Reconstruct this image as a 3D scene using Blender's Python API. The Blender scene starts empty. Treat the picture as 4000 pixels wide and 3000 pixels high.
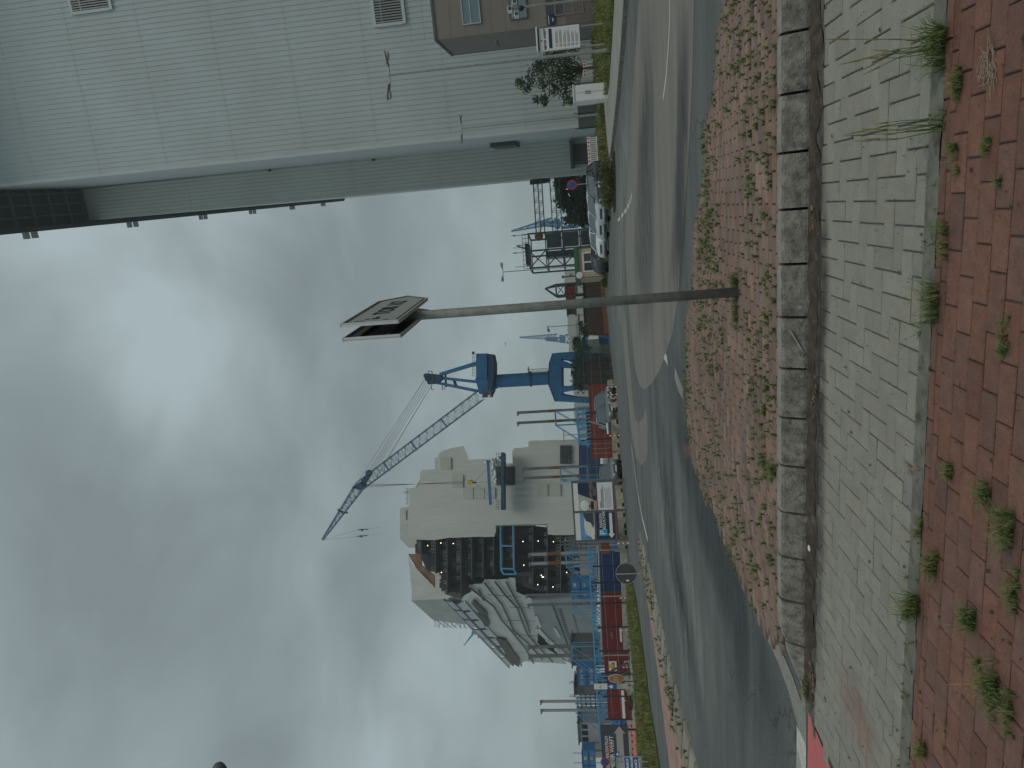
import bpy, math, random
from mathutils import Vector, Matrix, noise
random.seed(7)
R = math.radians
sc = bpy.context.scene
col = sc.collection

# ---------------------------------------------------------------- camera
FPX = 2800.0; PITCH = math.atan(332/2800); ROLL = R(3.5); CH = 1.6
Fw = Vector((0, math.cos(PITCH), math.sin(PITCH)))
R0 = Vector((1, 0, 0)); U0 = Vector((0, -math.sin(PITCH), math.cos(PITCH)))
RS = math.cos(ROLL)*R0 - math.sin(ROLL)*U0
US = math.sin(ROLL)*R0 + math.cos(ROLL)*U0
cam = bpy.data.cameras.new('camera'); co = bpy.data.objects.new('camera', cam); col.objects.link(co)
cam.sensor_width = 36; cam.lens = 36*FPX/4000; cam.clip_end = 6000; cam.clip_start = 0.05
m = Matrix.Identity(4)
for i in range(3):
    m[i][0] = -US[i]; m[i][1] = RS[i]; m[i][2] = -Fw[i]
m[2][3] = CH
co.matrix_world = m
sc.camera = co

# ---------------------------------------------------------------- world, sun, exposure
SUN_EL, SUN_AZ = 52, 150
w = bpy.data.worlds.new('World'); sc.world = w; w.use_nodes = True
nt = w.node_tree; N = nt.nodes; L = nt.links; N.clear()
def nd(t, nt_=None, **k):
    n = (nt_ or nt).nodes.new(t)
    for a, b in k.items(): setattr(n, a, b)
    return n
out = nd('ShaderNodeOutputWorld'); bg = nd('ShaderNodeBackground')
sky = nd('ShaderNodeTexSky', sky_type='NISHITA', sun_disc=False, sun_elevation=R(SUN_EL), sun_rotation=R(SUN_AZ))
tc = nd('ShaderNodeTexCoord'); sp = nd('ShaderNodeSeparateXYZ'); L.new(tc.outputs['Generated'], sp.inputs[0])
def mth(op, a, b=None, **k):
    n = nd('ShaderNodeMath', operation=op, **k)
    for i, v in enumerate((a, b)):
        if v is None: continue
        if isinstance(v, (int, float)): n.inputs[i].default_value = v
        else: L.new(v, n.inputs[i])
    return n.outputs[0]
zc = mth('MAXIMUM', sp.outputs[2], 0.0)
den = mth('ADD', zc, 0.3)
cx = mth('DIVIDE', sp.outputs[0], den); cy = mth('DIVIDE', sp.outputs[1], den)
cb = nd('ShaderNodeCombineXYZ'); L.new(cx, cb.inputs[0]); L.new(cy, cb.inputs[1]); cb.inputs[2].default_value = 11.7
n1 = nd('ShaderNodeTexNoise'); n1.inputs['Scale'].default_value = 1.15; n1.inputs['Detail'].default_value = 4; n1.inputs['Roughness'].default_value = .5
n1.inputs['Distortion'].default_value = .35
L.new(cb.outputs[0], n1.inputs['Vector'])
n2 = nd('ShaderNodeTexNoise'); n2.inputs['Scale'].default_value = 3.4; n2.inputs['Detail'].default_value = 5; n2.inputs['Roughness'].default_value = .5; n2.inputs['Distortion'].default_value = .5
L.new(cb.outputs[0], n2.inputs['Vector'])
mix1 = mth('ADD', mth('MULTIPLY', n1.outputs[0], .6), mth('MULTIPLY', n2.outputs[0], .4))
rp = nd('ShaderNodeValToRGB'); e = rp.color_ramp.elements
e[0].position = .37; e[0].color = (.225, .272, .282, 1)
e[1].position = .64; e[1].color = (.42, .505, .53, 1)
k = e.new(.5); k.color = (.30, .362, .378, 1)
def sky_dir(x, y):
    return (Fw + RS*((1500-y)/FPX) + US*((2000-x)/FPX)).normalized()
nrm_ = nd('ShaderNodeVectorMath', operation='NORMALIZE'); L.new(tc.outputs['Generated'], nrm_.inputs[0])
wob = nd('ShaderNodeTexNoise'); wob.inputs['Scale'].default_value = 5; wob.inputs['Detail'].default_value = 4; L.new(tc.outputs['Generated'], wob.inputs['Vector'])
# individual brighter and darker banks of cloud, by compass direction
for (x, y, rad, amp) in ((820, 1560, 6, .07), (600, 1370, 5, .06), (60, 1150, 14, .08), (450, 1950, 11, -.05), (900, 2350, 12, -.07), (300, 2800, 10, .05), (1500, 1080, 7, -.05), (1750, 1250, 6, .04), (1200, 1900, 7, .03)):
    dt = nd('ShaderNodeVectorMath', operation='DOT_PRODUCT'); L.new(nrm_.outputs[0], dt.inputs[0]); dt.inputs[1].default_value = sky_dir(x, y)
    jit = mth('MULTIPLY', mth('SUBTRACT', wob.outputs[0], .5), (1-math.cos(R(rad)))*2.2)
    mr = nd('ShaderNodeMapRange', interpolation_type='SMOOTHSTEP'); L.new(mth('ADD', dt.outputs['Value'], jit), mr.inputs[0])
    mr.inputs[1].default_value = math.cos(R(rad*1.3)); mr.inputs[2].default_value = 1.0; mr.inputs[4].default_value = amp*.62
    mix1 = mth('ADD', mix1, mr.outputs[0])
L.new(mix1, rp.inputs[0])
hz = nd('ShaderNodeMapRange'); hz.inputs[1].default_value = 0.0; hz.inputs[2].default_value = .38; L.new(zc, hz.inputs[0])
mx = nd('ShaderNodeMixRGB'); mx.inputs[1].default_value = (.325, .395, .40, 1)
hf = mth('ADD', mth('MULTIPLY', hz.outputs[0], .72), .28)
L.new(hf, mx.inputs[0]); L.new(rp.outputs[0], mx.inputs[2])
sk = nd('ShaderNodeMixRGB', blend_type='MULTIPLY'); sk.inputs[0].default_value = 1; sk.inputs[2].default_value = (.004, .004, .004, 1)
L.new(sky.outputs[0], sk.inputs[1])
ad = nd('ShaderNodeMixRGB', blend_type='ADD'); ad.inputs[0].default_value = 1
L.new(mx.outputs[0], ad.inputs[1]); L.new(sk.outputs[0], ad.inputs[2])
L.new(ad.outputs[0], bg.inputs[0]); bg.inputs[1].default_value = .92
L.new(bg.outputs[0], out.inputs[0])
sd = bpy.data.lights.new('sun', 'SUN'); sd.energy = 1.0; sd.angle = R(28); sd.color = (1, .93, .82)
so = bpy.data.objects.new('sun', sd); col.objects.link(so)
so.rotation_euler = (R(90-SUN_EL), 0, R(180-SUN_AZ)); so.location = (0, 0, 90)
sc.view_settings.view_transform = 'Standard'; sc.view_settings.look = 'None'
sc.view_settings.exposure = 0; sc.view_settings.gamma = 1

# ---------------------------------------------------------------- photo geometry -> world points (camera calibration only)
def ray(x, y):
    return Fw + RS*((1500-y)/FPX) + US*((2000-x)/FPX)
def G(x, y, z=0.0):
    d = ray(x, y); t = (z-CH)/d.z; return Vector((d.x*t, d.y*t, z))
def P(x, y, Y):
    d = ray(x, y); t = Y/d.y; return Vector((d.x*t, Y, CH+d.z*t))
def OP(x, y, A, B):
    "point where the sight line meets the upright plane through ground points A and B"
    d = ray(x, y); nx, ny = -(B[1]-A[1]), B[0]-A[0]
    t = (A[0]*nx+A[1]*ny)/(d.x*nx+d.y*ny)
    return Vector((d.x*t, d.y*t, CH+d.z*t))

# ---------------------------------------------------------------- mesh builder
class MB:
    def __init__(s): s.v = []; s.f = []; s.m = []; s.c = []; s.mi = 0; s.cc = None
    def add(s, vs, fs):
        o = len(s.v); s.v += [tuple(v) for v in vs]
        for f in fs:
            s.f.append([i+o for i in f]); s.m.append(s.mi); s.c.append(s.cc)
        return s
    def box(s, x0, x1, y0, y1, z0, z1):
        return s.add([(x0,y0,z0),(x1,y0,z0),(x1,y1,z0),(x0,y1,z0),(x0,y0,z1),(x1,y0,z1),(x1,y1,z1),(x0,y1,z1)],
                     [(3,2,1,0),(4,5,6,7),(0,1,5,4),(1,2,6,5),(2,3,7,6),(3,0,4,7)])
    def hexa(s, p):
        return s.add(p, [(3,2,1,0),(4,5,6,7),(0,1,5,4),(1,2,6,5),(2,3,7,6),(3,0,4,7)])
    def prism(s, pts, d):
        "flat outline given real thickness d (a vector)"
        n = len(pts); d = Vector(d); q = [Vector(p)+d for p in pts]
        return s.add(list(pts)+q, [tuple(range(n)), tuple(range(2*n-1, n-1, -1))]+[(i, i+n, (i+1) % n+n, (i+1) % n) for i in range(n)])
    def bar(s, a, b, w, h=None):
        "rectangular bar from a to b"
        a = Vector(a); b = Vector(b); d = (b-a); 
        if d.length < 1e-6: return s
        d.normalize(); h = h or w
        up = Vector((0, 0, 1)) if abs(d.z) < .95 else Vector((0, 1, 0))
        r = d.cross(up).normalized(); u = r.cross(d)
        p = []
        for c in (a, b):
            for i, j in ((-1,-1),(1,-1),(1,1),(-1,1)): p.append(c+r*(i*w/2)+u*(j*h/2))
        return s.hexa(p)
    def tube(s, a, b, r, r2=None, n=8, cap=True):
        a = Vector(a); b = Vector(b); r2 = r if r2 is None else r2; d = (b-a)
        if d.length < 1e-6: return s
        d.normalize()
        up = Vector((0, 0, 1)) if abs(d.z) < .95 else Vector((0, 1, 0))
        x = d.cross(up).normalized(); y = x.cross(d)
        vs = []
        for c, rr in ((a, r), (b, r2)):
            for i in range(n):
                t = 2*math.pi*i/n; vs.append(c+x*(math.cos(t)*rr)+y*(math.sin(t)*rr))
        fs = [(i, (i+1) % n, (i+1) % n+n, i+n) for i in range(n)]
        if cap: fs += [tuple(range(n-1, -1, -1)), tuple(range(n, 2*n))]
        return s.add(vs, fs)
    def path(s, pts, r, n=8):
        for a, b in zip(pts[:-1], pts[1:]): s.tube(a, b, r, n=n)
        return s
    def disc(s, c, nrm, r, th, n=24, rx=None):
        c = Vector(c); nrm = Vector(nrm).normalized(); up = Vector((0, 0, 1))
        x = up.cross(nrm).normalized(); y = nrm.cross(x); rx = rx or r
        pts = [c+x*(math.cos(2*math.pi*i/n)*rx)+y*(math.sin(2*math.pi*i/n)*r) for i in range(n)]
        return s.prism(pts, -nrm*th)
    def ball(s, c, r, sx=1, sy=1, sz=1, n=10, mm=6):
        c = Vector(c); vs = []; fs = []
        for j in range(mm+1):
            ph = math.pi*j/mm
            for i in range(n):
                th = 2*math.pi*i/n
                vs.append(c+Vector((math.sin(ph)*math.cos(th)*r*sx, math.sin(ph)*math.sin(th)*r*sy, math.cos(ph)*r*sz)))
        for j in range(mm):
            for i in range(n): fs.append((j*n+i, (j+1)*n+i, (j+1)*n+(i+1) % n, j*n+(i+1) % n))
        return s.add(vs, fs)
    def lattice(s, a, b, wd, hd, bays, r, rb, side=Vector((0, 1, 0)), tp=1.0):
        "four chord truss a->b, width wd along side, depth hd across; tp tapers the far end"
        a = Vector(a); b = Vector(b); d = (b-a).normalized(); sd_ = side.normalized(); u = d.cross(sd_).normalized()
        def cor(t, i, j):
            k_ = 1+(tp-1)*t
            return a+(b-a)*t+sd_*(i*wd/2*k_)+u*(j*hd/2*k_)
        for i, j in ((-1,-1),(1,-1),(1,1),(-1,1)): s.bar(cor(0,i,j), cor(1,i,j), r*2)
        cs = [(-1,-1),(1,-1),(1,1),(-1,1)]
        for q in range(bays):
            t0, t1 = q/bays, (q+1)/bays
            for k_ in range(4):
                c0 = cs[k_]; c1 = cs[(k_+1) % 4]
                if q % 2: s.bar(cor(t0,*c0), cor(t1,*c1), rb*2)
                else: s.bar(cor(t0,*c1), cor(t1,*c0), rb*2)
                s.bar(cor(t1,*c0), cor(t1,*c1), rb*2)
        return s
    def build(s, name, mats, parent=None, off=None, smooth=False):
        me = bpy.data.meshes.new(name)
        o_ = Vector(off) if off is not None else Vector((0, 0, 0))
        me.from_pydata([(v[0]-o_.x, v[1]-o_.y, v[2]-o_.z) for v in s.v], [], s.f)
        if not isinstance(mats, (list, tuple)): mats = [mats]
        for mt in mats: me.materials.append(mt)
        if any(s.m): me.polygons.foreach_set('material_index', s.m)
        if any(c is not None for c in s.c):
            ca = me.color_attributes.new('tone', 'FLOAT_COLOR', 'CORNER'); i = 0
            buf = []; lin = any(isinstance(c, list) for c in s.c)
            for p, c in zip(me.polygons, s.c):
                c = c or (1, 1, 1)
                if isinstance(c, list):
                    for k_ in c: buf += [k_, k_, k_, 1]
                else: buf += [c[0], c[1], c[2], 1]*p.loop_total
            ca.data.foreach_set('color', [v if (i_ % 4 == 3 or lin) else v**2.2 for i_, v in enumerate(buf)])
        if smooth: me.polygons.foreach_set('use_smooth', [True]*len(me.polygons))
        me.update()
        ob = bpy.data.objects.new(name, me); col.objects.link(ob)
        if parent is not None: ob.parent = parent
        return ob

def tag(o, label=None, cat=None, group=None, kind=None):
    if label: o['label'] = label
    if cat: o['category'] = cat
    if group: o['group'] = group
    if kind: o['kind'] = kind
    return o
def thing(name, label, cat, loc=(0, 0, 0), group=None, rz=0):
    o = bpy.data.objects.new(name, None); col.objects.link(o); o.location = loc; o.rotation_euler = (0, 0, rz)
    o.empty_display_size = .2
    return tag(o, label, cat, group)
def part(root, name, mb, mat, label=None, smooth=False, up=None):
    "mesh given in world coordinates, child of an unrotated root (or of a part of it: up)"
    o = mb.build(name, mat, up or root, off=root.location, smooth=smooth)
    if label: o['label'] = label
    return o
def lpart(parent, name, mb, mat, label=None, smooth=False):
    "mesh given in the local coordinates of its thing"
    o = mb.build(name, mat, parent, smooth=smooth)
    if label: o['label'] = label
    return o
def copy_tree(o, parent=None):
    c = o.copy(); col.objects.link(c); c.parent = parent
    for ch in o.children: copy_tree(ch, c)
    return c
def struct(name, mb, mat, smooth=False):
    return tag(mb.build(name, mat, smooth=smooth), kind='structure')

# ---------------------------------------------------------------- materials
def mat(name, c, rough=.7, metal=0, var=.12, scale=3.0, bump=0, bscale=60, tone=False, stretch=None, spec=.4, dirt=None, emit=0, alpha=None, world=True, coat=0, speck=None):
    M = bpy.data.materials.new(name); M.use_nodes = True; t = M.node_tree
    b = t.nodes['Principled BSDF']; b.inputs['Roughness'].default_value = rough; b.inputs['Metallic'].default_value = metal
    b.inputs['Specular IOR Level'].default_value = spec
    if coat: b.inputs['Coat Weight'].default_value = coat; b.inputs['Coat Roughness'].default_value = .1
    geo = t.nodes.new('ShaderNodeNewGeometry' if world else 'ShaderNodeTexCoord')
    vec = geo.outputs['Position'] if world else geo.outputs['Object']
    if stretch:
        if len(stretch) > 3:
            m0 = t.nodes.new('ShaderNodeMapping'); m0.inputs['Rotation'].default_value = (0, 0, stretch[3]); t.links.new(vec, m0.inputs[0]); vec = m0.outputs[0]
        mp = t.nodes.new('ShaderNodeMapping'); mp.inputs['Scale'].default_value = stretch[:3]
        t.links.new(vec, mp.inputs[0]); vec = mp.outputs[0]
    no = t.nodes.new('ShaderNodeTexNoise'); no.inputs['Scale'].default_value = scale; no.inputs['Detail'].default_value = 7; no.inputs['Roughness'].default_value = .62
    t.links.new(vec, no.inputs['Vector'])
    ra = t.nodes.new('ShaderNodeMapRange'); ra.inputs[1].default_value = .3; ra.inputs[2].default_value = .7
    ra.inputs[3].default_value = 1-var; ra.inputs[4].default_value = 1+var
    t.links.new(no.outputs[0], ra.inputs[0])
    mu = t.nodes.new('ShaderNodeMixRGB'); mu.blend_type = 'MULTIPLY'; mu.inputs[0].default_value = 1; mu.inputs[1].default_value = (*c, 1)
    t.links.new(ra.outputs[0], mu.inputs[2]); last = mu.outputs[0]
    if tone:
        at = t.nodes.new('ShaderNodeAttribute'); at.attribute_name = 'tone'
        m2 = t.nodes.new('ShaderNodeMixRGB'); m2.blend_type = 'MULTIPLY'; m2.inputs[0].default_value = 1
        t.links.new(last, m2.inputs[1]); t.links.new(at.outputs[0], m2.inputs[2]); last = m2.outputs[0]
    if dirt:
        (dc, ds, lo, hi) = dirt
        n3 = t.nodes.new('ShaderNodeTexNoise'); n3.inputs['Scale'].default_value = ds; n3.inputs['Detail'].default_value = 8; n3.inputs['Roughness'].default_value = .7
        t.links.new(vec, n3.inputs['Vector'])
        r3 = t.nodes.new('ShaderNodeMapRange'); r3.inputs[1].default_value = lo; r3.inputs[2].default_value = hi
        t.links.new(n3.outputs[0], r3.inputs[0])
        m3 = t.nodes.new('ShaderNodeMixRGB'); m3.inputs[2].default_value = (*dc, 1)
        t.links.new(r3.outputs[0], m3.inputs[0]); t.links.new(last, m3.inputs[1]); last = m3.outputs[0]
    if speck:
        g2 = t.nodes.new('ShaderNodeNewGeometry')
        n5 = t.nodes.new('ShaderNodeTexNoise'); n5.inputs['Scale'].default_value = speck[0]; n5.inputs['Detail'].default_value = 3; n5.inputs['Roughness'].default_value = .8; t.links.new(g2.outputs['Position'], n5.inputs['Vector'])
        r5 = t.nodes.new('ShaderNodeMapRange'); r5.inputs[1].default_value = .32; r5.inputs[2].default_value = .68; r5.inputs[3].default_value = 1-speck[1]; r5.inputs[4].default_value = 1+speck[1]; t.links.new(n5.outputs[0], r5.inputs[0])
        m5 = t.nodes.new('ShaderNodeMixRGB'); m5.blend_type = 'MULTIPLY'; m5.inputs[0].default_value = 1; t.links.new(last, m5.inputs[1]); t.links.new(r5.outputs[0], m5.inputs[2]); last = m5.outputs[0]
        if len(speck) > 2:
            v6 = t.nodes.new('ShaderNodeTexVoronoi'); v6.feature = 'DISTANCE_TO_EDGE'; v6.inputs['Scale'].default_value = speck[2]
            w6 = t.nodes.new('ShaderNodeTexNoise'); w6.inputs['Scale'].default_value = 1.6; w6.inputs['Detail'].default_value = 6; t.links.new(g2.outputs['Position'], w6.inputs['Vector'])
            a6 = t.nodes.new('ShaderNodeMixRGB'); a6.blend_type = 'ADD'; a6.inputs[0].default_value = 1.1; t.links.new(g2.outputs['Position'], a6.inputs[1]); t.links.new(w6.outputs['Color'], a6.inputs[2]); t.links.new(a6.outputs[0], v6.inputs['Vector'])
            r6 = t.nodes.new('ShaderNodeMapRange'); r6.inputs[1].default_value = .0015; r6.inputs[2].default_value = .005; r6.inputs[3].default_value = .55; r6.inputs[4].default_value = 1.0; t.links.new(v6.outputs['Distance'], r6.inputs[0])
            m6 = t.nodes.new('ShaderNodeMixRGB'); m6.blend_type = 'MULTIPLY'; m6.inputs[0].default_value = 1; t.links.new(last, m6.inputs[1]); t.links.new(r6.outputs[0], m6.inputs[2]); last = m6.outputs[0]
    t.links.new(last, b.inputs['Base Color'])
    if bump:
        n4 = t.nodes.new('ShaderNodeTexNoise'); n4.inputs['Scale'].default_value = bscale; n4.inputs['Detail'].default_value = 5
        t.links.new(vec, n4.inputs['Vector'])
        bu = t.nodes.new('ShaderNodeBump'); bu.inputs['Strength'].default_value = bump; bu.inputs['Distance'].default_value = .02
        t.links.new(n4.outputs[0], bu.inputs['Height']); t.links.new(bu.outputs[0], b.inputs['Normal'])
    if emit:
        b.inputs['Emission Color'].default_value = (*c, 1); b.inputs['Emission Strength'].default_value = emit
    if alpha is not None: b.inputs['Alpha'].default_value = alpha
    return M
M = {}
M['asphalt'] = mat('asphalt', (.112, .122, .118), .82, var=.38, scale=.9, bump=.5, bscale=160, stretch=(.14, 1, 1, R(14)), dirt=((.05, .055, .06), 38, .5, .8), speck=(42, .45, .22))
M['asphalt_worn'] = mat('asphalt_worn', (.20, .192, .172), .85, var=.18, scale=1.2, bump=.35, bscale=160, stretch=(.12, 1, 1, R(14)), dirt=((.12, .12, .12), 40, .5, .85), speck=(42, .25))
M['asphalt_pale'] = mat('asphalt_pale', (.15, .165, .17), .85, var=.2, scale=1.2, bump=.35, bscale=160, stretch=(.12, 1, 1, R(14)), dirt=((.1, .11, .11), 40, .5, .85))
M['grey_paver'] = mat('grey_paver', (.375, .365, .315), .85, var=.10, scale=9, bump=.35, bscale=220, tone=True, dirt=((.24, .235, .20), 1.6, .48, .85), speck=(95, .14))
M['red_paver'] = mat('red_paver', (.275, .142, .108), .88, var=.16, scale=14, bump=.5, bscale=200, tone=True, dirt=((.11, .09, .075), 24, .55, .72), speck=(90, .2))
M['island_paver'] = mat('island_paver', (.33, .225, .18), .9, var=.2, scale=2.2, bump=.4, bscale=150, tone=True, dirt=((.14, .13, .11), 5, .5, .8))
M['joint'] = mat('joint_sand', (.06, .052, .042), .95, var=.4, scale=20, bump=.4, bscale=90, dirt=((.05, .065, .03), 6, .5, .65))
M['kerbstone'] = mat('kerb_concrete', (.245, .235, .205), .9, var=.4, scale=7, bump=1.0, bscale=90, dirt=((.075, .072, .066), 16, .45, .7))
M['kerb_light'] = mat('kerb_pale_edge', (.27, .265, .235), .9, var=.2, scale=12, bump=.5, bscale=120)  # slightly paler concrete, used along the kerb's top edge
M['dirt'] = mat('dirt', (.095, .078, .06), .95, var=.4, scale=14, bump=.8, bscale=120, dirt=((.035, .028, .022), 9, .45, .7))
M['gutter'] = mat('gutter_mortar', (.15, .14, .12), .92, var=.3, scale=10, bump=.7, bscale=120, dirt=((.05, .042, .035), 7, .45, .65))
M['moss_strip'] = mat('mossy_edging', (.17, .17, .145), .92, var=.3, scale=9, bump=.6, bscale=100, dirt=((.06, .075, .035), 8, .52, .68))
M['conc'] = mat('concrete', (.27, .27, .25), .85, var=.15, scale=1.5, bump=.2, bscale=40)
M['yard'] = mat('yard_ground', (.17, .17, .16), .9, var=.25, scale=.2, bump=.2, bscale=20)
M['grass'] = mat('grass_blades', (.15, .165, .045), .75, var=.35, scale=1.3)
M['turf'] = mat('turf', (.075, .09, .03), .9, var=.4, scale=2, bump=.8, bscale=30)
M['weed'] = mat('weed_blades', (.105, .15, .042), .6, var=.55, scale=45)
M['weed_dry'] = mat('dry_blades', (.24, .21, .085), .8, var=.3, scale=9)
M['white_paint'] = mat('white_road_paint', (.52, .52, .47), .8, var=.12, scale=8, dirt=((.2, .2, .19), 25, .52, .75))
M['red_paint'] = mat('red_road_surface', (.52, .14, .14), .8, var=.1, scale=6, bump=.2, bscale=200)
M['post_steel'] = mat('weathered_post', (.215, .23, .215), .65, .1, var=.25, scale=6, dirt=((.12, .125, .115), 9, .5, .75))
M['galv'] = mat('galvanised_steel', (.30, .315, .305), .55, .25, var=.25, scale=8, dirt=((.19, .2, .19), 12, .5, .75))
M['sign_white'] = mat('sign_face', (.34, .36, .345), .5, var=.05, scale=3)
M['sign_frame'] = mat('sign_aluminium', (.62, .64, .64), .4, .2, var=.08)
M['black'] = mat('black_print', (.02, .022, .025), .6, var=.1)
M['dark_back'] = mat('sign_back', (.07, .075, .08), .5, .2, var=.2, scale=5)
M['rust'] = mat('rust', (.17, .07, .035), .9, var=.4, scale=3, bump=.3)
M['hall_wall'] = mat('hall_cladding', (.425, .485, .49), .6, var=.07, scale=.12, dirt=((.36, .415, .42), .07, .45, .8))
M['hall_side'] = mat('hall_cladding_side', (.52, .56, .53), .6, var=.07, scale=.15)
M['hall_trim'] = mat('hall_trim', (.47, .525, .525), .5, var=.05, scale=.3)
M['seam'] = mat('cladding_seam', (.40, .455, .455), .7, var=.1)
M['steel_dark'] = mat('dark_green_steel', (.06, .08, .083), .6, .1, var=.2)
M['annex'] = mat('brown_cladding', (.215, .19, .172), .7, var=.08, scale=.4)
M['annex_low'] = mat('brown_plinth', (.15, .13, .12), .8, var=.1)
M['glass'] = mat('window_glass', (.13, .2, .24), .08, 0, var=.1, spec=.8)
M['glass_dark'] = mat('dark_glass', (.02, .028, .035), .08, 0, var=.2, spec=.8)
M['white'] = mat('white_coating', (.66, .68, .68), .5, var=.05)
M['cream'] = mat('cream_render', (.50, .43, .29), .8, var=.06)
M['green'] = mat('green_fascia', (.025, .13, .06), .5, var=.1)
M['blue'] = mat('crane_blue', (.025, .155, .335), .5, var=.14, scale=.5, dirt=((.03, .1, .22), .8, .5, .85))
M['blue_dark'] = mat('crane_blue_dark', (.02, .07, .14), .6, var=.2, scale=.8)
M['blue_lattice'] = mat('boom_blue', (.09, .19, .28), .6, var=.2)
M['blue_light'] = mat('gangway_blue', (.07, .28, .50), .6, var=.15)
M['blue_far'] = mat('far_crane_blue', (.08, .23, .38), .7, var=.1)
M['navy'] = mat('navy_container', (.012, .04, .13), .5, var=.15, scale=1.5)
M['cont_blue'] = mat('blue_container', (.04, .17, .38), .5, var=.15, scale=1.5)
M['cont_red'] = mat('red_container', (.15, .018, .02), .55, var=.2, scale=1.2, dirt=((.1, .02, .02), 2, .5, .8))
M['cont_orange'] = mat('faded_red_container', (.19, .04, .03), .6, var=.2, scale=1.2, dirt=((.13, .04, .03), 2, .5, .8))
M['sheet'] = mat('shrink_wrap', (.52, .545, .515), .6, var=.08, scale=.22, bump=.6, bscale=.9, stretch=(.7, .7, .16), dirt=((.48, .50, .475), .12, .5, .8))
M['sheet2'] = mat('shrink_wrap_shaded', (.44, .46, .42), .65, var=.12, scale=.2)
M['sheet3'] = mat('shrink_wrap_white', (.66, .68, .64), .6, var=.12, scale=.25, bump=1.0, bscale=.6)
M['hull'] = mat('bare_hull', (.30, .325, .33), .6, var=.15, scale=.2)
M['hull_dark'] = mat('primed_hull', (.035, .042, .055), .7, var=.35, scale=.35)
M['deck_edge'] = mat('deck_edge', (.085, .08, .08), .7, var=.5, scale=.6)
M['raw'] = mat('insulation_brown', (.22, .13, .085), .9, var=.3, scale=.5)
M['ship_glass'] = mat('ship_window_film', (.28, .37, .45), .25, var=.1)
M['lamp'] = mat('lit_lamp', (1, .85, .6), .5, emit=3)
M['lamp_glass'] = mat('lamp_lens', (.5, .52, .52), .3, var=.05)
M['yellow'] = mat('yellow_paint', (.50, .36, .05), .6, var=.15)
M['redp'] = mat('red_paint_gloss', (.42, .03, .02), .55, var=.1)
M['orange'] = mat('orange_sign', (.42, .12, .035), .6, var=.1)
M['khaki'] = mat('khaki_print', (.30, .27, .15), .7, var=.2)
M['sign_blue'] = mat('sign_blue', (.02, .09, .33), .5, var=.08)
M['p_blue'] = mat('parking_blue', (.03, .28, .55), .5, var=.05)
M['bill_navy'] = mat('board_navy', (.012, .03, .075), .5, var=.15)
M['bill_sky'] = mat('board_sky_blue', (.12, .3, .52), .5, var=.3, scale=.8)
M['bill_dark'] = mat('board_slate', (.045, .06, .08), .6, var=.1)
M['frame_grey'] = mat('board_frame', (.12, .12, .13), .6, .2, var=.1)
M['pink'] = mat('skin_tone_print', (.42, .25, .18), .6, var=.15)
M['barrier'] = mat('barrier_concrete', (.36, .34, .27), .85, var=.25, scale=2, dirt=((.16, .16, .1), 1.4, .5, .75))
M['leaf'] = mat('leaves_dark', (.032, .06, .024), .6, var=.5, scale=1.2)
M['leaf2'] = mat('leaves_hedge', (.085, .10, .02), .6, var=.6, scale=2.0)
M['bark'] = mat('bark', (.09, .07, .05), .9, var=.3)
M['brown_fence'] = mat('brown_board', (.05, .035, .03), .8, var=.2)
M['tyre'] = mat('tyre', (.015, .015, .016), .8, var=.1)
M['chrome'] = mat('chrome', (.5, .5, .5), .15, .9, var=.05)
M['car_silver'] = mat('car_silver', (.42, .48, .53), .3, .3, var=.05, coat=.6)
M['car_white'] = mat('car_white', (.60, .66, .70), .35, 0, var=.04, coat=.5)
M['car_black'] = mat('car_black', (.015, .02, .025), .25, 0, var=.1, coat=.6)
M['car_glass'] = mat('car_glass', (.07, .095, .105), .1, 0, var=.1, spec=.8)
M['bridge_steel'] = mat('bridge_steel', (.11, .145, .145), .6, var=.2)
M['car_dark'] = mat('car_dark_grey', (.035, .045, .06), .3, .2, var=.1, coat=.6)
M['car_grey'] = mat('car_mid_grey', (.13, .14, .15), .3, .4, var=.1, coat=.6)
M['mesh_green'] = mat('privacy_mesh', (.02, .05, .045), .8, var=.2, alpha=.55)
M['pile_steel'] = mat('pile_steel', (.13, .145, .15), .6, .1, var=.25, scale=.6)

# text as real letter meshes
def text_mb(body, size, o, right, up, th=.004, ext=0.004, align='CENTER', sx=1.0):
    cu = bpy.data.curves.new('lettering', 'FONT'); cu.body = body; cu.size = size; cu.align_x = align; cu.align_y = 'CENTER'
    cu.extrude = ext; cu.offset = size*.012
    ob = bpy.data.objects.new('lettering', cu); col.objects.link(ob)
    dg = bpy.context.evaluated_depsgraph_get(); me = bpy.data.meshes.new_from_object(ob.evaluated_get(dg))
    mb = MB(); right = Vector(right).normalized(); up = Vector(up).normalized(); nn = right.cross(up)
    o = Vector(o)
    mb.add([o+right*v.co.x*sx+up*v.co.y+nn*(v.co.z+ext) for v in me.vertices], [tuple(p.vertices) for p in me.polygons])
    bpy.data.objects.remove(ob); bpy.data.curves.remove(cu); bpy.data.meshes.remove(me)
    return mb
def rect(V0, V1, ya, yb, Y):
    "photo box -> upright world rectangle at distance Y: X0,X1,Z0,Z1"
    ym = (ya+yb)/2; vm = (V0+V1)/2
    z1 = P(V0, ym, Y).z; z0 = P(V1, ym, Y).z
    xs = sorted((P(vm, ya, Y).x, P(vm, yb, Y).x)); return xs[0], xs[1], z0, z1
def fbox(mb, V0, V1, ya, yb, Y, th):
    x0, x1, z0, z1 = rect(V0, V1, ya, yb, Y); mb.box(x0, x1, Y, Y+th, z0, z1); return mb
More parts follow.
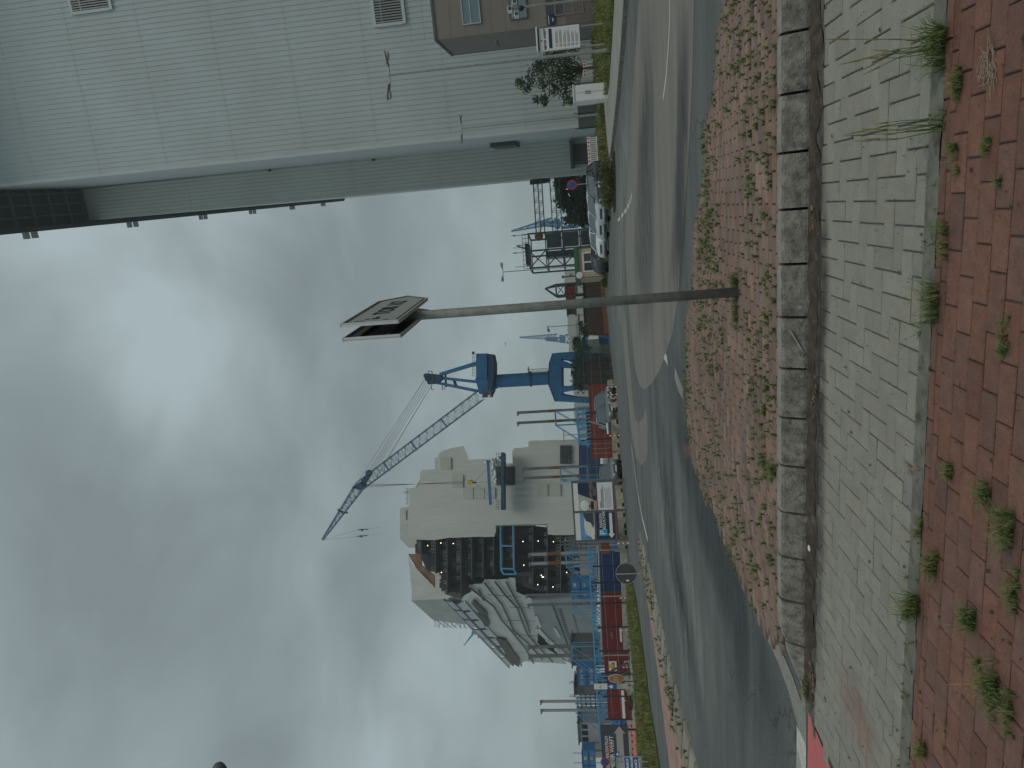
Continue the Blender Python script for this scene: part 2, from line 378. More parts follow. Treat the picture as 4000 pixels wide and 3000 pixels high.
def inpoly(x, y, pg):
    c = False; n = len(pg)
    for i in range(n):
        x1, y1 = pg[i][0], pg[i][1]; x2, y2 = pg[(i+1) % n][0], pg[(i+1) % n][1]
        if (y1 > y) != (y2 > y) and x < (x2-x1)*(y-y1)/(y2-y1)+x1: c = not c
    return c
E1 = Vector((.972, -.235, 0)).normalized(); EN = Vector((.235, .972, 0)).normalized()
def ST(s_, t_, z=0): return E1*s_+EN*t_+Vector((0, 0, z))

def soft(name, c, amt, ns=1.6, rough=.85, stretch=(.25, 1, 1)):
    "thin surface film (wear, damp, faded paint): strongest along its middle, patchy, fading out at its edges"
    M_ = mat(name, c, rough, var=.15, scale=3, stretch=(.2, 1, 1, R(14)), speck=(42, .4))
    t = M_.node_tree; b = t.nodes['Principled BSDF']
    at = t.nodes.new('ShaderNodeAttribute'); at.attribute_name = 'tone'
    g = t.nodes.new('ShaderNodeNewGeometry'); m0 = t.nodes.new('ShaderNodeMapping'); m0.inputs['Rotation'].default_value = (0, 0, R(14)); t.links.new(g.outputs['Position'], m0.inputs[0])
    m1 = t.nodes.new('ShaderNodeMapping'); m1.inputs['Scale'].default_value = stretch; t.links.new(m0.outputs[0], m1.inputs[0])
    no = t.nodes.new('ShaderNodeTexNoise'); no.inputs['Scale'].default_value = ns; no.inputs['Detail'].default_value = 8; no.inputs['Roughness'].default_value = .65; t.links.new(m1.outputs[0], no.inputs['Vector'])
    r = t.nodes.new('ShaderNodeMapRange'); r.inputs[1].default_value = .3; r.inputs[2].default_value = .62; t.links.new(no.outputs[0], r.inputs[0])
    k = t.nodes.new('ShaderNodeMath'); k.operation = 'MULTIPLY'; t.links.new(r.outputs[0], k.inputs[0]); t.links.new(at.outputs[0], k.inputs[1])
    k2 = t.nodes.new('ShaderNodeMath'); k2.operation = 'MULTIPLY'; k2.inputs[1].default_value = amt; t.links.new(k.outputs[0], k2.inputs[0])
    t.links.new(k2.outputs[0], b.inputs['Alpha']); return M_
M['wear_light'] = soft('worn_lane', (.25, .275, .26), .9)
M['wear_dark'] = soft('damp_lane', (.06, .07, .073), .85, ns=2.2, rough=.5)
M['wear_fresh'] = soft('fresh_asphalt', (.055, .062, .07), .95, ns=1.2)
M['trace_red'] = soft('faded_red_paint', (.42, .20, .17), .36, ns=5, stretch=(.6, 1, 1))
M['grime'] = soft('kerb_grime', (.05, .045, .038), .85, ns=6, stretch=(1, 1, 1))
def ribbon(name, px, z, mt, n=10):
    "px: list of (V left edge, V right edge, y) in the photograph, laid on the ground; soft across its width"
    mb = MB(); rows = []
    for (v0, v1, y) in px: rows.append([G(v0+(v1-v0)*i/n, y, z) for i in range(n+1)])
    m_ = len(rows)
    # refine along the length
    R2 = []
    for a, b in zip(rows[:-1], rows[1:]):
        for q in range(8): R2.append([p.lerp(r_, q/8) for p, r_ in zip(a, b)])
    R2.append(rows[-1]); L2 = len(R2)
    for j in range(L2-1):
        for i in range(n):
            al = lambda jj, ii: max(0.0, math.sin(math.pi*ii/n))**.9*min(1, 3*min(jj/(L2-1), 1-jj/(L2-1)))
            q = [R2[j][i], R2[j][i+1], R2[j+1][i+1], R2[j+1][i]]; c_ = [al(j, i), al(j, i+1), al(j+1, i+1), al(j+1, i)]
            if (q[1]-q[0]).cross(q[2]-q[0]).z < 0: q = q[::-1]; c_ = c_[::-1]
            mb.cc = c_
            mb.add(q, [(0, 1, 2, 3)])
    mb.cc = None
    return struct(name, mb, mt)

# ================================================================ GROUND
def flat(name, pts, z, mt, th=None):
    mb = MB(); P3 = [Vector((p[0], p[1], z)) for p in pts]
    if th: mb.prism(P3, (0, 0, -th))
    else: mb.add(P3, [tuple(range(len(P3)))])
    # make sure it faces up
    a = sum(P3[i].x*P3[(i+1) % len(P3)].y-P3[(i+1) % len(P3)].x*P3[i].y for i in range(len(P3)))
    if a < 0: mb.f = [f[::-1] for f in mb.f]
    return struct(name, mb, mt)
flat('ground', [(-1150, -60), (1150, -60), (1150, 1450), (-1150, 1450)], -.03, M['yard'])
flat('road', [(-60, -2), (30, -2), (30, 84), (-60, 84)], 0.0, M['asphalt'])
# lighter resurfaced patches
def gpoly(px, z): return [(G(a, b, z).x, G(a, b, z).y) for a, b in px]
flat('road_patch', gpoly([(2712,-60),(2705,300),(2690,600),(2668,900),(2650,1150),(2628,1300),(2600,1385),(2575,1450),(2545,1500),(2520,1522),(2500,1508),(2482,1450),(2466,1300),(2452,1150),(2440,950),(2450,600),(2475,300),(2500,-60)], .004), .004, M['asphalt_worn'])
flat('road_patch', gpoly([(2410,1150),(2440,1400),(2458,1600),(2470,1710),(2486,1790),(2505,1818),(2522,1800),(2530,1770),(2531,1690),(2525,1592),(2512,1630),(2495,1652),(2482,1640),(2472,1560),(2462,1440),(2446,1250),(2430,1150)], .004), .004, M['asphalt_worn'])
ribbon('road_wear', [(2540,2640,1500),(2566,2704,2072),(2640,2805,2506),(2720,2880,3060)], .005, M['wear_light'])
ribbon('road_wear', [(2470,2600,1650),(2530,2660,2000),(2620,2720,2400),(2700,2790,3060)], .0065, M['wear_light'])
ribbon('road_wear', [(2600,2690,1330),(2630,2700,1700),(2720,2850,2100),(2830,3000,2500),(2900,3150,3060)], .0080, M['wear_fresh'], 14)
ribbon('road_wear', [(2585,2640,1650),(2596,2640,1900),(2622,2660,2145),(2680,2716,2500),(2745,2800,3060)], .0095, M['wear_dark'])
ribbon('road_wear', [(2556,2590,1560),(2570,2600,1800),(2600,2630,2100),(2650,2690,2440),(2690,2740,2800)], .0095, M['wear_dark'])
ribbon('road_wear', [(2640,2700,-40),(2640,2690,500),(2620,2680,900),(2600,2660,1200)], .0095, M['wear_fresh'])
ribbon('road_wear', [(2500,2560,-40),(2490,2560,500),(2470,2560,1000),(2480,2560,1350)], .0065, M['wear_dark'])
ribbon('road_wear', [(2440,2500,-40),(2420,2480,400),(2400,2450,800),(2395,2440,1300),(2410,2450,1700)], .0065, M['wear_light'])
ribbon('road_wear', [(2655,2705,1725),(2660,2715,1750),(2665,2720,1780),(2675,2722,1800)], .011, M['trace_red'])
# road markings
flat('road_marking', gpoly([(2636,1436),(2668,1516),(2668,1560),(2650,1530),(2635,1474)], .008), .008, M['white_paint'])
flat('road_marking', gpoly([(2600,1378),(2607,1400),(2610,1432),(2600,1412),(2592,1398)], .008), .008, M['white_paint'])
def pline(px, w0, z, mt, name='road_marking', dashes=None):
    pts = [G(a, b, z) for a, b in px]; mb = MB()
    L_, Rr = [], []
    for i, p in enumerate(pts):
        d = (pts[min(i+1, len(pts)-1)]-pts[max(i-1, 0)]).normalized(); n_ = Vector((-d.y, d.x, 0))*w0/2
        L_.append(p+n_); Rr.append(p-n_)
    for i in range(len(pts)-1):
        if dashes and i % 2: continue
        mb.add([L_[i], Rr[i], Rr[i+1], L_[i+1]], [(0, 1, 2, 3)])
    for k_, f in enumerate(mb.f):
        a, b, c = (Vector(mb.v[f[q]]) for q in (0, 1, 2))
        if (b-a).cross(c-a).z < 0: mb.f[k_] = f[::-1]
    return struct(name, mb, mt)
pline([(2466,1740),(2478,1830),(2492,1930),(2508,2020),(2530,2110)], .22, .008, M['white_paint'])
pline([(2617,-30),(2616,80),(2610,190),(2602,300),(2590,385)], .10, .008, M['white_paint'])
pts = [(2468+(-55)*q+10*math.sin(q*3.1), 760+102*q) for q in [0,.14,.2,.32,.38,.50,.56,.68,.74,.84,.9,1]]
pline(pts, .16, .008, M['white_paint'], dashes=True)
pline([(2300+95,1160),(2395,1215),(2396,1260)], .3, .008, M['white_paint'])
flat('cycle_crossing', gpoly([(3157,2780),(3262,3040),(3153,3040)], .008), .008, M['red_paint'])
flat('road_marking', gpoly([(3112,2832),(3135,2880),(3149,2912),(3149,3040),(3111,3040)], .008), .008, M['white_paint'])

# -------- pavement beside the camera: real bevelled pavers on a joint bed
mb = MB(); mb.box(0, 1, 0, 1, 0, 1); mb.v = []; mb.f = []; mb.m = []; mb.c = []
bed = MB(); bed.add([ST(-12, .5, -.004), ST(8, .5, -.004), ST(8, 5.52, -.004), ST(-12, 5.52, -.004)], [(0, 1, 2, 3)])
def paver(mb, s0, s1, t0, t1, z, tone, g=.004, frame=ST):
    jz = random.uniform(-.0025, .0025); ja = random.uniform(-.002, .002); jb = random.uniform(-.002, .002)
    s0 += g; s1 -= g; t0 += g; t1 -= g; c = .005
    v = [frame(s0+c, t0+c, z+jz+ja), frame(s1-c, t0+c, z+jz-ja), frame(s1-c, t1-c, z+jz+jb), frame(s0+c, t1-c, z+jz-jb),
         frame(s0, t0, z+jz-.005), frame(s1, t0, z+jz-.005), frame(s1, t1, z+jz-.005), frame(s0, t1, z+jz-.005),
         frame(s0, t0, z-.03), frame(s1, t0, z-.03), frame(s1, t1, z-.03), frame(s0, t1, z-.03)]
    mb.cc = tone
    mb.add(v, [(0,1,2,3),(0,4,5,1),(1,5,6,2),(2,6,7,3),(3,7,4,0),(4,8,9,5),(5,9,10,6),(6,10,11,7),(7,11,8,4)])
    mb.cc = None
def tone(v, wv=0.03):
    b = random.gauss(0, v); q = random.uniform(-wv, wv)
    cl = lambda x: max(.25, min(1, x))
    return (cl(.87+b+q), cl(.87+b), cl(.87+b-q))
U_ = .122
# herringbone, aligned with the kerb
gp = MB(); TG0, TG1 = 3.665, 5.215
def inside_g(s_, t_): return TG0 <= t_ <= TG1 and -6.2 < s_ < 4.6
cut_a = ((3262, 3040), (3157, 2780))
xa = G(3165, 2780); xb = G(3275, 3040)
def left_of_crossing(p): # cut away where the red crossing surface starts
    return (xb.x-xa.x)*(p.y-xa.y)-(xb.y-xa.y)*(p.x-xa.x) < 0 and p.x < xa.x+.05
nsx = range(-60, 50)
for i in range(-56, 44):
    for j in range(28, 46):
        k_ = (i-j) % 4
        # 90 degree herringbone: k 0 starts a stone along s, k 2 starts a stone along t
        if k_ == 0: a = (i*U_, (i+2)*U_, j*U_, (j+1)*U_)
        elif k_ == 3: a = (i*U_, (i+1)*U_, j*U_, (j+2)*U_)
        else: continue
        s0, s1, t0, t1 = a
        t0c, t1c = max(t0, TG0), min(t1, TG1)
        if t1c-t0c < .03 or s0 < -6.6 or s1 > 4.8: continue
        c_ = ST((s0+s1)/2, (t0c+t1c)/2)
        if left_of_crossing(c_): continue
        paver(gp, s0, s1, t0c, t1c, .012, tone(.018, .008), g=.0042)
struct('footpath', gp, M['grey_paver'])
# red pavers nearest the camera, running bond in courses
rp_ = MB(); t = 3.545; row = 0
hts = [.062, .055]+[.118]*30
while t > .7:
    h_ = hts[row]; off = random.uniform(0, .24) if row < 2 else (.12 if row % 2 else 0)+.02*row
    s_ = -5.5+off
    while s_ < 4.5:
        ln = .244
        paver(rp_, s_, s_+ln, t-h_, t, .014, tone(.035, .03), g=.0035); s_ += ln
    t -= h_; row += 1
struct('footpath', rp_, M['red_paver'])
struct('footpath', bed, M['joint'])
e_ = MB(); 
def strip(mb, t0, t1, z0, z1, s0, s1, n, wob=.012, zw=.003, seed=0):
    vs = []; 
    for i in range(n+1):
        s_ = s0+(s1-s0)*i/n
        a = t0+noise.noise(Vector((s_*5, seed, 0)))*wob*2; b = t1+noise.noise(Vector((s_*4, seed+9, 3)))*wob*2
        mid = (a+b)/2
        for tt, zz in ((a, z0), (mid, (z0+z1)/2+noise.noise(Vector((s_*7, seed+3, 1)))*zw*2), (b, z1)): vs.append(ST(s_, tt, zz))
    fs = []
    for i in range(n):
        for q in (0, 1): fs.append((i*3+q, (i+1)*3+q, (i+1)*3+q+1, i*3+q+1))
    return mb.add(vs, fs)
strip(e_, 3.55, 3.67, .010, .012, -6, 4.6, 300, wob=.009, zw=.008)
struct('edging', e_, M['moss_strip'], smooth=True)
# gutter band with dirt washed up against the kerb foot
g_ = MB(); strip(g_, 5.20, 5.40, .012, .006, -4.4, 2.6, 260, wob=.018, zw=.01, seed=4); struct('gutter', g_, M['gutter'], smooth=True)
g_ = MB(); strip(g_, 5.27, 5.43, .014, .045, -4.15, 2.6, 340, wob=.07, zw=.03, seed=14); struct('gutter', g_, M['dirt'], smooth=True)
# raised kerb
KT0, KT1, KZ = 5.40, 5.50, .215
ks = MB(); s_ = 1.805+.391; ends = []
sl = -4.1
for i in range(30):
    ln = .391; a, b = s_-ln, s_-.02
    if b < sl-.1: break
    sag = 0
    # the last stones run down to the crossing
    def kz(x): return KZ if x > -3.45 else max(.015, KZ*(1-((-3.45-x)/.75)**1.4)) if x > -4.2 else .015
    tilt = random.uniform(-.006, .006); o_ = random.uniform(-.008, .008)
    r_ = .02
    def sec(x, z, w_): return [ST(x, KT0+o_+w_*.6, -.05), ST(x, KT0+o_+w_*.6+.008, max(.0, z*.3)), ST(x, KT0+o_+.065+w_, z-.022), ST(x, KT0+o_+.085+w_, z-.006), ST(x, KT0+o_+.105, z), ST(x, KT0+.17, z), ST(x, KT0+.17, -.05)]
    nseg = 8; vs = []
    for q in range(nseg+1):
        x = a+(b-a)*q/nseg; ed = max(0, 1-min(q, nseg-q)/1.0)
        vs += sec(x, kz(x)+tilt*(q/nseg-.5)-ed*.008, ed*.006+noise.noise(Vector((x*9, 3, i)))*.006)
    fs = []
    for q in range(nseg):
        for c_ in range(6): fs.append((q*7+c_, q*7+c_+1, (q+1)*7+c_+1, (q+1)*7+c_))
    fs += [tuple(range(7))[::-1], tuple(nseg*7+c_ for c_ in range(7))]
    ks.mi = 0; nf0 = len(ks.f); ks.add(vs, [f[::-1] for f in fs])
    for q in range(nseg):
        for c_ in (3, 4): ks.m[nf0+q*6+c_] = 1
    s_ -= ln
struct('kerb', ks, [M['kerbstone'], M['kerb_light']])
kb_ = MB(); kb_.box(0,0,0,0,0,0); kb_.v = []; kb_.f = []; kb_.m = []; kb_.c = []
vs = [ST(-3.4, KT0+.09, -.05), ST(2.3, KT0+.09, -.05), ST(2.3, KT0+.16, -.05), ST(-3.5, KT0+.16, -.05), ST(-3.4, KT0+.11, .15), ST(2.3, KT0+.11, .17), ST(2.3, KT0+.16, .17), ST(-3.5, KT0+.16, .17)]
kb_.hexa(vs); struct('kerb', kb_, M['joint'])
ribbon('road_wear', [(3240,3330,2560),(3270,3380,2720),(3310,3430,2860),(3340,3470,3040)], .0235, M['trace_red'], 12)
ribbon('road_wear', [(3168,3215,-40),(3175,3230,700),(3180,3235,1100),(3178,3225,1500),(3172,3220,2000),(3165,3215,2500),(3160,3200,2700)], .026, M['grime'], 8)
sp = MB()
for _ in range(520):
    s_ = random.uniform(-4.2, 1.7); t_ = random.uniform(1.9, 5.3); q = ST(s_, t_, .0195); a = random.uniform(0, 6.28); r_ = random.uniform(.0015, .006) if random.random() < .93 else .011
    sp.prism([q+Vector((math.cos(a+k_*1.256)*r_*random.uniform(.6, 1.2), math.sin(a+k_*1.256)*r_*random.uniform(.6, 1.2), random.uniform(0, .002))) for k_ in range(5)], (0, 0, .002))
tag(sp.build('grit', M['dirt']), kind='stuff')
# -------- brick island behind the kerb
IZ = .20
far_px = [(2842,-60),(2835,0),(2790,300),(2745,700),(2705,1100),(2682,1400),(2680,1560),(2697,1750),(2740,1900),(2790,2000),(2870,2200),(2945,2380),(2990,2470)]
far = [G(a, b, .10) for a, b in far_px]
isl = [(p.x, p.y) for p in far]+[tuple(ST(-3.75, KT0+.14)[:2]), tuple(ST(2.6, KT0+.14)[:2])]
cen = ST(1, 8)
def iz(p): # the island falls towards the road edge
    dmin = min(((p.x-q.x)**2+(p.y-q.y)**2)**.5 for q in far)
    return .10+(IZ-.10)*min(1, dmin/1.6)
ib = MB()
s_lo, s_hi = -6, 8
tt = KT0+.17; row = 0
def fi(s_, t_, z=0):
    p = ST(s_, t_); return Vector((p.x, p.y, iz(p)+z))
bedm = MB()
row_h = .112
isl_s = [((Vector((x, y, 0))).dot(E1), (Vector((x, y, 0))).dot(EN)) for x, y in isl]
E1n = E1; 
while tt < 13.2:
    s_ = s_lo+(row % 2)*.12+random.uniform(-.01, .01)
    while s_ < s_hi:
        c_ = ST(s_+.12, tt+.056)
        if inpoly(c_.x, c_.y, isl) and (s_ < 9):
            z_ = 0
            paver(ib, s_, s_+.236, tt, tt+row_h, 0.0, tone(.05, .03), g=.005, frame=lambda a, b, z: fi(a, b, z))
        s_ += .24
    tt += row_h; row += 1
struct('traffic_island', ib, M['island_paver'])
# joint bed of the island as a ring-filled skirt
nI = len(isl)
cs = sum((Vector((x, y, 0)) for x, y in isl), Vector())/nI
vs = [Vector((x, y, .065 if i < len(far) else IZ-.025)) for i, (x, y) in enumerate(isl)]
inn = []
for i, (x, y) in enumerate(isl):
    p = Vector((x, y, 0)); q = p+(cs-p)*.16
    if i >= len(far): q = p+(cs-p)*.05
    inn.append(Vector((q.x, q.y, min(IZ, iz(q))-.03)))
bedm.add(vs+inn+[Vector((cs.x, cs.y, IZ-.03))]+[Vector((v.x, v.y, -.02)) for v in vs],
         [(i, (i+1) % nI, nI+(i+1) % nI, nI+i) for i in range(nI)]+[(nI+i, nI+(i+1) % nI, 2*nI) for i in range(nI)]+[(i, 2*nI+1+i, 2*nI+1+(i+1) % nI, (i+1) % nI) for i in range(nI)])
struct('traffic_island', bedm, M['joint'])
# worn concrete apron where the road meets the end of the kerb
flat('gutter', gpoly([(2985,2380),(3035,2500),(3095,2640),(3150,2800),(3150,2990),(3128,2875),(3108,2800),(3080,2700),(3040,2590),(2990,2480),(2968,2400)], .006), .006, M['kerb_light'])

# -------- left median: rough stone kerb, brick strip, path, verge
def gl(px, z=0): return [G(a, b, z) for a, b in px]
near_l = gl([(2502,2078),(2520,2150),(2545,2240),(2600,2500),(2655,2730),(2700,2900),(2745,3060)])
fr_l = gl([(2497,2100),(2515,2220),(2537,2350),(2570,2560),(2600,2780),(2622,2960),(2635,3060)])
mbk = MB()
for i in range(len(near_l)-1):
    a, b = near_l[i], near_l[i+1]; d = b-a; n_ = max(1, int(d.length/.85)); e = d.normalized()
    nrm = Vector((d.y, -d.x, 0)).normalized()
    if nrm.x > 0: nrm = -nrm
    for q in range(n_):
        p0 = a+d*(q/n_)+e*.04; p1 = a+d*((q+1)/n_)-e*.05
        w_ = random.uniform(.9, 1.05); h0 = random.uniform(.12, .15); sk_ = e*random.uniform(-.18, -.05); lo = random.uniform(.04, .07)
        z_ = lambda v, z: Vector((v.x, v.y, z))
        mbk.cc = tone(.06)
        mbk.hexa([z_(p0, 0), z_(p1, 0), z_(p1+nrm*w_+sk_, 0), z_(p0+nrm*w_+sk_, 0), z_(p0+nrm*.04, lo), z_(p1+nrm*.04, lo+random.uniform(-.01, .01)), z_(p1+nrm*w_+sk_, h0), z_(p0+nrm*w_+sk_, h0-.01)])
mbk.cc = None
struct('median_kerb', mbk, mat('rough_stone', (.33, .325, .28), .9, var=.3, scale=5, bump=.8, bscale=40, tone=True, dirt=((.12, .13, .07), 2.5, .5, .7)))
inn_l = [p+Vector((-.55, 0, 0)) for p in near_l]
flat('median', [(p.x, p.y) for p in inn_l]+[(p.x, p.y) for p in fr_l[::-1]], .09, mat('median_brick', (.33, .215, .175), .9, var=.3, scale=2.5, bump=.6, bscale=12, dirt=((.12, .13, .06), 1.2, .56, .72)), th=.12)
gn = gl([(2442,2190),(2470,2260),(2485,2330),(2507,2480),(2527,2640),(2545,2780),(2560,2860),(2580,3000),(2590,3070)])
gfr = gl([(2438,2190),(2447,2260),(2456,2330),(2470,2480),(2484,2640),(2492,2780),(2497,2860),(2506,3000),(2510,3070)])
verge_pg = [(p.x, p.y) for p in gn]+[(p.x, p.y) for p in gfr[::-1]]
flat('verge', verge_pg, .06, M['turf'], th=.08)
flat('pavement', [(p.x, p.y) for p in gfr]+[(-60, 50), (-60, 96), (-40, 84), (-28, 74), (-20, 65.5), (-12.5, 57.5), (-9, 61), (-7, 65.5)], .025, M['conc'])
flat('cycle_path', gpoly([(2462,2930),(2466,2860),(2476,2820),(2500,2850),(2512,2960),(2515,3070),(2480,3070)], .029), .031, M['red_paint'])
# -------- right verge, kerb and pavement
K = [(11.2, 8), (11.1, 15), (11.05, 21.4), (10.98, 24.5), (11.19, 29.6), (11.9, 37.5), (12.25, 40.6), (13.2, 42.6), (15.5, 44.0), (20, 44.8)]
kb = MB()
for i in range(len(K)-1):
    a = Vector((*K[i], 0)); b = Vector((*K[i+1], 0)); d = b-a; nrm = Vector((d.y, -d.x, 0)).normalized()
    n_ = max(1, int(d.length/1.0))
    for q in range(n_):
        p0 = a+d*(q/n_); p1 = a+d*((q+1)/n_-.012/1.0)
        kb.hexa([p0, p1, p1+nrm*.16, p0+nrm*.16, p0+nrm*.02+Vector((0,0,.14)), p1+nrm*.02+Vector((0,0,.14)), p1+nrm*.16+Vector((0,0,.14)), p0+nrm*.16+Vector((0,0,.14))])
struct('kerb', kb, M['kerbstone'])
Kin = [(x+.15, y) for x, y in K]
flat('pavement', Kin[:8]+[(15.6, 43.85), (20, 44.65), (60, 46), (60, 8)], .125, M['conc'], th=.1)
grass_r = [(13.6, 14), (13.7, 24), (13.9, 30), (14.4, 36), (15.6, 41), (18.5, 43.4), (60, 45), (60, 14)]
flat('verge', grass_r, .15, M['turf'], th=.05)
rear_r = [(13.2, 47), (15, 46), (20, 47.5), (60, 49), (60, 90), (24, 78), (17, 60)]
flat('verge', rear_r, .05, M['turf'], th=.05)

# -------- grass
def blade(mb, p, h, w_, lean, az):
    dx = math.cos(az); dy = math.sin(az); p = Vector(p); s1 = Vector((-dy, dx, 0))*w_/2
    m1 = p+Vector((dx*lean*.3, dy*lean*.3, h*.55)); tip = p+Vector((dx*lean, dy*lean, h))
    mb.add([p-s1, p+s1, m1+s1*.8, m1-s1*.8, tip], [(0, 1, 2, 3), (3, 2, 4)])
def tuft(mb, p, n, h, spread, w_=.006):
    p = Vector(p); subs = []
    for _ in range(max(1, n//14)):
        r_ = random.gauss(0, spread*.55); q_ = random.gauss(0, spread*.16); subs.append((p+E1*r_+EN*q_, random.uniform(.45, 1.05)))
    for _ in range(n):
        c_, k_ = random.choice(subs); a = random.uniform(0, 6.283)
        hh = h*k_*random.uniform(.35, 1.0); q = c_+Vector((math.cos(a), math.sin(a), 0))*random.uniform(0, spread*.12)
        ln = hh*random.uniform(.3, 1.5); ww = w_*random.uniform(.6, 1.2)
        # a bent blade: rises, then droops outwards
        dx = Vector((math.cos(a), math.sin(a), 0)); s1 = Vector((-dx.y, dx.x, 0))*ww/2
        m1 = q+dx*ln*.35+Vector((0, 0, hh*.75)); m2 = q+dx*ln*.75+Vector((0, 0, hh*.95)); tip = q+dx*ln*1.15+Vector((0, 0, hh*random.uniform(.45, .95)))
        mb.add([q-s1, q+s1, m1+s1, m1-s1, m2+s1*.7, m2-s1*.7, tip], [(0, 1, 2, 3), (3, 2, 4, 5), (5, 4, 6)])
gm = MB()
def scatter(poly, n, h, w_, yweight=True, z=.05):
    xs = [p[0] for p in poly]; ys = [p[1] for p in poly]; k_ = 0; tries = 0
    while k_ < n and tries < n*40:
        tries += 1
        x = random.uniform(min(xs), max(xs)); y = random.uniform(min(ys), max(ys))
        if inpoly(x, y, poly):
            if x/max(y, 1) > .66 or x/max(y, 1) < -.66: continue
            cl_ = noise.noise(Vector((x*.8, y*.8, 0)))+.5
            if random.random() > cl_+.35: continue
            a = random.uniform(0, 6.28); hh = h*random.uniform(.4, 1.2)*(.7+cl_*.6)
            for _ in range(3): blade(gm, (x+random.uniform(-.05, .05), y+random.uniform(-.05, .05), z), hh, w_, hh*random.uniform(.1, .8), a+random.uniform(-2, 2))
            k_ += 1
scatter(verge_pg, 9000, .26, .035, z=.06)
tag(gm.build('grass', M['grass']), kind='stuff')
gm = MB()
scatter([(13.7, 24), (13.9, 30), (14.4, 36), (15.6, 41), (18.5, 43.4), (34, 44), (34, 24)], 9000, .26, .03, z=.14)
scatter([(13.2, 47), (15, 46), (20, 47.5), (40, 48.5), (40, 62), (17, 60)], 3000, .35, .05, z=.05)
tag(gm.build('grass', M['grass']), kind='stuff')
# weeds rooted in the joints of the island (hundreds of small shoots)
wm = MB(); k_ = 0
while k_ < 1050:
    s_ = random.uniform(-4.8, 2.6); t_ = random.uniform(5.6, 12.6)
    t_ = 5.57+round((t_-5.57)/row_h)*row_h
    p = fi(s_, t_)
    if not inpoly(p.x, p.y, isl): continue
    cl_ = noise.noise(Vector((s_*.5, t_*.6, 5)))
    bias = .36+cl_*1.1-.10*(s_ > 1)-.1*(s_>2.5)
    if random.random() > bias: continue
    tuft(wm, p, random.randint(6, 14), random.uniform(.04, .10), .06, .007); k_ += 1
for i in range(len(far)-1):      # fringe along the road edge
    a, b = far[i], far[i+1]; d = b-a
    for q in range(int(d.length*16)):
        p = a+d*random.random(); p.z = .09; q2 = p+(cs-p).normalized()*random.uniform(-.06, .12)
        if random.random() > .33+noise.noise(q2*.9)*1.3: continue
        q2.z = .09; tuft(wm, q2, random.randint(5, 11), random.uniform(.04, .11), .06, .007)
tag(wm.build('weeds', M['weed']), kind='stuff')
wm = MB()
for i in range(len(far)-1):
    a, b = far[i], far[i+1]; d = b-a
    for q in range(int(d.length*22)):
        p = a+d*random.random(); q2 = p+(cs-p).normalized()*random.uniform(-.1, .16)
        if random.random() > .5+noise.noise(q2*.7)*1.4: continue
        q2.z = .085; tuft(wm, q2, random.randint(4, 9), random.uniform(.03, .09), .08, .006)
tag(wm.build('weeds', M['grass']), kind='stuff')
wm = MB()
for _ in range(330):
    s_ = random.uniform(-4.3, 4.4); t_ = 5.60+random.random()**2*.25 if random.random() < .5 else random.choice((3.56, 3.66))+random.uniform(-.02, .02)
    if random.random() > .5+noise.noise(Vector((s_*1.3, t_, 2)))*1.2: continue
    tuft(wm, fi(s_, t_) if t_ > 5 else ST(s_, t_, .01), random.randint(3, 8), random.uniform(.02, .05), .03, .004)
for i in range(len(near_l)-1):
    a, b = near_l[i], near_l[i+1]; d = b-a
    for q in range(int(d.length*16)):
        p = a+d*random.random()+Vector((-random.uniform(.1, 1.5), 0, .09)); 
        if random.random() > .5+noise.noise(p*.7)*1.2: continue
        tuft(wm, p, 16, random.uniform(.06, .2), .14, .016)
for _ in range(900):
    row_ = random.randint(0, 16); t_ = 3.43-.118*row_; s_ = random.uniform(-4, 1.6)
    if noise.noise(Vector((s_*1.1, t_*1.7, 8))) < .12: continue
    tuft(wm, ST(s_, t_, .008), random.randint(3, 9), random.uniform(.008, .03), .03, .003)
tag(wm.build('weeds', M['weed']), kind='stuff')
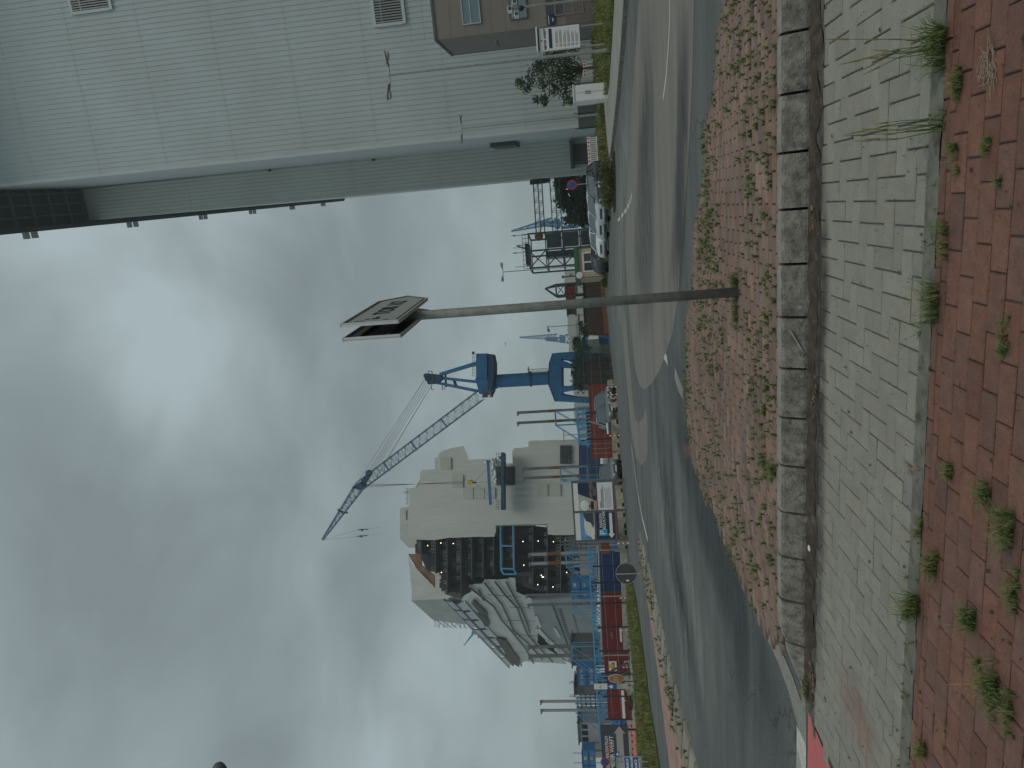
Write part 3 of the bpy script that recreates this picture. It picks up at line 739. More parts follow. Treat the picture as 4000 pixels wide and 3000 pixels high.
# larger tufts one can point at
def gtuft(px, h, n, spread, label, dry=.2, z=.012):
    p = G(px[0], px[1], z); mb = MB(); md = MB()
    tuft(mb, p, int(n*2.2*(1-dry)), h*random.uniform(.5, .85), spread*random.uniform(.6, 1.0), .0038)
    tuft(md, p, max(4, int(n*dry*1.4)), h*1.1, spread*.6, .003)
    r_ = thing('grass_tuft', label, 'weed', p, 'weeds in the pavement joints')
    part(r_, 'green_blades', mb, M['weed']); part(r_, 'dry_blades', md, M['weed_dry'])
TF = [((3870,1985),.09,60,.13,'rightmost of the green tufts along the near left brick joints, cut by nothing',0),
 ]
tl = [((3660,2200),.15,120,.10,'bright green tuft on the joint left of the grey paver edge, above a dry one'),
 ((3805,2415),.12,120,.09,'dense green tuft among the red pavers, below the tuft with dry stalks'),
 ((3590,2370),.16,130,.10,'large tuft with pale dry stalks spilling over the grey pavers'),
 ((3960,2045),.13,110,.10,'green tuft at the near edge of the red pavers, nearest the camera'),
 ((3975,2290),.11,90,.09,'olive tuft at the near edge of the red pavers beside the leftmost joint'),
 ((3900,2680),.13,120,.10,'yellowish tuft in the red pavers towards the left corner'),
 ((3960,2790),.11,80,.09,'green tuft at the near left corner of the red pavers'),
 ((3620,2940),.10,70,.08,'small tuft at the far left end of the grey and red paver edge'),
 ((3830,2600),.07,50,.07,'small green tuft between two larger ones left of centre'),
 ((3665,1170),.20,110,.12,'wispy tuft on the paver edge right below the sign post'),
 ((3690,190),.17,120,.14,'spiky dark tuft on the paver edge at the right side'),
 ((3755,330),.10,110,.08,'green tuft on the red pavers beside the clump of dead roots'),
 ((3745,620),.08,60,.07,'small round tuft right of the tall upright stalks'),
 ((3870,560),.08,60,.07,'green tuft two courses into the red pavers, right of centre'),
 ((3910,700),.06,40,.06,'little tuft on a joint crossing of the red pavers'),
 ((3700,950),.09,60,.09,'low tuft on the paver edge between stalks and sign post'),
 ((3720,1850),.09,60,.07,'narrow tuft rooted in the first red joint below the kerb centre'),
 ((3860,1920),.10,70,.05,'long thin tuft following a joint in the red pavers'),
 ((3930,1330),.10,80,.08,'green tuft at the near edge straight below the sign post'),
 ((3600,2075),.09,50,.07,'dry tuft hanging over the paver edge'),
 ((3160,2690),.10,110,.16,'mossy green tuft where the kerb meets the red crossing'),
 ((2880,1100),.16,110,.16,'tuft at the right foot of the sign post'),
 ((2880,1225),.13,120,.20,'ragged tuft at the left foot of the sign post'),
 ((2990,1780),.12,120,.22,'large dark weed cushion at the back of the kerb'),
 ((3020,1850),.10,90,.14,'low weed cushion on the kerb top left of the largest one'),
 ((2990,1600),.08,60,.12,'broad green weed on the kerb top, middle of the island edge'),
 ((3000,1540),.08,50,.1,'small weed on the kerb top right of the broad one')]
for px, h, n, sp_, lb in tl:
    gtuft(px, h, n, sp_, lb, z=.2 if px[0] < 3100 else .012)
# tall seeding stalks
def stalks(px, n, h, lean, label):
    p = G(px[0], px[1], .01); mb = MB(); heads = []
    for i in range(n):
        a = random.uniform(0, 6.28); b = p+Vector((random.uniform(-.03, .03), random.uniform(-.02, .02), 0))
        hh = h*random.uniform(.6, 1.05)
        tip = b+Vector((random.uniform(-.35, .35)*lean*hh, random.uniform(-.1, .3)*lean*hh, hh)); 
        mid = (b+tip)/2+Vector((random.uniform(-.02, .02), 0, hh*.05))
        mb.tube(b, mid, .0022, .0018, 4); mb.tube(mid, tip, .0018, .0008, 4)
        md = MB(); md.tube(tip-(tip-mid)*.45, tip, .0045, .001, 5); heads.append(md)
    r_ = thing('grass_stalks', label, 'weed', p, 'weeds in the pavement joints')
    tuft(mb, p, 30, h*.35, .07, .004)
    part(r_, 'stems', mb, M['weed'])
    for md in heads: part(r_, 'seed_head', md, M['weed_dry'])
stalks((3690,480), 9, .42, .25, 'tall upright grass stalks with seed heads on the paver edge, right side')
stalks((3695,175), 9, .46, .9, 'loose leaning grass stalks above the spiky tuft at the right side')
# dead roots, leaves and litter
p = G(3875, 255, .014); mb = MB()
for _ in range(70):
    a = random.uniform(0, 6.28); r_ = random.uniform(.0, .05); l_ = random.uniform(.03, .09)
    b = p+Vector((random.uniform(-.06, .06), random.uniform(-.035, .035), random.uniform(0, .02)))
    mb.tube(b, b+Vector((math.cos(a)*l_, math.sin(a)*l_*.5, random.uniform(-.004, .02))), .0018, .001, 4)
tag(mb.build('dead_roots', mat('dead_root', (.30, .25, .19), .9, var=.3, scale=30)), 'pale clump of dead roots lying on the red pavers at the right', 'dead plant')
def leaf_litter(px, n, r_, label, z=.02):
    p = G(px[0], px[1], z); mb = MB()
    for _ in range(n):
        a = random.uniform(0, 6.28); c_ = p+Vector((random.gauss(0, r_), random.gauss(0, r_*.4), random.uniform(.004, .014))); l_ = random.uniform(.012, .028)
        d1 = Vector((math.cos(a), math.sin(a), random.uniform(-.3, .5)))*l_; d2 = Vector((-math.sin(a), math.cos(a), random.uniform(-.3, .5)))*l_*.5
        mb.prism([c_-d1, c_-d2*.9, c_+d1, c_+d2], (0, 0, .001))
    return tag(mb.build('dead_leaves', mat('dead_leaf', (.22, .13, .07), .8, var=.4, scale=40)), label, 'dead leaves', kind='stuff')
leaf_litter((3180,860), 46, .06, 'curled brown leaves caught in the gutter below the island')
leaf_litter((3185,1560), 16, .10, 'a few brown leaves in the gutter')
leaf_litter((3175,2640), 26, .07, 'brown leaves and moss at the kerb end')
leaf_litter((3540,1860), 6, .12, 'single brown leaves on the grey pavers')
def kerb_point(px, up=.004):
    # on the kerb face
    d = ray(*px); A = ST(0, KT0+.05); t_ = (A.dot(EN))/(d.x*EN.x+d.y*EN.y); return Vector((d.x*t_, d.y*t_, CH+d.z*t_))
c_ = kerb_point((3121,1197)); mb = MB(); mb.disc(c_-EN*.03, -EN+Vector((0, 0, .5)), .018, .01, 20)
rt = thing('bottle_cap', 'small grey bottle cap stuck on the kerb below the sign post', 'bottle cap', c_)
part(rt, 'rim', mb, M['galv']); mb = MB(); mb.disc(c_-EN*.036+Vector((0, 0, .002)), -EN+Vector((0, 0, .5)), .013, .004, 16); part(rt, 'face', mb, M['kerb_light'])
a = kerb_point((3085,1290)); b = kerb_point((3125,1362)); mb = MB(); mb.tube(a-EN*.02, b-EN*.055, .008, .006, 8)
tag(mb.build('stick', M['galv']), 'short grey stick leaning on the kerb left of the bottle cap', 'stick')
p = G(3162, 2141, .03); mb = MB(); mb.ball(p, .022, 1.3, .9, .6)
tag(mb.build('pebble', M['white'], smooth=True), 'white pebble in the gutter against the kerb', 'pebble')
for q, (a, b) in enumerate([((3300,2860),None)]): pass

# ================================================================ THE HALL (right)
dv = ray(2285, 692); HA = math.atan2(dv.x, dv.y)
HD = Vector((math.sin(HA), math.cos(HA), 0)); HR = Vector((math.cos(HA), -math.sin(HA), 0))   # depth axis, axis to the right
def HW(a, b, z=0): return HR*a+HD*b+Vector((0, 0, z))
def hpix(x, y, b):
    "photo point -> (a, z) in the frontal plane at depth b of the hall's own frame"
    d = ray(x, y); t = b/(d.dot(HD)); return d.dot(HR)*t, CH+d.z*t
def hbox(mb, a0, a1, b0, b1, z0, z1):
    return mb.hexa([HW(a0,b0,z0), HW(a1,b0,z0), HW(a1,b1,z0), HW(a0,b1,z0), HW(a0,b0,z1), HW(a1,b0,z1), HW(a1,b1,z1), HW(a0,b1,z1)])
B1, B2 = 80.0, 101.0
a1 = hpix(1800, 545, B1)[0]          # left edge of the front face
a2 = hpix(1800, 725, B2)[0]          # left edge of the set back face
EZ = hpix(322, 780, B2)[1]           # eaves height
AR = a1+62
hall = thing('hall', 'huge pale corrugated dock hall filling the right of the view', 'hall', HW(a1, B1))
def ribbed(a0, a_1, b, z0, z1, pitch, dep):
    mb = MB(); a = a0; zs = [z0]; 
    vs = []; fs = []; cols = []
    while a < a_1-.001:
        for da, db in ((0, 0), (.52*pitch, 0), (.6*pitch, dep), (.92*pitch, dep)):
            if a+da <= a_1: cols.append((a+da, b+db))
        a += pitch
    cols.append((a_1, b))
    for q, (x, y) in enumerate(cols): vs += [HW(x, y, z0), HW(x, y, z1)]
    for q in range(len(cols)-1): fs.append((q*2, q*2+2, q*2+3, q*2+1))
    return mb.add(vs, fs)
part(hall, 'front_wall', ribbed(a1+.32, AR, B1, 0, EZ+10, .52, .055), M['hall_wall'])
mb = MB(); hbox(mb, a1, a1+.32, B1-.05, B1+.3, 0, EZ+10); part(hall, 'corner_trim', mb, M['hall_trim'])
mb = MB(); hbox(mb, a1, a1+.2, B1+.3, B2+.1, 0, EZ+.1); part(hall, 'return_wall', mb, M['hall_trim'])
part(hall, 'set_back_wall', ribbed(a2+.2, a1, B2, 0, EZ, .5, .09), M['hall_side'])
mb = MB(); hbox(mb, a2, a2+.2, B2-.05, B2+110, 0, EZ); part(hall, 'side_wall', mb, M['hall_side'])
# sheet joints: horizontal laps with slightly proud edge
mb = MB(); rr = random.Random(3)
for z in [7.5+q*8.1 for q in range(10)]:
    mb = MB(); hbox(mb, a1+.34, AR, B1-.012, B1, z, z+.04); part(hall, 'sheet_lap', mb, M['seam'])
for z in [9+q*12.2 for q in range(5)]:
    mb = MB(); hbox(mb, a2+.2, a1, B2-.012, B2, z, z+.05); part(hall, 'sheet_lap', mb, M['seam'])
for q in range(13):
    mb = MB(); z = 5+q*5.6; hbox(mb, a1+.28, a1+.33, B1-.07, B1-.052, z, z+1.2); part(hall, 'trim_joint', mb, M['seam'])
mb = MB(); mb.tube(HW(a1+.1, B2-.12, 3), HW(a1-.05, B2-.12, EZ-.5), .06, n=6); part(hall, 'downpipe', mb, M['steel_dark'])
for z in (30, 45):
    mb = MB(); hbox(mb, a1-.3, a1+.05, B2-.35, B2-.15, z, z+.35); part(hall, 'pipe_bracket', mb, M['black'])
# roof overhang above the recess and along the side
ae = hpix(700, 838, B2)[0]-.1
mb = MB(); hbox(mb, ae, AR, B1-6, B2+118, EZ+.02, EZ+.5); part(hall, 'roof_deck', mb, M['steel_dark'])
mb = MB()
for q in range(7): hbox(mb, ae, a1, B1+q*3.4, B1+.35+q*3.4, EZ-.45, EZ)
for aa in (ae+1.4, ae+2.9, ae+4.3): hbox(mb, aa, aa+.25, B1-5, B2, EZ-.3, EZ-.02)
for q in range(7):
    for sgn in (-1, 1): mb.bar(HW(ae+.3, B1+1.7+q*3.4+sgn*1.3, EZ-1.5) if sgn < 0 else HW(ae+.3, B1+1.7+q*3.4+1.3, EZ-.2), HW(ae+.3, B1+1.7+q*3.4, EZ-.2) if sgn < 0 else HW(ae+.3, B1+1.7+q*3.4, EZ-1.5), .14)
part(hall, 'roof_beams', mb, M['bridge_steel'])
mb = MB(); bend = hpix(1335, 770, 1)[1]; b_end = 1.0
dd = ray(1332, 775); tend = (EZ-1.0-CH)/dd.z; b_end = (dd*tend).dot(HD)
hbox(mb, ae-.35, ae+.25, B1-6, b_end, EZ-1.9, EZ+.55); part(hall, 'eaves_beam', mb, M['steel_dark'])
# floodlights in pairs below the eaves beam
lt = [(100,0),(133,0),(505,0),(530,0),(785,0),(803,0),(980,0),(995,0),(1138,0),(1148,0),(1260,0),(1268,0)]
for q, (v, _) in enumerate(lt):
    yy = 908-v*.0866+4
    d = ray(v, yy-6); t_ = (EZ-2.1-CH)/d.z; p = d*t_; b_ = p.dot(HD)
    mb = MB(); c_ = HW(ae-.45, b_, EZ-2.2)
    r_ = part(hall, 'floodlight', hbox(mb, ae-1.15, ae-.3, b_-.35, b_+.35, EZ-2.2, EZ-1.75), M['galv'])
    mb = MB(); hbox(mb, ae-1.05, ae-.42, b_-.28, b_+.28, EZ-2.24, EZ-2.2); part(hall, 'lens', mb, M['lamp_glass'], up=r_)
# louvred openings
def hpanel(root, V0, V1, ya, yb, b, slats, label, horiz=False):
    vm = (V0+V1)/2; ym = (ya+yb)/2
    z1 = hpix(V0, ym, b)[1]; z0 = hpix(V1, ym, b)[1]; x0 = hpix(vm, max(ya, yb), b)[0]; x1 = hpix(vm, min(ya, yb), b)[0]
    mb = MB(); hbox(mb, x0, x1, b-.09, b-.01, z0, z1)
    fr = part(root, 'louvre', mb, M['black'], label)
    mb = MB()
    for (c0, c1, d0, d1) in ((x0-.25, x1+.25, z1, z1+.25), (x0-.25, x1+.25, z0-.35, z0), (x0-.3, x0, z0, z1), (x1, x1+.25, z0, z1)): hbox(mb, c0, c1, b-.16, b-.012, d0, d1)
    part(root, 'frame', mb, M['hall_trim'], up=fr)
    mb = MB(); n = slats
    for q in range(n):
        x = x0+(x1-x0)*(q+.5)/n; hbox(mb, x-.055, x+.055, b-.18, b-.1, z0, z1)
    hbox(mb, x0, x1, b-.2, b-.182, z0+(z1-z0)*.74, z0+(z1-z0)*.78)
    part(root, 'slats', mb, M['galv'], up=fr)
hpanel(hall, 1460, 1566, -60, 90, B1, 14, 'lower dark louvre')
hpanel(hall, 272, 418, -80, 40, B1, 12, 'upper dark louvre')
# small louvre box on the return wall and the black canopy at the foot of the recess
mb = MB(); z0 = hpix(2020, 560, B2-6)[1]; z1 = hpix(1925, 560, B2-6)[1]
hbox(mb, a1-.5, a1-.02, B2-9, B2-2, z0, z1); vt = part(hall, 'vent_box', mb, M['steel_dark'])
mb = MB(); 
for q in range(8): hbox(mb, a1-.56, a1-.5, B2-9, B2-2, z0+(z1-z0)*(q+.2)/8, z0+(z1-z0)*(q+.5)/8)
part(hall, 'slats', mb, M['galv'], up=vt)
x0 = hpix(2280, 655, B2)[0]; x1 = hpix(2280, 545, B2)[0]
mb = MB(); hbox(mb, x0, x1, B2-2.4, B2-.02, 2.9, 3.3); hbox(mb, x0+.4, x0+.7, B2-2.2, B2-2, 0, 2.9); dr = part(hall, 'canopy', mb, M['steel_dark'])
mb = MB(); hbox(mb, x0+.8, x1-.5, B2-.1, B2-.01, 0, 2.8); part(hall, 'roller_door', mb, M['frame_grey'])
mb = MB(); z0 = hpix(2110, 700, B2+14)[1]; z1 = hpix(1970, 705, B2+14)[1]
hbox(mb, a2-.75, a2-.02, B2+12, B2+42, z0, z0+1.2)
for q in range(20): hbox(mb, a2-.8, a2-.1, B2+12+q*1.5, B2+12.3+q*1.5, z0-.3, z0+1.5)
part(hall, 'side_walkway', mb, M['steel_dark'])

# ---------------------------------------------------------------- brown annex
BA = 58.0
xa0 = hpix(1705, 155, BA)[0]; zt = hpix(1705, 155, BA)[1]
lo_, hi_ = BA, BA+40       # depth of the annex so that its rear corner falls where the photograph shows it
for _ in range(40):
    md = (lo_+hi_)/2
    if hpix(1757, 217, md)[0] > xa0: hi_ = md
    else: lo_ = md
BD = md if BA+2 < md < BA+20 else BA+7
ann = thing('annex', 'brown flat roofed annex with windows in front of the pale hall', 'building', HW(xa0, BA))
mb = MB(); hbox(mb, xa0, xa0+26, BA, BD, 0, zt); part(ann, 'wall', mb, M['annex'])
mb = MB(); hbox(mb, xa0-.03, xa0+26, BA-.08, BA+.1, zt, zt+.16); hbox(mb, xa0-.08, xa0+.02, BA-.08, BD+.05, zt-.02, zt+.16); hbox(mb, xa0-.03, xa0+.05, BD, BD+.06, 0, zt)
part(ann, 'roof_edge', mb, M['frame_grey'])
mb = MB(); hbox(mb, xa0-.02, xa0+26, BA-.06, BA-.01, 0, hpix(2210, 100, BA)[1]); part(ann, 'plinth', mb, M['annex_low'])
mb = MB()
for q in range(1, 14): hbox(mb, xa0+.01, xa0+26, BA-.012, BA-.002, q*1.02+.6, q*1.02+.615)
part(ann, 'panel_joints', mb, M['annex_low'])
def hwin(root, V0, V1, ya, yb, b, glassm, frame, vs=(), hs=(), fw=.06, label=None):
    vm = (V0+V1)/2; ym = max(30, (ya+yb)/2)
    x0 = hpix(vm, max(ya, yb), b)[0]; x1 = x0+(max(ya, yb)-min(ya, yb))/2800*b; z1 = hpix(V0, 40, b)[1]; z0 = hpix(V1, 40, b)[1]
    mb = MB()
    for bx in ((x0-fw, x1+fw, z1, z1+fw), (x0-fw, x1+fw, z0-fw, z0), (x0-fw, x0, z0, z1), (x1, x1+fw, z0, z1)): hbox(mb, bx[0], bx[1], b-.1, b-.004, bx[2], bx[3])
    for f in vs: x = x0+(x1-x0)*f; hbox(mb, x-fw/2, x+fw/2, b-.08, b-.052, z0, z1)
    for f in hs: z = z1-(z1-z0)*f; hbox(mb, x0, x1, b-.085, b-.053, z-fw/2, z+fw/2)
    fr = part(root, 'window', mb, frame, label)
    mb = MB(); hbox(mb, x0, x1, b-.05, b-.006, z0, z1); part(root, 'pane', mb, glassm, up=fr); return fr
hwin(ann, 1806, 1872, -75, 92, BA, M['glass'], M['hall_trim'], hs=(.45,), label='upper two-light window')
hwin(ann, 1992, 2056, -75, 72, BA, M['glass'], M['frame_grey'], hs=(.5,), vs=(.55,), label='middle window')
hwin(ann, 2132, 2275, -75, 54, BA, M['glass_dark'], M['annex'], hs=(.25, .5, .75), fw=.09, label='tall window with four dark lights')
AY = BA-2.2
# dark sign plate on the annex
sx0 = hpix(2150, 100, BA)[0]; sx1 = sx0+.72; z1 = hpix(2138, 84, BA)[1]; z0 = hpix(2168, 84, BA)[1]
sg = thing('wall_sign', 'small dark blue wall sign with a white sickle emblem on the brown annex', 'sign', HW(sx0, BA-.1, z0))
mb = MB(); hbox(mb, sx0, sx1, BA-.12, BA-.07, z0, z1); part(sg, 'panel', mb, M['bill_navy'])
mb = MB(); hbox(mb, sx0+.06, sx1-.06, BA-.13, BA-.122, z1-.14, z1-.09)
n = 12; cxx, czz, rr_ = (sx0+sx1)/2, z0+.22, .13
for q in range(n):
    t0, t1 = math.pi*(1.0+q/n), math.pi*(1.0+(q+1)/n)
    a_ = (math.sin(math.pi*q/n))*.07+.01; b_ = (math.sin(math.pi*(q+1)/n))*.07+.01
    mb.prism([HW(cxx+math.cos(t0)*rr_, BA-.13, czz+math.sin(t0)*rr_), HW(cxx+math.cos(t1)*rr_, BA-.13, czz+math.sin(t1)*rr_), HW(cxx+math.cos(t1)*(rr_-b_), BA-.13, czz+math.sin(t1)*(rr_-b_)), HW(cxx+math.cos(t0)*(rr_-a_), BA-.13, czz+math.sin(t0)*(rr_-a_))], HD*.008)
part(sg, 'emblem', mb, M['white'])
ha = hpix(1950, 180, BA)[0]; hz_ = hpix(1950, 180, BA)[1]
mb = MB(); mb.tube(HW(ha, BA, hz_), HW(ha+.2, BA-.6, hz_+.1), .05, n=6); mb.ball(HW(ha+.2, BA-.6, hz_+.1), .14); tag(mb.build('wall_lamp', M['frame_grey']), 'small dark bracket lamp high on the brown annex wall', 'lamp')

# floodlight and camera mast at the right edge
Y_ = 34
mast = thing('camera_mast', 'grey mast with a cluster of white floodlights and cameras before the annex windows', 'mast', (P(2330, -8, Y_).x, Y_, .1))
mx_ = mast.location.x
mb = MB(); mb.tube((mx_, Y_, .1), (mx_, Y_, P(1985, 5, Y_).z), .06); part(mast, 'pole', mb, M['galv'])
mb = MB(); zt_ = P(2000, 5, Y_).z; mb.bar((mx_-.45, Y_, zt_), (mx_+.3, Y_, zt_), .07); part(mast, 'crossbar', mb, M['galv'])
for dx, dz in ((-.38, -.18), (-.1, .12), (.22, -.12)):
    mb = MB(); mb.box(mx_+dx-.12, mx_+dx+.12, Y_-.22, Y_+.02, zt_+dz-.12, zt_+dz+.1); h = part(mast, 'lamp_head', mb, M['white'])
    mb = MB(); mb.box(mx_+dx-.09, mx_+dx+.09, Y_-.235, Y_-.222, zt_+dz-.09, zt_+dz+.07); part(mast, 'lens', mb, M['glass_dark'], up=h)
mb = MB(); mb.ball((mx_-.1, Y_-.1, zt_-.42), .13, mm=8); part(mast, 'dome_camera', mb, M['black'])

# ---------------------------------------------------------------- street lamps
def street_lamp(base, top, Y, arm, label, r_=.06, tiltl=0):
    b = P(base[0], base[1], Y); b.z = .02; t_ = P(top[0], top[1], Y)
    root = thing('street_lamp', label, 'street lamp', b, 'double headed street lamps')
    top_ = Vector((b.x, Y, t_.z))
    mb = MB(); mb.tube(b, top_*.35+b*.65, r_*1.5, r_*1.3); mb.tube(top_*.35+b*.65, top_, r_, r_*.8); part(root, 'pole', mb, M['galv'])
    mb = MB(); mb.tube(top_+Vector((-arm*.45, 0, .1)), top_+Vector((arm*.45, 0, .1)), r_*.6); mb.tube(top_, top_+Vector((0, 0, .14)), r_*.9); part(root, 'bracket', mb, M['galv'])
    for sgn in (-1, 1):
        mb = MB(); prof = [(0, .06, .05), (.15, .16, .12), (.55, .2, .16), (.85, .15, .11), (1, .03, .03)]
        vs = []; fs = []
        for (f, wd, hh) in prof:
            x = top_.x+sgn*(arm*.35+f*arm*.65)
            for k_ in range(8):
                an = 2*math.pi*k_/8; vs.append((x, Y+math.cos(an)*wd, top_.z+.12+f*.12+(math.sin(an)*hh if math.sin(an) > 0 else math.sin(an)*hh*.35)))
        for j in range(len(prof)-1):
            for k_ in range(8): fs.append((j*8+k_, j*8+(k_+1) % 8, (j+1)*8+(k_+1) % 8, (j+1)*8+k_))
        mb.add(vs, fs); h = part(root, 'lamp_head', mb, M['galv'], smooth=True)
        mb = MB(); mb.ball((top_.x+sgn*(arm*.78), Y, top_.z+.13), .16, 1.5, .8, .5); part(root, 'lens', mb, M['lamp_glass'], up=h, smooth=True)
    return root
street_lamp((2370, 196), (1527, 256), 31.5, 1.12, 'nearest and tallest double headed street lamp, before the tree and annex', .055)
street_lamp((2335, 447), (1808, 484), 55, 1.15, 'double headed street lamp rising in front of the hall corner', .06)
street_lamp((2310, 1035), (1968, 1050), 70, .95, 'double headed street lamp beside the lattice tower above the parked cars', .05)

# ---------------------------------------------------------------- information board
Y_ = 32.5
c0 = P(2105, 195, Y_); x0 = P(2185, 192, Y_).x; x1 = P(2185, 103, Y_).x; zt = P(2100, 150, Y_).z; zb = P(2265, 150, Y_).z
ib_ = thing('information_board', 'white site information board with dark blue band and safety symbols on the right verge', 'sign', (x0, Y_, .14))
mb = MB(); mb.box(x0, x1, Y_, Y_+.1, zb, zt); bd = part(ib_, 'panel', mb, M['white'])
mb = MB(); mb.box(x0-.04, x1+.04, Y_-.12, Y_+.14, zt, zt+.07); part(ib_, 'cap', mb, M['white'])
mb = MB(); mb.box(x0, x1, Y_-.02, Y_-.003, zt-.06, zt-.005); part(ib_, 'cap_shade_strip', mb, M['black'])  # black strip on the panel, painted shade under the cap
for xx in (x0+.02, x1-.08):
    mb = MB(); mb.box(xx, xx+.06, Y_+.101, Y_+.16, .1, zt-.1); part(ib_, 'post', mb, M['galv'])
W_ = x1-x0; H_ = zt-zb
mb = MB(); mb.box(x0+.08, x1-.06, Y_-.012, Y_-.002, zb+H_*.66, zb+H_*.735); part(ib_, 'band', mb, M['bill_navy'])
t_ = text_mb('MEYER WERFT', .15, (x0+W_*.52, Y_-.006, zb+H_*.825), (1, 0, 0), (0, 0, 1)); part(ib_, 'lettering', t_, M['black'])
mb = MB(); mb.prism([Vector((x0+W_*.4, Y_-.01, zb+H_*.91)), Vector((x0+W_*.48, Y_-.01, zb+H_*.89)), Vector((x0+W_*.47, Y_-.01, zb+H_*.93)), Vector((x0+W_*.43, Y_-.01, zb+H_*.935))], (0, .006, 0)); part(ib_, 'emblem', mb, M['black'])
mb = MB(); rl = random.Random(5)
for q in range(6):
    z = zb+H_*(.57-.095*q)
    for r_ in range(3): mb.box(x0+.27, x0+.27+(W_-.4)*rl.uniform(.5, 1), Y_-.009, Y_-.002, z-r_*.04, z-r_*.04+.014)
part(ib_, 'text_lines', mb, mat('grey_print', (.2, .22, .24), .6, var=.1))
for q, mt in enumerate(('white', 'redp', 'redp', 'sign_blue', 'sign_blue', 'orange')):
    z = zb+H_*(.56-.095*q); mb = MB(); mb.disc((x0+.17, Y_-.01, z), (0, -1, 0), .055, .006, 16); s_ = part(ib_, 'symbol', mb, M[mt])
    mb = MB(); mb.disc((x0+.17, Y_-.014, z), (0, -1, 0), .03, .003, 12); part(ib_, 'symbol_centre', mb, M['white'] if mt != 'white' else M['redp'], up=s_)

# ---------------------------------------------------------------- leafy things
def leaves(mb, c, r, n, size, seed, gaps=.1, squash=.8, clumps=14):
    rg = random.Random(seed); cl_ = []
    for _ in range(clumps):
        while True:
            v = Vector((rg.uniform(-1, 1), rg.uniform(-1, 1), rg.uniform(-1, 1)))
            if .15 < v.length < 1: break
        cl_.append((Vector(c)+Vector((v.x*r[0], v.y*r[1], v.z*r[2])), rg.uniform(.24, .5)))
    for _ in range(n):
        cc_, cr = rg.choice(cl_)
        v = Vector((rg.gauss(0, .5), rg.gauss(0, .5), rg.gauss(0, .42)))*cr
        p = cc_+Vector((v.x*r[0], v.y*r[1], v.z*r[2])); s_ = size*rg.uniform(.5, 1.3)
        d1 = Vector((rg.uniform(-1, 1), rg.uniform(-1, 1), rg.uniform(-.8, .8))).normalized()*s_
        d2 = d1.cross(Vector((rg.uniform(-1, 1), rg.uniform(-1, 1), rg.uniform(-1, 1)))).normalized()*s_*.55
        mb.add([p-d1, p-d2, p+d1, p+d2], [(0, 1, 2, 3)])
    return cl_
def tree(name, base, c, r, n, size, label, cat, lm, tr=.12, seed=1, clumps=16, group=None):
    root = thing(name, label, cat, base, group); mb = MB(); cl_ = leaves(mb, c, r, n, size, seed, clumps=clumps)
    part(root, 'crown', mb, lm)
    mb = MB(); b = Vector(base); fork = b+(Vector(c)-b)*.55; mb.tube(b, fork, tr, tr*.7)
    for (q, _) in cl_[:9]: mb.tube(fork, fork+(q-fork)*.55+Vector((0, 0, .1)), tr*.5, tr*.28, 6); mb.tube(fork+(q-fork)*.55+Vector((0, 0, .1)), q, tr*.28, tr*.1, 5)
    part(root, 'trunk', mb, M['bark']); return root
# the small open tree before the hall
Y_ = 46; c_ = P(2150, 285, Y_); b_ = P(2330, 262, Y_); b_.z = .1
root = thing('tree', 'small open leafy tree between the street lamp and the white cabinet', 'tree', b_)
mb = MB(); rg = random.Random(4)
tips = []
for (V_, y_, sp_) in ((2035,330,.30),(2060,345,.30),(2025,318,.18),(2075,300,.38),(2110,275,.45),(2130,255,.5),(2160,290,.55),(2190,250,.5),(2200,300,.5),(2120,330,.34),(2165,345,.4),(2205,350,.4),(2215,385,.3),(2232,395,.2),(2125,385,.28),(2095,392,.2),(2130,405,.14),(2222,225,.45),(2195,210,.4),(2170,215,.3),(2225,270,.5),(2230,320,.4),(2150,240,.35),(2100,250,.25),(2240,200,.4),(2140,200,.22)):
    q = P(V_, y_, Y_+rg.uniform(-1.2, 1.2)); tips.append(q)
    for _ in range(int(sp_*430)):
        p = q+Vector((rg.gauss(0, sp_*.62), rg.gauss(0, sp_*.7), rg.gauss(0, sp_*.52))); s_ = rg.uniform(.05, .11)
        d1 = Vector((rg.uniform(-1, 1), rg.uniform(-1, 1), rg.uniform(-1, .4))).normalized()*s_
        d2 = d1.cross(Vector((rg.uniform(-1, 1), rg.uniform(-1, 1), rg.uniform(-1, 1)))).normalized()*s_*.6
        mb.add([p-d1, p-d2, p+d1, p+d2], [(0, 1, 2, 3)])
part(root, 'crown', mb, M['leaf'])
mb = MB(); fork = b_+Vector((0, 0, 1.2)); mb.tube(b_, fork, .09, .07)
for q in tips: m_ = fork+(q-fork)*.5+Vector((0, 0, -.15)); mb.tube(fork, m_, .04, .025, 5); mb.tube(m_, q, .025, .008, 5)
part(root, 'trunk', mb, M['bark'])
# dark trees behind the hall corner
for (V_, y_, rv, ry, Yd, lb, sd_, n) in ((2245, 745, 62, 75, 150, 'tall dark tree right behind the corner of the hall', 11, 3800),
        (2255, 815, 40, 55, 165, 'dark rounded tree in the middle of the group behind the parked cars', 12, 2200),
        (2232, 840, 36, 34, 172, 'darkest leftmost tree of the group beside the lattice tower', 13, 2200),
        (2200, 700, 34, 34, 140, 'loose small crown poking out at the hall edge', 14, 900)):
    c_ = P(V_, y_, Yd); k_ = Yd/2800
    b_ = Vector((c_.x, Yd, 0)); tree('tree', b_, c_, (ry*k_, ry*k_*.8, rv*k_), n, .5, lb, 'tree', M['leaf'], .3, sd_, group='dark trees behind the car park')
c_ = P(2275, 810, 135); mb = MB(); x0, x1, z0, z1 = rect(2262, 2310, 700, 880, 135)
leaves(mb, ((x0+x1)/2, 135, z1*.5), ((x1-x0)/2, 1.5, z1*.6), 5000, .35, 21, clumps=40)
tag(mb.build('hedge', M['leaf']), 'long dark hedge closing the car park below the trees', 'hedge')
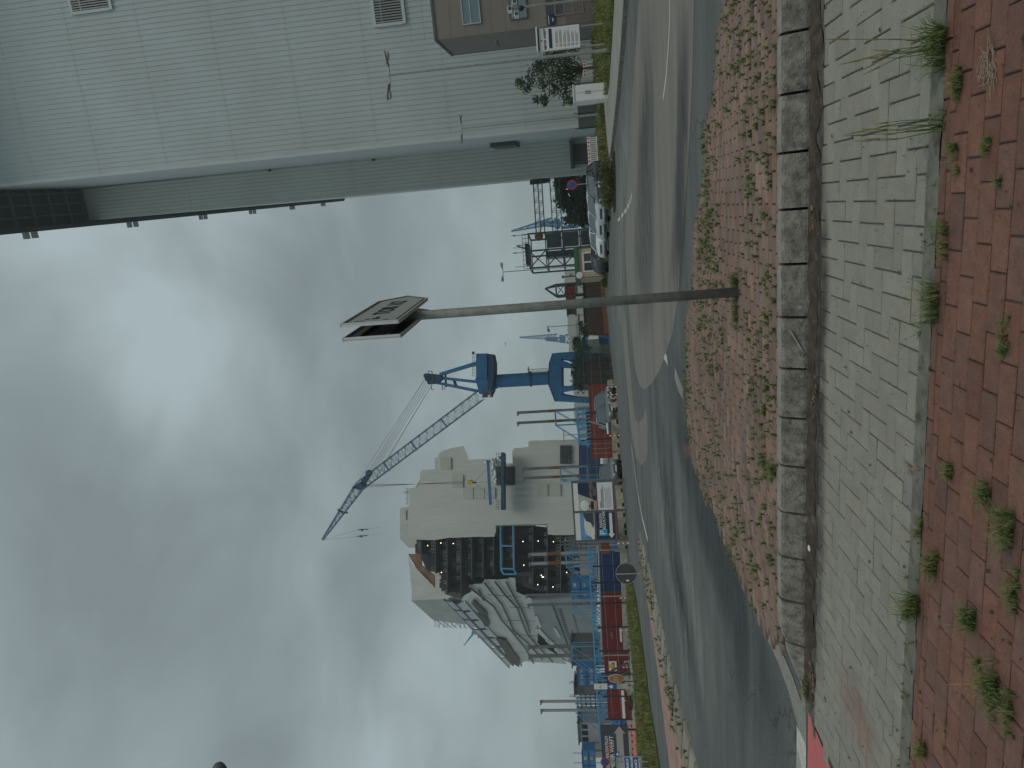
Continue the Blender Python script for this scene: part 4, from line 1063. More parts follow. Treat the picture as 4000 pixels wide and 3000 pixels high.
# shrub bed between road and cars
bed_px = [(2410, 618), (2404, 640), (2402, 690), (2400, 740), (2395, 775), (2365, 775), (2350, 740), (2348, 640), (2362, 610)]
Yh = 40.0
hx0 = G(2402, 770).x; p0 = G(2404, 775); p1 = G(2404, 625)
mb = MB(); rg = random.Random(9)
for _ in range(4200):
    f = rg.random(); p = p0+(p1-p0)*f; p = p+Vector((rg.gauss(0, .25), rg.uniform(0, 1.3), 0)); hh = .62+.16*math.sin(f*9)+noise.noise(p*1.4)*.25
    p.z = hh*rg.random()**.6; s_ = rg.uniform(.035, .08)
    d1 = Vector((rg.uniform(-1, 1), rg.uniform(-1, 1), rg.uniform(-.6, 1))).normalized()*s_
    d2 = d1.cross(Vector((rg.uniform(-1, 1), rg.uniform(-1, 1), rg.uniform(-1, 1)))).normalized()*s_*.5
    mb.add([p-d1, p-d2, p+d1, p+d2], [(0, 1, 2, 3)])
tag(mb.build('shrubs', M['leaf2']), 'low green and yellow shrub row at the road edge before the parked cars', 'shrubs')
mb = MB(); mb.prism([p0+Vector((-.4, -.15, 0)), p1+Vector((.4, -.2, 0)), p1+Vector((.4, 1.6, 0)), p0+Vector((-.4, 1.6, 0))], (0, 0, .1)); struct('planting_bed', mb, M['dirt'])
g0 = G(2372, 1105); g1 = G(2378, 1000); mb = MB()
gm2 = MB()
for _ in range(900):
    f = rg.random(); p = g0+(g1-g0)*f+Vector((0, rg.uniform(0, 4), 0)); p.z = .02
    blade(gm2, p, rg.uniform(.2, .75), .06, .25, rg.uniform(0, 6.28))
tag(gm2.build('grass', M['weed']), kind='stuff')

# ---------------------------------------------------------------- things standing on the right verge
Y_ = 38; x0, x1, z0, z1 = rect(2242, 2384, 327, 392, Y_)
cb_ = thing('utility_cabinet', 'white double door utility cabinet on the verge left of the small tree', 'cabinet', (x0, Y_, .15))
mb = MB(); mb.box(x0, x1, Y_, Y_+.5, .14, z1); part(cb_, 'body', mb, M['white'])
mb = MB(); mb.box(x0-.04, x1+.04, Y_-.06, Y_+.55, z1, z1+.07); part(cb_, 'roof', mb, M['white'])
for s_ in (0, 1):
    mb = MB(); w2 = (x1-x0)/2; mb.box(x0+.03+w2*s_, x0+w2*(s_+1)-.03, Y_-.03, Y_-.002, .28, z1-.08); d_ = part(cb_, 'door', mb, M['white'])
    mb = MB(); mb.box(x0+w2+(-.07 if s_ == 0 else .04), x0+w2+(-.04 if s_ == 0 else .07), Y_-.06, Y_-.031, 1.0, 1.3); part(cb_, 'handle', mb, M['frame_grey'], up=d_)
Y_ = 60; fe = thing('mesh_fence', 'dark green mesh security fence with barbed outriggers along the foot of the hall', 'fence', (P(2300, 500, Y_).x, Y_, 0))
xa_, xb_ = P(2300, 498, Y_).x, P(2300, -60, Y_).x; zt = P(2256, 450, Y_).z
mb = MB(); x = xa_
while x < xb_: mb.box(x, x+.012, Y_, Y_+.01, .1, zt); x += .11
z = .15
while z < zt: mb.box(xa_, xb_, Y_-.012, Y_-.002, z, z+.014); z += .13
part(fe, 'mesh', mb, M['mesh_green'])
mb = MB(); mb.box(xa_, P(2300, 410, Y_).x, Y_+.03, Y_+.05, .1, zt-.05); part(fe, 'privacy_screen', mb, M['mesh_green'])
for q in range(int((xb_-xa_)/1.25)+1):
    x = xa_+q*1.25; mb = MB(); mb.bar((x, Y_+.09, 0), (x, Y_+.09, zt+.06), .07); po = part(fe, 'post', mb, M['steel_dark'])
    mb = MB(); mb.bar((x, Y_+.09, zt+.06), (x, Y_-.15, zt+.3), .05); part(fe, 'outrigger', mb, M['steel_dark'], up=po)
def barrier(px, n, w_, label):
    p = G(*px); p.z = 0; Yb = 75 if n > 3 else 70; x = P(2320, px[1], Yb).x
    root = thing('barrier_fence', label, 'barrier', (x, Yb, 0), 'red and white plastic barriers')
    mb = MB()
    for q in range(n*5): mb.box(x+q*w_/n/5*1.0+.02, x+q*w_/n/5+.12, Yb, Yb+.05, .1, .8)
    mb.box(x, x+w_, Yb-.01, Yb+.06, .8, 1.12); mb.box(x, x+w_, Yb-.01, Yb+.06, .08, .16); part(root, 'slats', mb, M['white'])
    for q in range(n*5 if n < 3 else 10):
        st = w_/(n*5 if n < 3 else 10); mb = MB(); mb.disc((x+(q+.5)*st, Yb-.012, .97), (0, -1, 0), .1, .01, 10); part(root, 'reflector', mb, M['redp'])
    return root
barrier((2328, 680), 4, 3.9, 'long red and white barrier at the foot of the recessed hall wall')
barrier((2318, 295), 1, 1.6, 'short red and white barrier behind the small tree')

# ================================================================ THE SHIP
YS = 160.0
C0 = P(2100, 2098, YS)                      # near corner of the ship
SD = Vector((-math.sin(R(29.7)), math.cos(R(29.7)), 0)); FR = Vector((1, .2, 0)).normalized(); FA = (C0.x, C0.y); FB = (C0.x+FR.x, C0.y+FR.y)
C1 = OP(1900, 2250, FA, FB)+Vector((0, 2.5, 0)); SDA = (C1.x, C1.y); SDB = (C1.x+SD.x, C1.y+SD.y)
FN = Vector((FR.y, -FR.x, 0)); FN = FN if FN.y < 0 else -FN          # towards us
SN = Vector((SD.y, -SD.x, 0)); SN = SN if SN.dot(-C0) > 0 else -SN   # towards us, off the ship's side
ship = thing('cruise_ship', 'large cruise ship under construction, its decks wrapped in pale sheeting', 'ship', (C0.x, C0.y, 0))
def fpl(pts, off, th, mb=None):
    mb = mb or MB(); mb.prism([OP(a, b, FA, FB)+FN*off for a, b in pts], -FN*th); return mb
def spl(pts, off, th, mb=None):
    mb = mb or MB(); mb.prism([OP(a, b, SDA, SDB)+SN*off for a, b in pts], -SN*th); return mb
def wrap_sheet(pts, off, A, B, nrm, nu=70, nv=60, amp=.22, seed=0, fold=(.55, .09)):
    "sheeting: a fine grid over the outline, pushed in and out in folds"
    q = [OP(a, b, A, B) for a, b in pts]; o = Vector((A[0], A[1], 0)); dr = (Vector((B[0], B[1], 0))-o).normalized()
    uv = [((p-o).dot(dr), p.z) for p in q]; u0 = min(a for a, b in uv); u1 = max(a for a, b in uv); v0 = min(b for a, b in uv); v1 = max(b for a, b in uv)
    mb = MB(); idx = {}
    def vert(i, j):
        if (i, j) not in idx:
            u = u0+(u1-u0)*i/nu; v = v0+(v1-v0)*j/nv
            # snap to the outline's bounding grid
            n_ = noise.noise(Vector((u*fold[0], v*fold[1], seed)))*amp*2+noise.noise(Vector((u*fold[0]*2.3, v*fold[1]*4, seed+5)))*amp
            p = o+dr*u+nrm*(off+n_); p.z = v; idx[(i, j)] = len(mb.v); mb.v.append(tuple(p))
        return idx[(i, j)]
    for i in range(nu):
        for j in range(nv):
            u = u0+(u1-u0)*(i+.5)/nu; v = v0+(v1-v0)*(j+.5)/nv
            if inpoly(u, v, uv): mb.f.append([vert(i, j), vert(i+1, j), vert(i+1, j+1), vert(i, j+1)]); mb.m.append(0); mb.c.append(None)
    # orient towards the viewer
    if mb.f:
        a, b, c = (Vector(mb.v[k_]) for k_ in mb.f[0][:3])
        if (b-a).cross(c-a).dot(nrm) < 0: mb.f = [f[::-1] for f in mb.f]
    return mb
front = [(2330,1715),(2067,1722),(2064,1746),(2004,1752),(2001,1809),(1980,1811),(1970,1800),(1938,1797),(1896,1793),(1833,1795),(1822,1765),(1811,1742),(1765,1750),(1728,1762),(1714,1773),(1710,1787),(1699,1788),(1698,1834),(1650,1836),(1640,1850),(1640,1902),(1598,1908),(1596,2105),(1640,2108),(1697,2110),(1751,2101),(1850,2098),(1934,2096),(1936,2053),(2137,2046),(2139,2089),(2191,2090),(2330,2088)]
core = [(a, b) for a, b in front]
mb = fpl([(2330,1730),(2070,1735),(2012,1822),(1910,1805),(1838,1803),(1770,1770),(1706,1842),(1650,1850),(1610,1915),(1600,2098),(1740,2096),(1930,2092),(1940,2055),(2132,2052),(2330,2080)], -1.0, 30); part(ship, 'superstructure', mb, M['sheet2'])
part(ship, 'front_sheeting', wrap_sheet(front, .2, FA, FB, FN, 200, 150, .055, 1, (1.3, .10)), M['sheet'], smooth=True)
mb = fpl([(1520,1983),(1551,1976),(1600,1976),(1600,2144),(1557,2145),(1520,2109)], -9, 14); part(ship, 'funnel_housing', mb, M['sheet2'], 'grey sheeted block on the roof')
mb = fpl([(1545,1992),(1548,1992),(1548,2030),(1545,2030)], -8.8, .1)
for z in ((1549,1990,1574,1992),(1549,2052,1574,2054),(1573,1990,1576,2032),(1573,2054,1576,2098)): fpl([(z[0],z[1]),(z[2],z[1]),(z[2],z[3]),(z[0],z[3])], -8.9, .1, mb)
part(ship, 'sheeting_seams', mb, M['frame_grey'])
for (v0, v1, y0, y1) in ((1722,1763,1788,1833),(1768,1810,1855,1904),(1810,1850,1905,1948),(1853,1893,1905,1948),(1895,1935,1905,1948),(2098,2140,1890,1937),(2147,2190,1890,1937)):
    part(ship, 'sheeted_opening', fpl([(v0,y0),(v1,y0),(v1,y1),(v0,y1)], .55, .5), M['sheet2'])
for (v0, v1, y0, y1, lb) in ((1940,2012,1823,1895,'dark hatch with drawn back curtain'),(2188,2232,1741,1812,'dark square opening low on the stern')):
    fr = part(ship, 'hatch', fpl([(v0,y0),(v1,y0),(v1,y1),(v0,y1)], .75, .5), M['hull_dark'], lb)
    mb = MB()
    for a in range(3): fpl([(v0+(v1-v0)*(a+.2)/3,y0+2),(v0+(v1-v0)*(a+.55)/3,y0+2),(v0+(v1-v0)*(a+.55)/3,y1-2),(v0+(v1-v0)*(a+.2)/3,y1-2)], .8, .04, mb)
    part(ship, 'inner_decks', mb, M['deck_edge'], up=fr)
part(ship, 'loose_curtain', wrap_sheet([(1893,1797),(1940,1790),(1945,1800),(1938,1840),(1944,1892),(1932,1892),(1925,1850),(1920,1812),(1895,1810)], 1.2, FA, FB, FN, 40, 40, .5, 8, (.8, .5)), M['sheet3'], 'loose flapping sheet beside the dark hatch', smooth=True)
# mooring deck: dark band below the sheeting
part(ship, 'lower_stern', fpl([(2262,1720),(2345,1718),(2345,1900),(2262,1900)], .9, 1), M['navy'])
# blue work platform on the stern
mb = MB(); fpl([(1969,1775),(1980,1775),(1980,1993),(1969,1993)], 5, 3.4, mb); fpl([(1962,1790),(1969,1790),(1969,1800),(1962,1800)], 5, 1, mb)
plt_ = part(ship, 'work_platform', mb, M['blue_dark'], 'dark blue work platform slung across the stern')
mb = MB()
for yy in list(range(1778, 1816, 6))+list(range(1955, 1993, 6)): mb.bar(OP(1969, yy, FA, FB)+FN*5, OP(1951, yy, FA, FB)+FN*5, .06)
for (a, b) in ((1775,1815),(1953,1992)):
    for v in (1951, 1960): mb.bar(OP(v, a, FA, FB)+FN*5, OP(v, b, FA, FB)+FN*5, .06)
part(ship, 'railing', mb, M['frame_grey'], up=plt_)
# roof railings and antennas
mb = MB()
for q in range(16): y = 1908+q*4; mb.bar(OP(1597, y, FA, FB), OP(1588-(q % 5 == 0)*8, y, FA, FB), .06)
mb.bar(OP(1590, 1905, FA, FB), OP(1590, 1975, FA, FB), .06); mb.bar(OP(1574, 1922, FA, FB), OP(1598, 1922, FA, FB), .12)
part(ship, 'roof_railing', mb, M['frame_grey'])

# ---- the side: dark open decks, window band, ribbed hull sheeting, bare plates
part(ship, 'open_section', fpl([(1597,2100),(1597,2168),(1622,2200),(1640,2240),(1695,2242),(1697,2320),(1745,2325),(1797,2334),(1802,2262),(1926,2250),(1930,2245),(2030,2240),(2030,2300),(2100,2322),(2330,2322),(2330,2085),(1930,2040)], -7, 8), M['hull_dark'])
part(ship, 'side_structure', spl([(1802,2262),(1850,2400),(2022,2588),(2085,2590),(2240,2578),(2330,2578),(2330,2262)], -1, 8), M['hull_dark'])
dk = [(1600,1640,2105,2166),(1645,1697,2105,2242),(1697,1743,2102,2322),(1745,1797,2100,2334),(1797,1840,2098,2264),(1842,1884,2098,2262),(1886,1926,2096,2250),(1930,1960,2052,2245),(1962,2008,2052,2242),(2010,2080,2050,2300),(2082,2137,2050,2320),(2139,2190,2088,2320),(2192,2232,2088,2320)]
rg = random.Random(2)
M['fr'] = mat('bare_frames', (.30, .30, .30), .7, var=.6, scale=.5)
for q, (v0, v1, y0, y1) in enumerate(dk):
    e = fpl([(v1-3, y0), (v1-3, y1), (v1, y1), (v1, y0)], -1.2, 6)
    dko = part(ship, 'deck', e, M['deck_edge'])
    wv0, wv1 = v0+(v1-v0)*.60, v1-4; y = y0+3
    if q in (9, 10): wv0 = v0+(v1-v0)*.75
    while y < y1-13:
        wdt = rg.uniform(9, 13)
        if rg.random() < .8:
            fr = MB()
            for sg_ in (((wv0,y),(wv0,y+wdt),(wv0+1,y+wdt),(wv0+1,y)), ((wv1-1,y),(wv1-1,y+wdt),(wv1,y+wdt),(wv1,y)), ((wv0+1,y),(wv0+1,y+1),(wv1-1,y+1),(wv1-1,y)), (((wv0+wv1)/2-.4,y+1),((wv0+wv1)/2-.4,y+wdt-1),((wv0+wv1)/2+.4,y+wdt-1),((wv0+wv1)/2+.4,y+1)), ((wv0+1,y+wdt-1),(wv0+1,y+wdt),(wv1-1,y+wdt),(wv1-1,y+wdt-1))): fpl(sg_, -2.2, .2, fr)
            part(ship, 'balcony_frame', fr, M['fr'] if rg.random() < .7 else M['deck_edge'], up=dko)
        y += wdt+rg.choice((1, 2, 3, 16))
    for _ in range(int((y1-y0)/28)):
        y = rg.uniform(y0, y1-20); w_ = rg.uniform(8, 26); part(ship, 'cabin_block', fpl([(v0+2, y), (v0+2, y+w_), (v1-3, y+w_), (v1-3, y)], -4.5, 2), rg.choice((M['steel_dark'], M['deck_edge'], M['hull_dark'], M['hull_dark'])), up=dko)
for (v, y) in ((1664,2132),(1716,2122),(1765,2124),(1718,2238),(2040,2116),(2043,2209),(2100,2114),(2160,2117),(2206,2110),(2112,2249),(2116,2256),(2120,2256),(2158,2295),(2098,2286),(2212,2238)):
    mb = MB(); mb.ball(OP(v, y, FA, FB)+FN*-1.6, .11); part(ship, 'work_light', mb, M['lamp'])
# brown and pale torn insulation at the upper edge
part(ship, 'torn_sheeting', fpl([(1588,2165),(1640,2165),(1642,2210),(1692,2250),(1693,2300),(1665,2270),(1622,2222)], -1.2, .6), M['raw'], 'brown bare insulation at the torn roof edge')
part(ship, 'roof_sheeting', wrap_sheet([(1590,2172),(1592,2175),(1621,2225),(1650,2250),(1690,2290),(1705,2318),(1735,2322),(1770,2336),(1620,2345),(1607,2345),(1604,2300)], -.8, FA, FB, FN, 60, 60, .12, 3), M['sheet'], smooth=True)
mb = spl([(1607,2343),(1770,2336),(1800,2365),(1846,2440),(1693,2420)], .2, 9); part(ship, 'roof_block', mb, M['sheet2'], 'grey netted block on the roof')
mb = MB()
for q in range(6):
    f = q/5; mb.bar(OP(1697+f*130, 2418+f*10, SDA, SDB), OP(1742+f*100, 2450+f*6, SDA, SDB), .15)
for q in range(9):
    f = q/8; mb.bar(OP(1697+f*130, 2418+f*10, SDA, SDB), OP(1700+f*132, 2452+f*1, SDA, SDB), .12); 
    mb.bar(OP(1697+f*130, 2420+(q % 2)*30, SDA, SDB), OP(1712+f*120, 2450-(q % 2)*28, SDA, SDB), .1)
part(ship, 'roof_scaffold', mb, M['galv'])
# window band: two strips of panes between pale rails
def band(a0, a1_, b0, b1, n, lb):
    "band from corners a (near, top/bottom V,y) to b (far)"
    for q in range(n):
        f0, f1 = q/n+.01, (q+.82)/n
        def lp(p, r, f): return (p[0]+(r[0]-p[0])*f, p[1]+(r[1]-p[1])*f)
        pts_ = [lp(a0, b0, f0), lp(a0, b0, f1), lp(a1_, b1, f1), lp(a1_, b1, f0)]
        w_ = part(ship, 'window', spl(pts_, .9, .5), M['ship_glass'])

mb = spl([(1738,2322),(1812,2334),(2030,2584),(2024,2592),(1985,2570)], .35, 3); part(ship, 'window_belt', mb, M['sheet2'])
def quad_band(pA, pB, pC, pD, n, name='window', m_=None):
    for q in range(n):
        f0, f1 = (q+.04)/n, (q+.8)/n
        l = lambda p, r, f: (p[0]+(r[0]-p[0])*f, p[1]+(r[1]-p[1])*f)
        part(ship, name, spl([l(pA, pB, f0), l(pA, pB, f1), l(pD, pC, f1), l(pD, pC, f0)], 1.5, .35), m_ or M['ship_glass'])
quad_band((1740,2324),(1992,2592),(2006,2588),(1770,2328),7)
quad_band((1784,2336),(2010,2578),(2034,2586),(1812,2330),7)
for rl_ in ([(1812,2329),(1817,2329),(2040,2585),(2035,2587)],[(1770,2328),(1782,2334),(2010,2578),(2004,2586)],[(1734,2320),(1740,2323),(1992,2592),(1986,2592)]): part(ship, 'belt_rail', spl(rl_, 1.62, .6), M['sheet3'] if rl_[0][0] > 1800 else M['raw'] if rl_[0][0] > 1760 else M['sheet2'])
# overhanging ribbed hull sheeting (pale bays with dark lines between)
hullp = [(1802,2330),(1835,2268),(1885,2262),(1895,2246),(1975,2244),(2012,2240),(2017,2295),(2080,2322),(2100,2440),(2100,2500),(2200,2560),(2215,2582),(2080,2575),(2050,2572),(2022,2590),(1930,2480),(1860,2400)]
part(ship, 'hull_sheeting', wrap_sheet(hullp, 1.0, SDA, SDB, SN, 150, 90, .10, 6, (.12, .35)), M['sheet3'], smooth=True)
for pl in ([(1838,2270),(1885,2308),(1930,2345),(1960,2400),(1995,2440),(2050,2510),(2085,2575)],[(1894,2250),(1925,2292),(1960,2335),(1985,2390),(2005,2440),(2060,2490),(2120,2560)],[(1935,2246),(1975,2300),(2020,2350),(2045,2420),(2062,2460),(2110,2515),(2160,2570)],[(1978,2246),(2005,2300),(2035,2350),(2055,2400),(2070,2450)],[(1850,2320),(1880,2350),(1905,2375)],[(1870,2280),(1890,2320)]):
    mb = MB()
    for a, b in zip(pl[:-1], pl[1:]): mb.bar(OP(*a, SDA, SDB)+SN*1.6, OP(*b, SDA, SDB)+SN*1.6, .32)
    part(ship, 'batten', mb, M['deck_edge'])
for a, b in (((1905,2295),(2035,2305)),((1990,2345),(2080,2350)),((1980,2398),(2090,2402)),((2010,2455),(2100,2462)),((2050,2500),(2140,2508))):
    mb = MB(); mb.bar(OP(*a, SDA, SDB)+SN*1.7, OP(*b, SDA, SDB)+SN*1.7, .12); part(ship, 'seam', mb, M['deck_edge'])
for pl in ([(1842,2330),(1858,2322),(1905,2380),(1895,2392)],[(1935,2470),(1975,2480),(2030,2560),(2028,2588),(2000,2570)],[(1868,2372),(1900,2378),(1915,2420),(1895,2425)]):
    part(ship, 'recess_shade_patch', spl(pl, 1.75, .3), M['deck_edge'])  # dark plates laid on the sheeting, their colour standing in for shade in hollows
# bare lower hull plates with rows of ports
hp = [(2075,2324),(2260,2312),(2330,2312),(2330,2580),(2240,2582),(2195,2560),(2150,2500),(2105,2450),(2095,2400)]
part(ship, 'lower_hull', spl(hp, 1.3, 1.2), M['hull'])
rg = random.Random(8)
def row(v, y0, y1, n, w_, h_):
    mb = MB()
    for q in range(n):
        y = y0+(y1-y0)*q/n; vv = v+(2430-v)*(y-y0)/(3090-y0)
        s_ = 1-(y-y0)/(3090-y0); spl([(vv, y), (vv+.8, y+w_*s_), (vv+h_*s_+.8, y+w_*s_), (vv+h_*s_, y)], 1.36, .3, mb)
    return mb
for (v, y0, y1, n, w_, h_) in ((2178,2358,2520,24,3.4,15),(2234,2380,2510,16,3,9)):
    for q in range(n):
        y = y0+(y1-y0)*q/n; vv = v+(2430-v)*(y-y0)/(3090-y0); s_ = 1-(y-y0)/(3090-y0)
        part(ship, 'porthole', spl([(vv, y), (vv+.8, y+w_*s_), (vv+h_*s_+.8, y+w_*s_), (vv+h_*s_, y)], 1.36, .3), M['hull_dark'])
mb = MB(); mb.bar(OP(2155, 2334, SDA, SDB)+SN*1.4, OP(2225, 2525, SDA, SDB)+SN*1.4, .4); part(ship, 'rubbing_strake', mb, M['deck_edge'])
for pl in ([(2090,2440),(2110,2436),(2150,2482),(2145,2490)],[(2130,2482),(2150,2478),(2195,2528),(2188,2535)],[(2165,2520),(2190,2515),(2225,2552),(2215,2562)],[(2160,2428),(2170,2430),(2190,2465),(2180,2468)],[(2085,2385),(2100,2385),(2115,2425),(2105,2430)]):
    part(ship, 'flapping_sheet', spl(pl, 1.7, .25), M['sheet3'])
# pale blue U-frame gangway let into the deck opening
mb = MB()
for a, b in (((1960,2052),(1962,2220)),((2008,2052),(2012,2222)),((1962,2220),(1972,2240)),((2012,2222),(2022,2240)),((1961,2130),(2009,2132)),((1962,2218),(2011,2220)),((1972,2240),(2022,2240))):
    mb.bar(OP(*a, FA, FB)+FN*2.2, OP(*b, FA, FB)+FN*2.2, .32)
part(ship, 'gangway_frame', mb, M['blue_light'])

# ================================================================ BLUE SLEWING CRANE
YC = 140.0
def Q(a, b, d=0): return P(a, b, YC)+Vector((0, d, 0))
crane = thing('slewing_crane', 'tall blue shipyard slewing crane on a portal with a long lattice boom', 'crane', (P(2340, 1470, YC).x, YC, 0))
def cpr(pts, d0, th, mb=None):
    mb = mb or MB(); mb.prism([Q(a, b, d0) for a, b in pts], (0, th, 0)); return mb
part(crane, 'portal_table', cpr([(2197,1380),(2166,1384),(2152,1424),(2152,1505),(2175,1565),(2199,1566)], -5, 10), M['blue'])
part(crane, 'table_edge', cpr([(2152,1424),(2166,1384),(2164,1382),(2150,1423),(2150,1506),(2173,1567),(2175,1565),(2152,1505)], -5.1, 10.2), M['blue_dark'])
for lb, ps in (('leg', [[(2198,1380),(2198,1404),(2245,1412),(2345,1400),(2345,1382),(2240,1378)], [(2198,1408),(2198,1436),(2345,1444),(2345,1424),(2250,1428)], [(2199,1508),(2199,1532),(2250,1522),(2345,1526),(2345,1508)], [(2200,1540),(2200,1566),(2345,1574),(2345,1556),(2252,1550)]]),):
    for q, p_ in enumerate(ps):
        for d0 in (-5, 3.6):
            part(crane, 'leg', cpr(p_, d0, 1.4), M['blue'] if q % 3 else M['blue'])
for q, yy in enumerate((1395, 1540)):
    for d0 in (-5.4, 3.2):
        part(crane, 'bogie', cpr([(2322, yy-14), (2322, yy+30), (2352, yy+32), (2352, yy-12)], d0, 2.2), M['blue_dark'])
cb0, cb1 = Q(2152, 1476), Q(1932, 1490)
xw = (P(2040, 1457, YC).x-P(2040, 1509, YC).x)
cxm = P(2040, 1483, YC).x
mb = MB(); mb.tube((cxm, YC, cb0.z), (cxm, YC, cb1.z), xw/2, n=24); clm = part(crane, 'column', mb, M['blue'], smooth=False)
for z in (P(2073, 1480, YC).z, P(2145, 1480, YC).z, P(1936, 1480, YC).z):
    mb = MB(); mb.tube((cxm, YC, z-.2), (cxm, YC, z+.2), xw/2+.18, n=24); part(crane, 'flange', mb, M['blue_dark'], up=clm)
mb = MB(); z = P(2073, 1480, YC).z
for q in range(14): mb.bar((cxm+xw/2+.15, YC-.9, z-3.6+q*.28), (cxm+xw/2+.6, YC-.9, z-3.6+q*.28), .06)
mb.bar((cxm+xw/2+.6, YC-.9, z-3.8), (cxm+xw/2+.6, YC-.9, z+.6), .08); mb.bar((cxm+xw/2+.15, YC-.9, z-3.8), (cxm+xw/2+.15, YC-.9, z+.6), .08); mb.box(cxm+xw/2, cxm+xw/2+1.1, YC-1.4, YC-.2, z+.2, z+.3)
part(crane, 'ladder', mb, M['frame_grey'], up=clm)
part(crane, 'machine_house', cpr([(1868,1383),(1909,1382),(1911,1478),(1868,1480)], -2.6, 5.2), M['blue'])
part(crane, 'counterweight', cpr([(1911,1385),(1929,1385),(1936,1420),(1936,1470),(1925,1540),(1912,1540)], -2.3, 4.6), M['blue_dark'])
part(crane, 'slewing_platform', cpr([(1862,1478),(1911,1478),(1911,1492),(1932,1500),(1930,1530),(1880,1540),(1872,1510)], -2.2, 4.4), M['blue'])
cabp = part(crane, 'cab', cpr([(1893,1526),(1929,1524),(1929,1550),(1894,1552)], -3.2, 2.6), M['frame_grey'])
part(crane, 'cab_window', cpr([(1897,1530),(1914,1529),(1914,1549),(1898,1549)], -3.3, .08), M['glass_dark'], up=cabp)
part(crane, 'cab_window', cpr([(1915,1552),(1925,1551),(1925,1541),(1916,1541)], -3.3, .08), M['white'], up=cabp)
mb = MB()
for q in range(8): mb.bar(Q(1867, 1385+q*12, -2.5), Q(1855, 1385+q*12, -2.5), .07)
mb.bar(Q(1855, 1383, -2.5), Q(1855, 1470, -2.5), .07); mb.bar(Q(1861, 1383, -2.5), Q(1861, 1470, -2.5), .05); mb.ball(Q(1855, 1380, -2), .3)
part(crane, 'railing', mb, M['frame_grey'])
for a, b, r_, d in (((1722,1462),(1867,1418),.30,-1.4),((1722,1462),(1867,1418),.30,1.4),((1730,1477),(1866,1492),.26,-1.2),((1730,1477),(1866,1492),.26,1.2),((1712,1496),(1868,1528),.24,-1.2),((1712,1496),(1868,1528),.24,1.2)):
    mb = MB(); mb.bar(Q(*a, d*.5), Q(*b, d), r_*2); part(crane, 'mast_leg', mb, M['blue'])
mb = MB(); mb.bar(Q(1772, 1482), Q(1782, 1508), .5); mb.bar(Q(1740, 1455), Q(1742, 1512), .35)
cpr([(1686,1460),(1722,1464),(1734,1478),(1706,1500),(1690,1498),(1678,1486),(1672,1474)], -1.3, 2.6, mb)
for yy, vv in ((1468,1670),(1480,1676),(1492,1684)): mb.tube(Q(vv, yy, -1.5), Q(vv, yy, 1.5), .5, n=12)
part(crane, 'mast_head', mb, M['blue_dark'])
mb = MB()
for (a, b) in (((1695,1450),(1695,1500)),((1682,1455),(1682,1465)),((1735,1500),(1735,1524)),((1692,1504),(1692,1520)),((1743,1512),(1742,1522)),((1695,1450),(1678,1451)),((1692,1520),(1702,1520))): mb.bar(Q(*a, -1.6), Q(*b, -1.6), .14)
part(crane, 'service_platform', mb, M['frame_grey'])
# boom
b0 = Q(1877, 1544); b1 = Q(1406, 1898)
mb = MB(); mb.lattice(b0, b1, 2.6, 2.0, 34, .07, .028, Vector((0, 1, 0)), .9); bm = part(crane, 'boom', mb, M['blue_lattice'])
b2 = Q(1260, 2108)
mb = MB(); mb.lattice(b1, b2, 2.2, 1.7, 20, .07, .03, Vector((0, 1, 0)), .18); part(crane, 'fly_jib', mb, M['blue_lattice'])
mb = MB(); dv_ = (b1-b0).normalized()
cpr([(1396,1889),(1412,1881),(1428,1898),(1418,1910),(1400,1908)], -1.3, 2.6, mb); cpr([(1380,1900),(1390,1898),(1396,1906),(1384,1908)], -1, 2, mb)
for a, b in (((1441,1846),(1415,1880)),((1447,1852),(1425,1888))): mb.bar(Q(*a), Q(*b), .5)
mb.ball(Q(1441, 1848), .7, 1, 1.6, 1); part(crane, 'boom_head', mb, M['blue_dark'])
for f in (.3, .55, .78):
    mb = MB(); c_ = b0+(b1-b0)*f; u = dv_.cross(Vector((0, 1, 0))); mb.bar(c_-u*1.15, c_+u*1.15, .22, .3); part(crane, 'boom_joint', mb, M['blue_lattice'])
c_ = Q(1334, 2000); mb = MB(); mb.bar(Q(1320, 1990), Q(1346, 2006), .4); mb.bar(Q(1344, 2000), Q(1358, 2003), .3); part(crane, 'boom_joint', mb, M['blue_dark'])
for a, b, d in (((1670,1470),(1441,1843),-.6),((1674,1476),(1444,1846),-.2),((1678,1482),(1447,1850),.3),((1682,1488),(1450,1856),.7),((1688,1494),(1462,1868),.9),((1668,1466),(1385,1900),0),((1690,1497),(1470,1870),0),((1383,1902),(1268,2100),0)):
    mb = MB(); mb.tube(Q(*a, d), Q(*b, d), .032, n=5); part(crane, 'stay_rope', mb, M['frame_grey'])
hk = P(1826, 1884, YC)
for q in range(5):
    mb = MB(); top = Q(1424, 1889+q*4.2, -.8+q*.4); mb.tube(top, (hk.x+(q-2)*.12, YC-.4+q*.2, hk.z+.8), .022, n=4); part(crane, 'hoist_rope', mb, M['frame_grey'])
hb = MB(); hb.prism([P(a, b, YC-.6) for a, b in ((1823,1879),(1826,1893),(1838,1895),(1846,1889),(1845,1881),(1836,1877))], (0, 1.2, 0)); hbk = part(crane, 'hook_block', hb, M['yellow'])
mb = MB(); z0 = P(1848, 1885, YC); mb.tube(z0, P(1860, 1885, YC), .14); part(crane, 'hook', mb, M['black'], up=hbk)
yb = thing('lifting_beam', 'slim blue lifting beam hanging under the yellow hook block', 'lifting beam', P(1910, 1885, YC))
mb = MB(); l_ = P(1912, 1972, YC); r_ = P(1905, 1797, YC); zm = (l_.z+r_.z)/2; mb.box(l_.x, r_.x, YC-.3, YC+.3, zm-.35, zm+.12); part(yb, 'beam', mb, M['blue'])
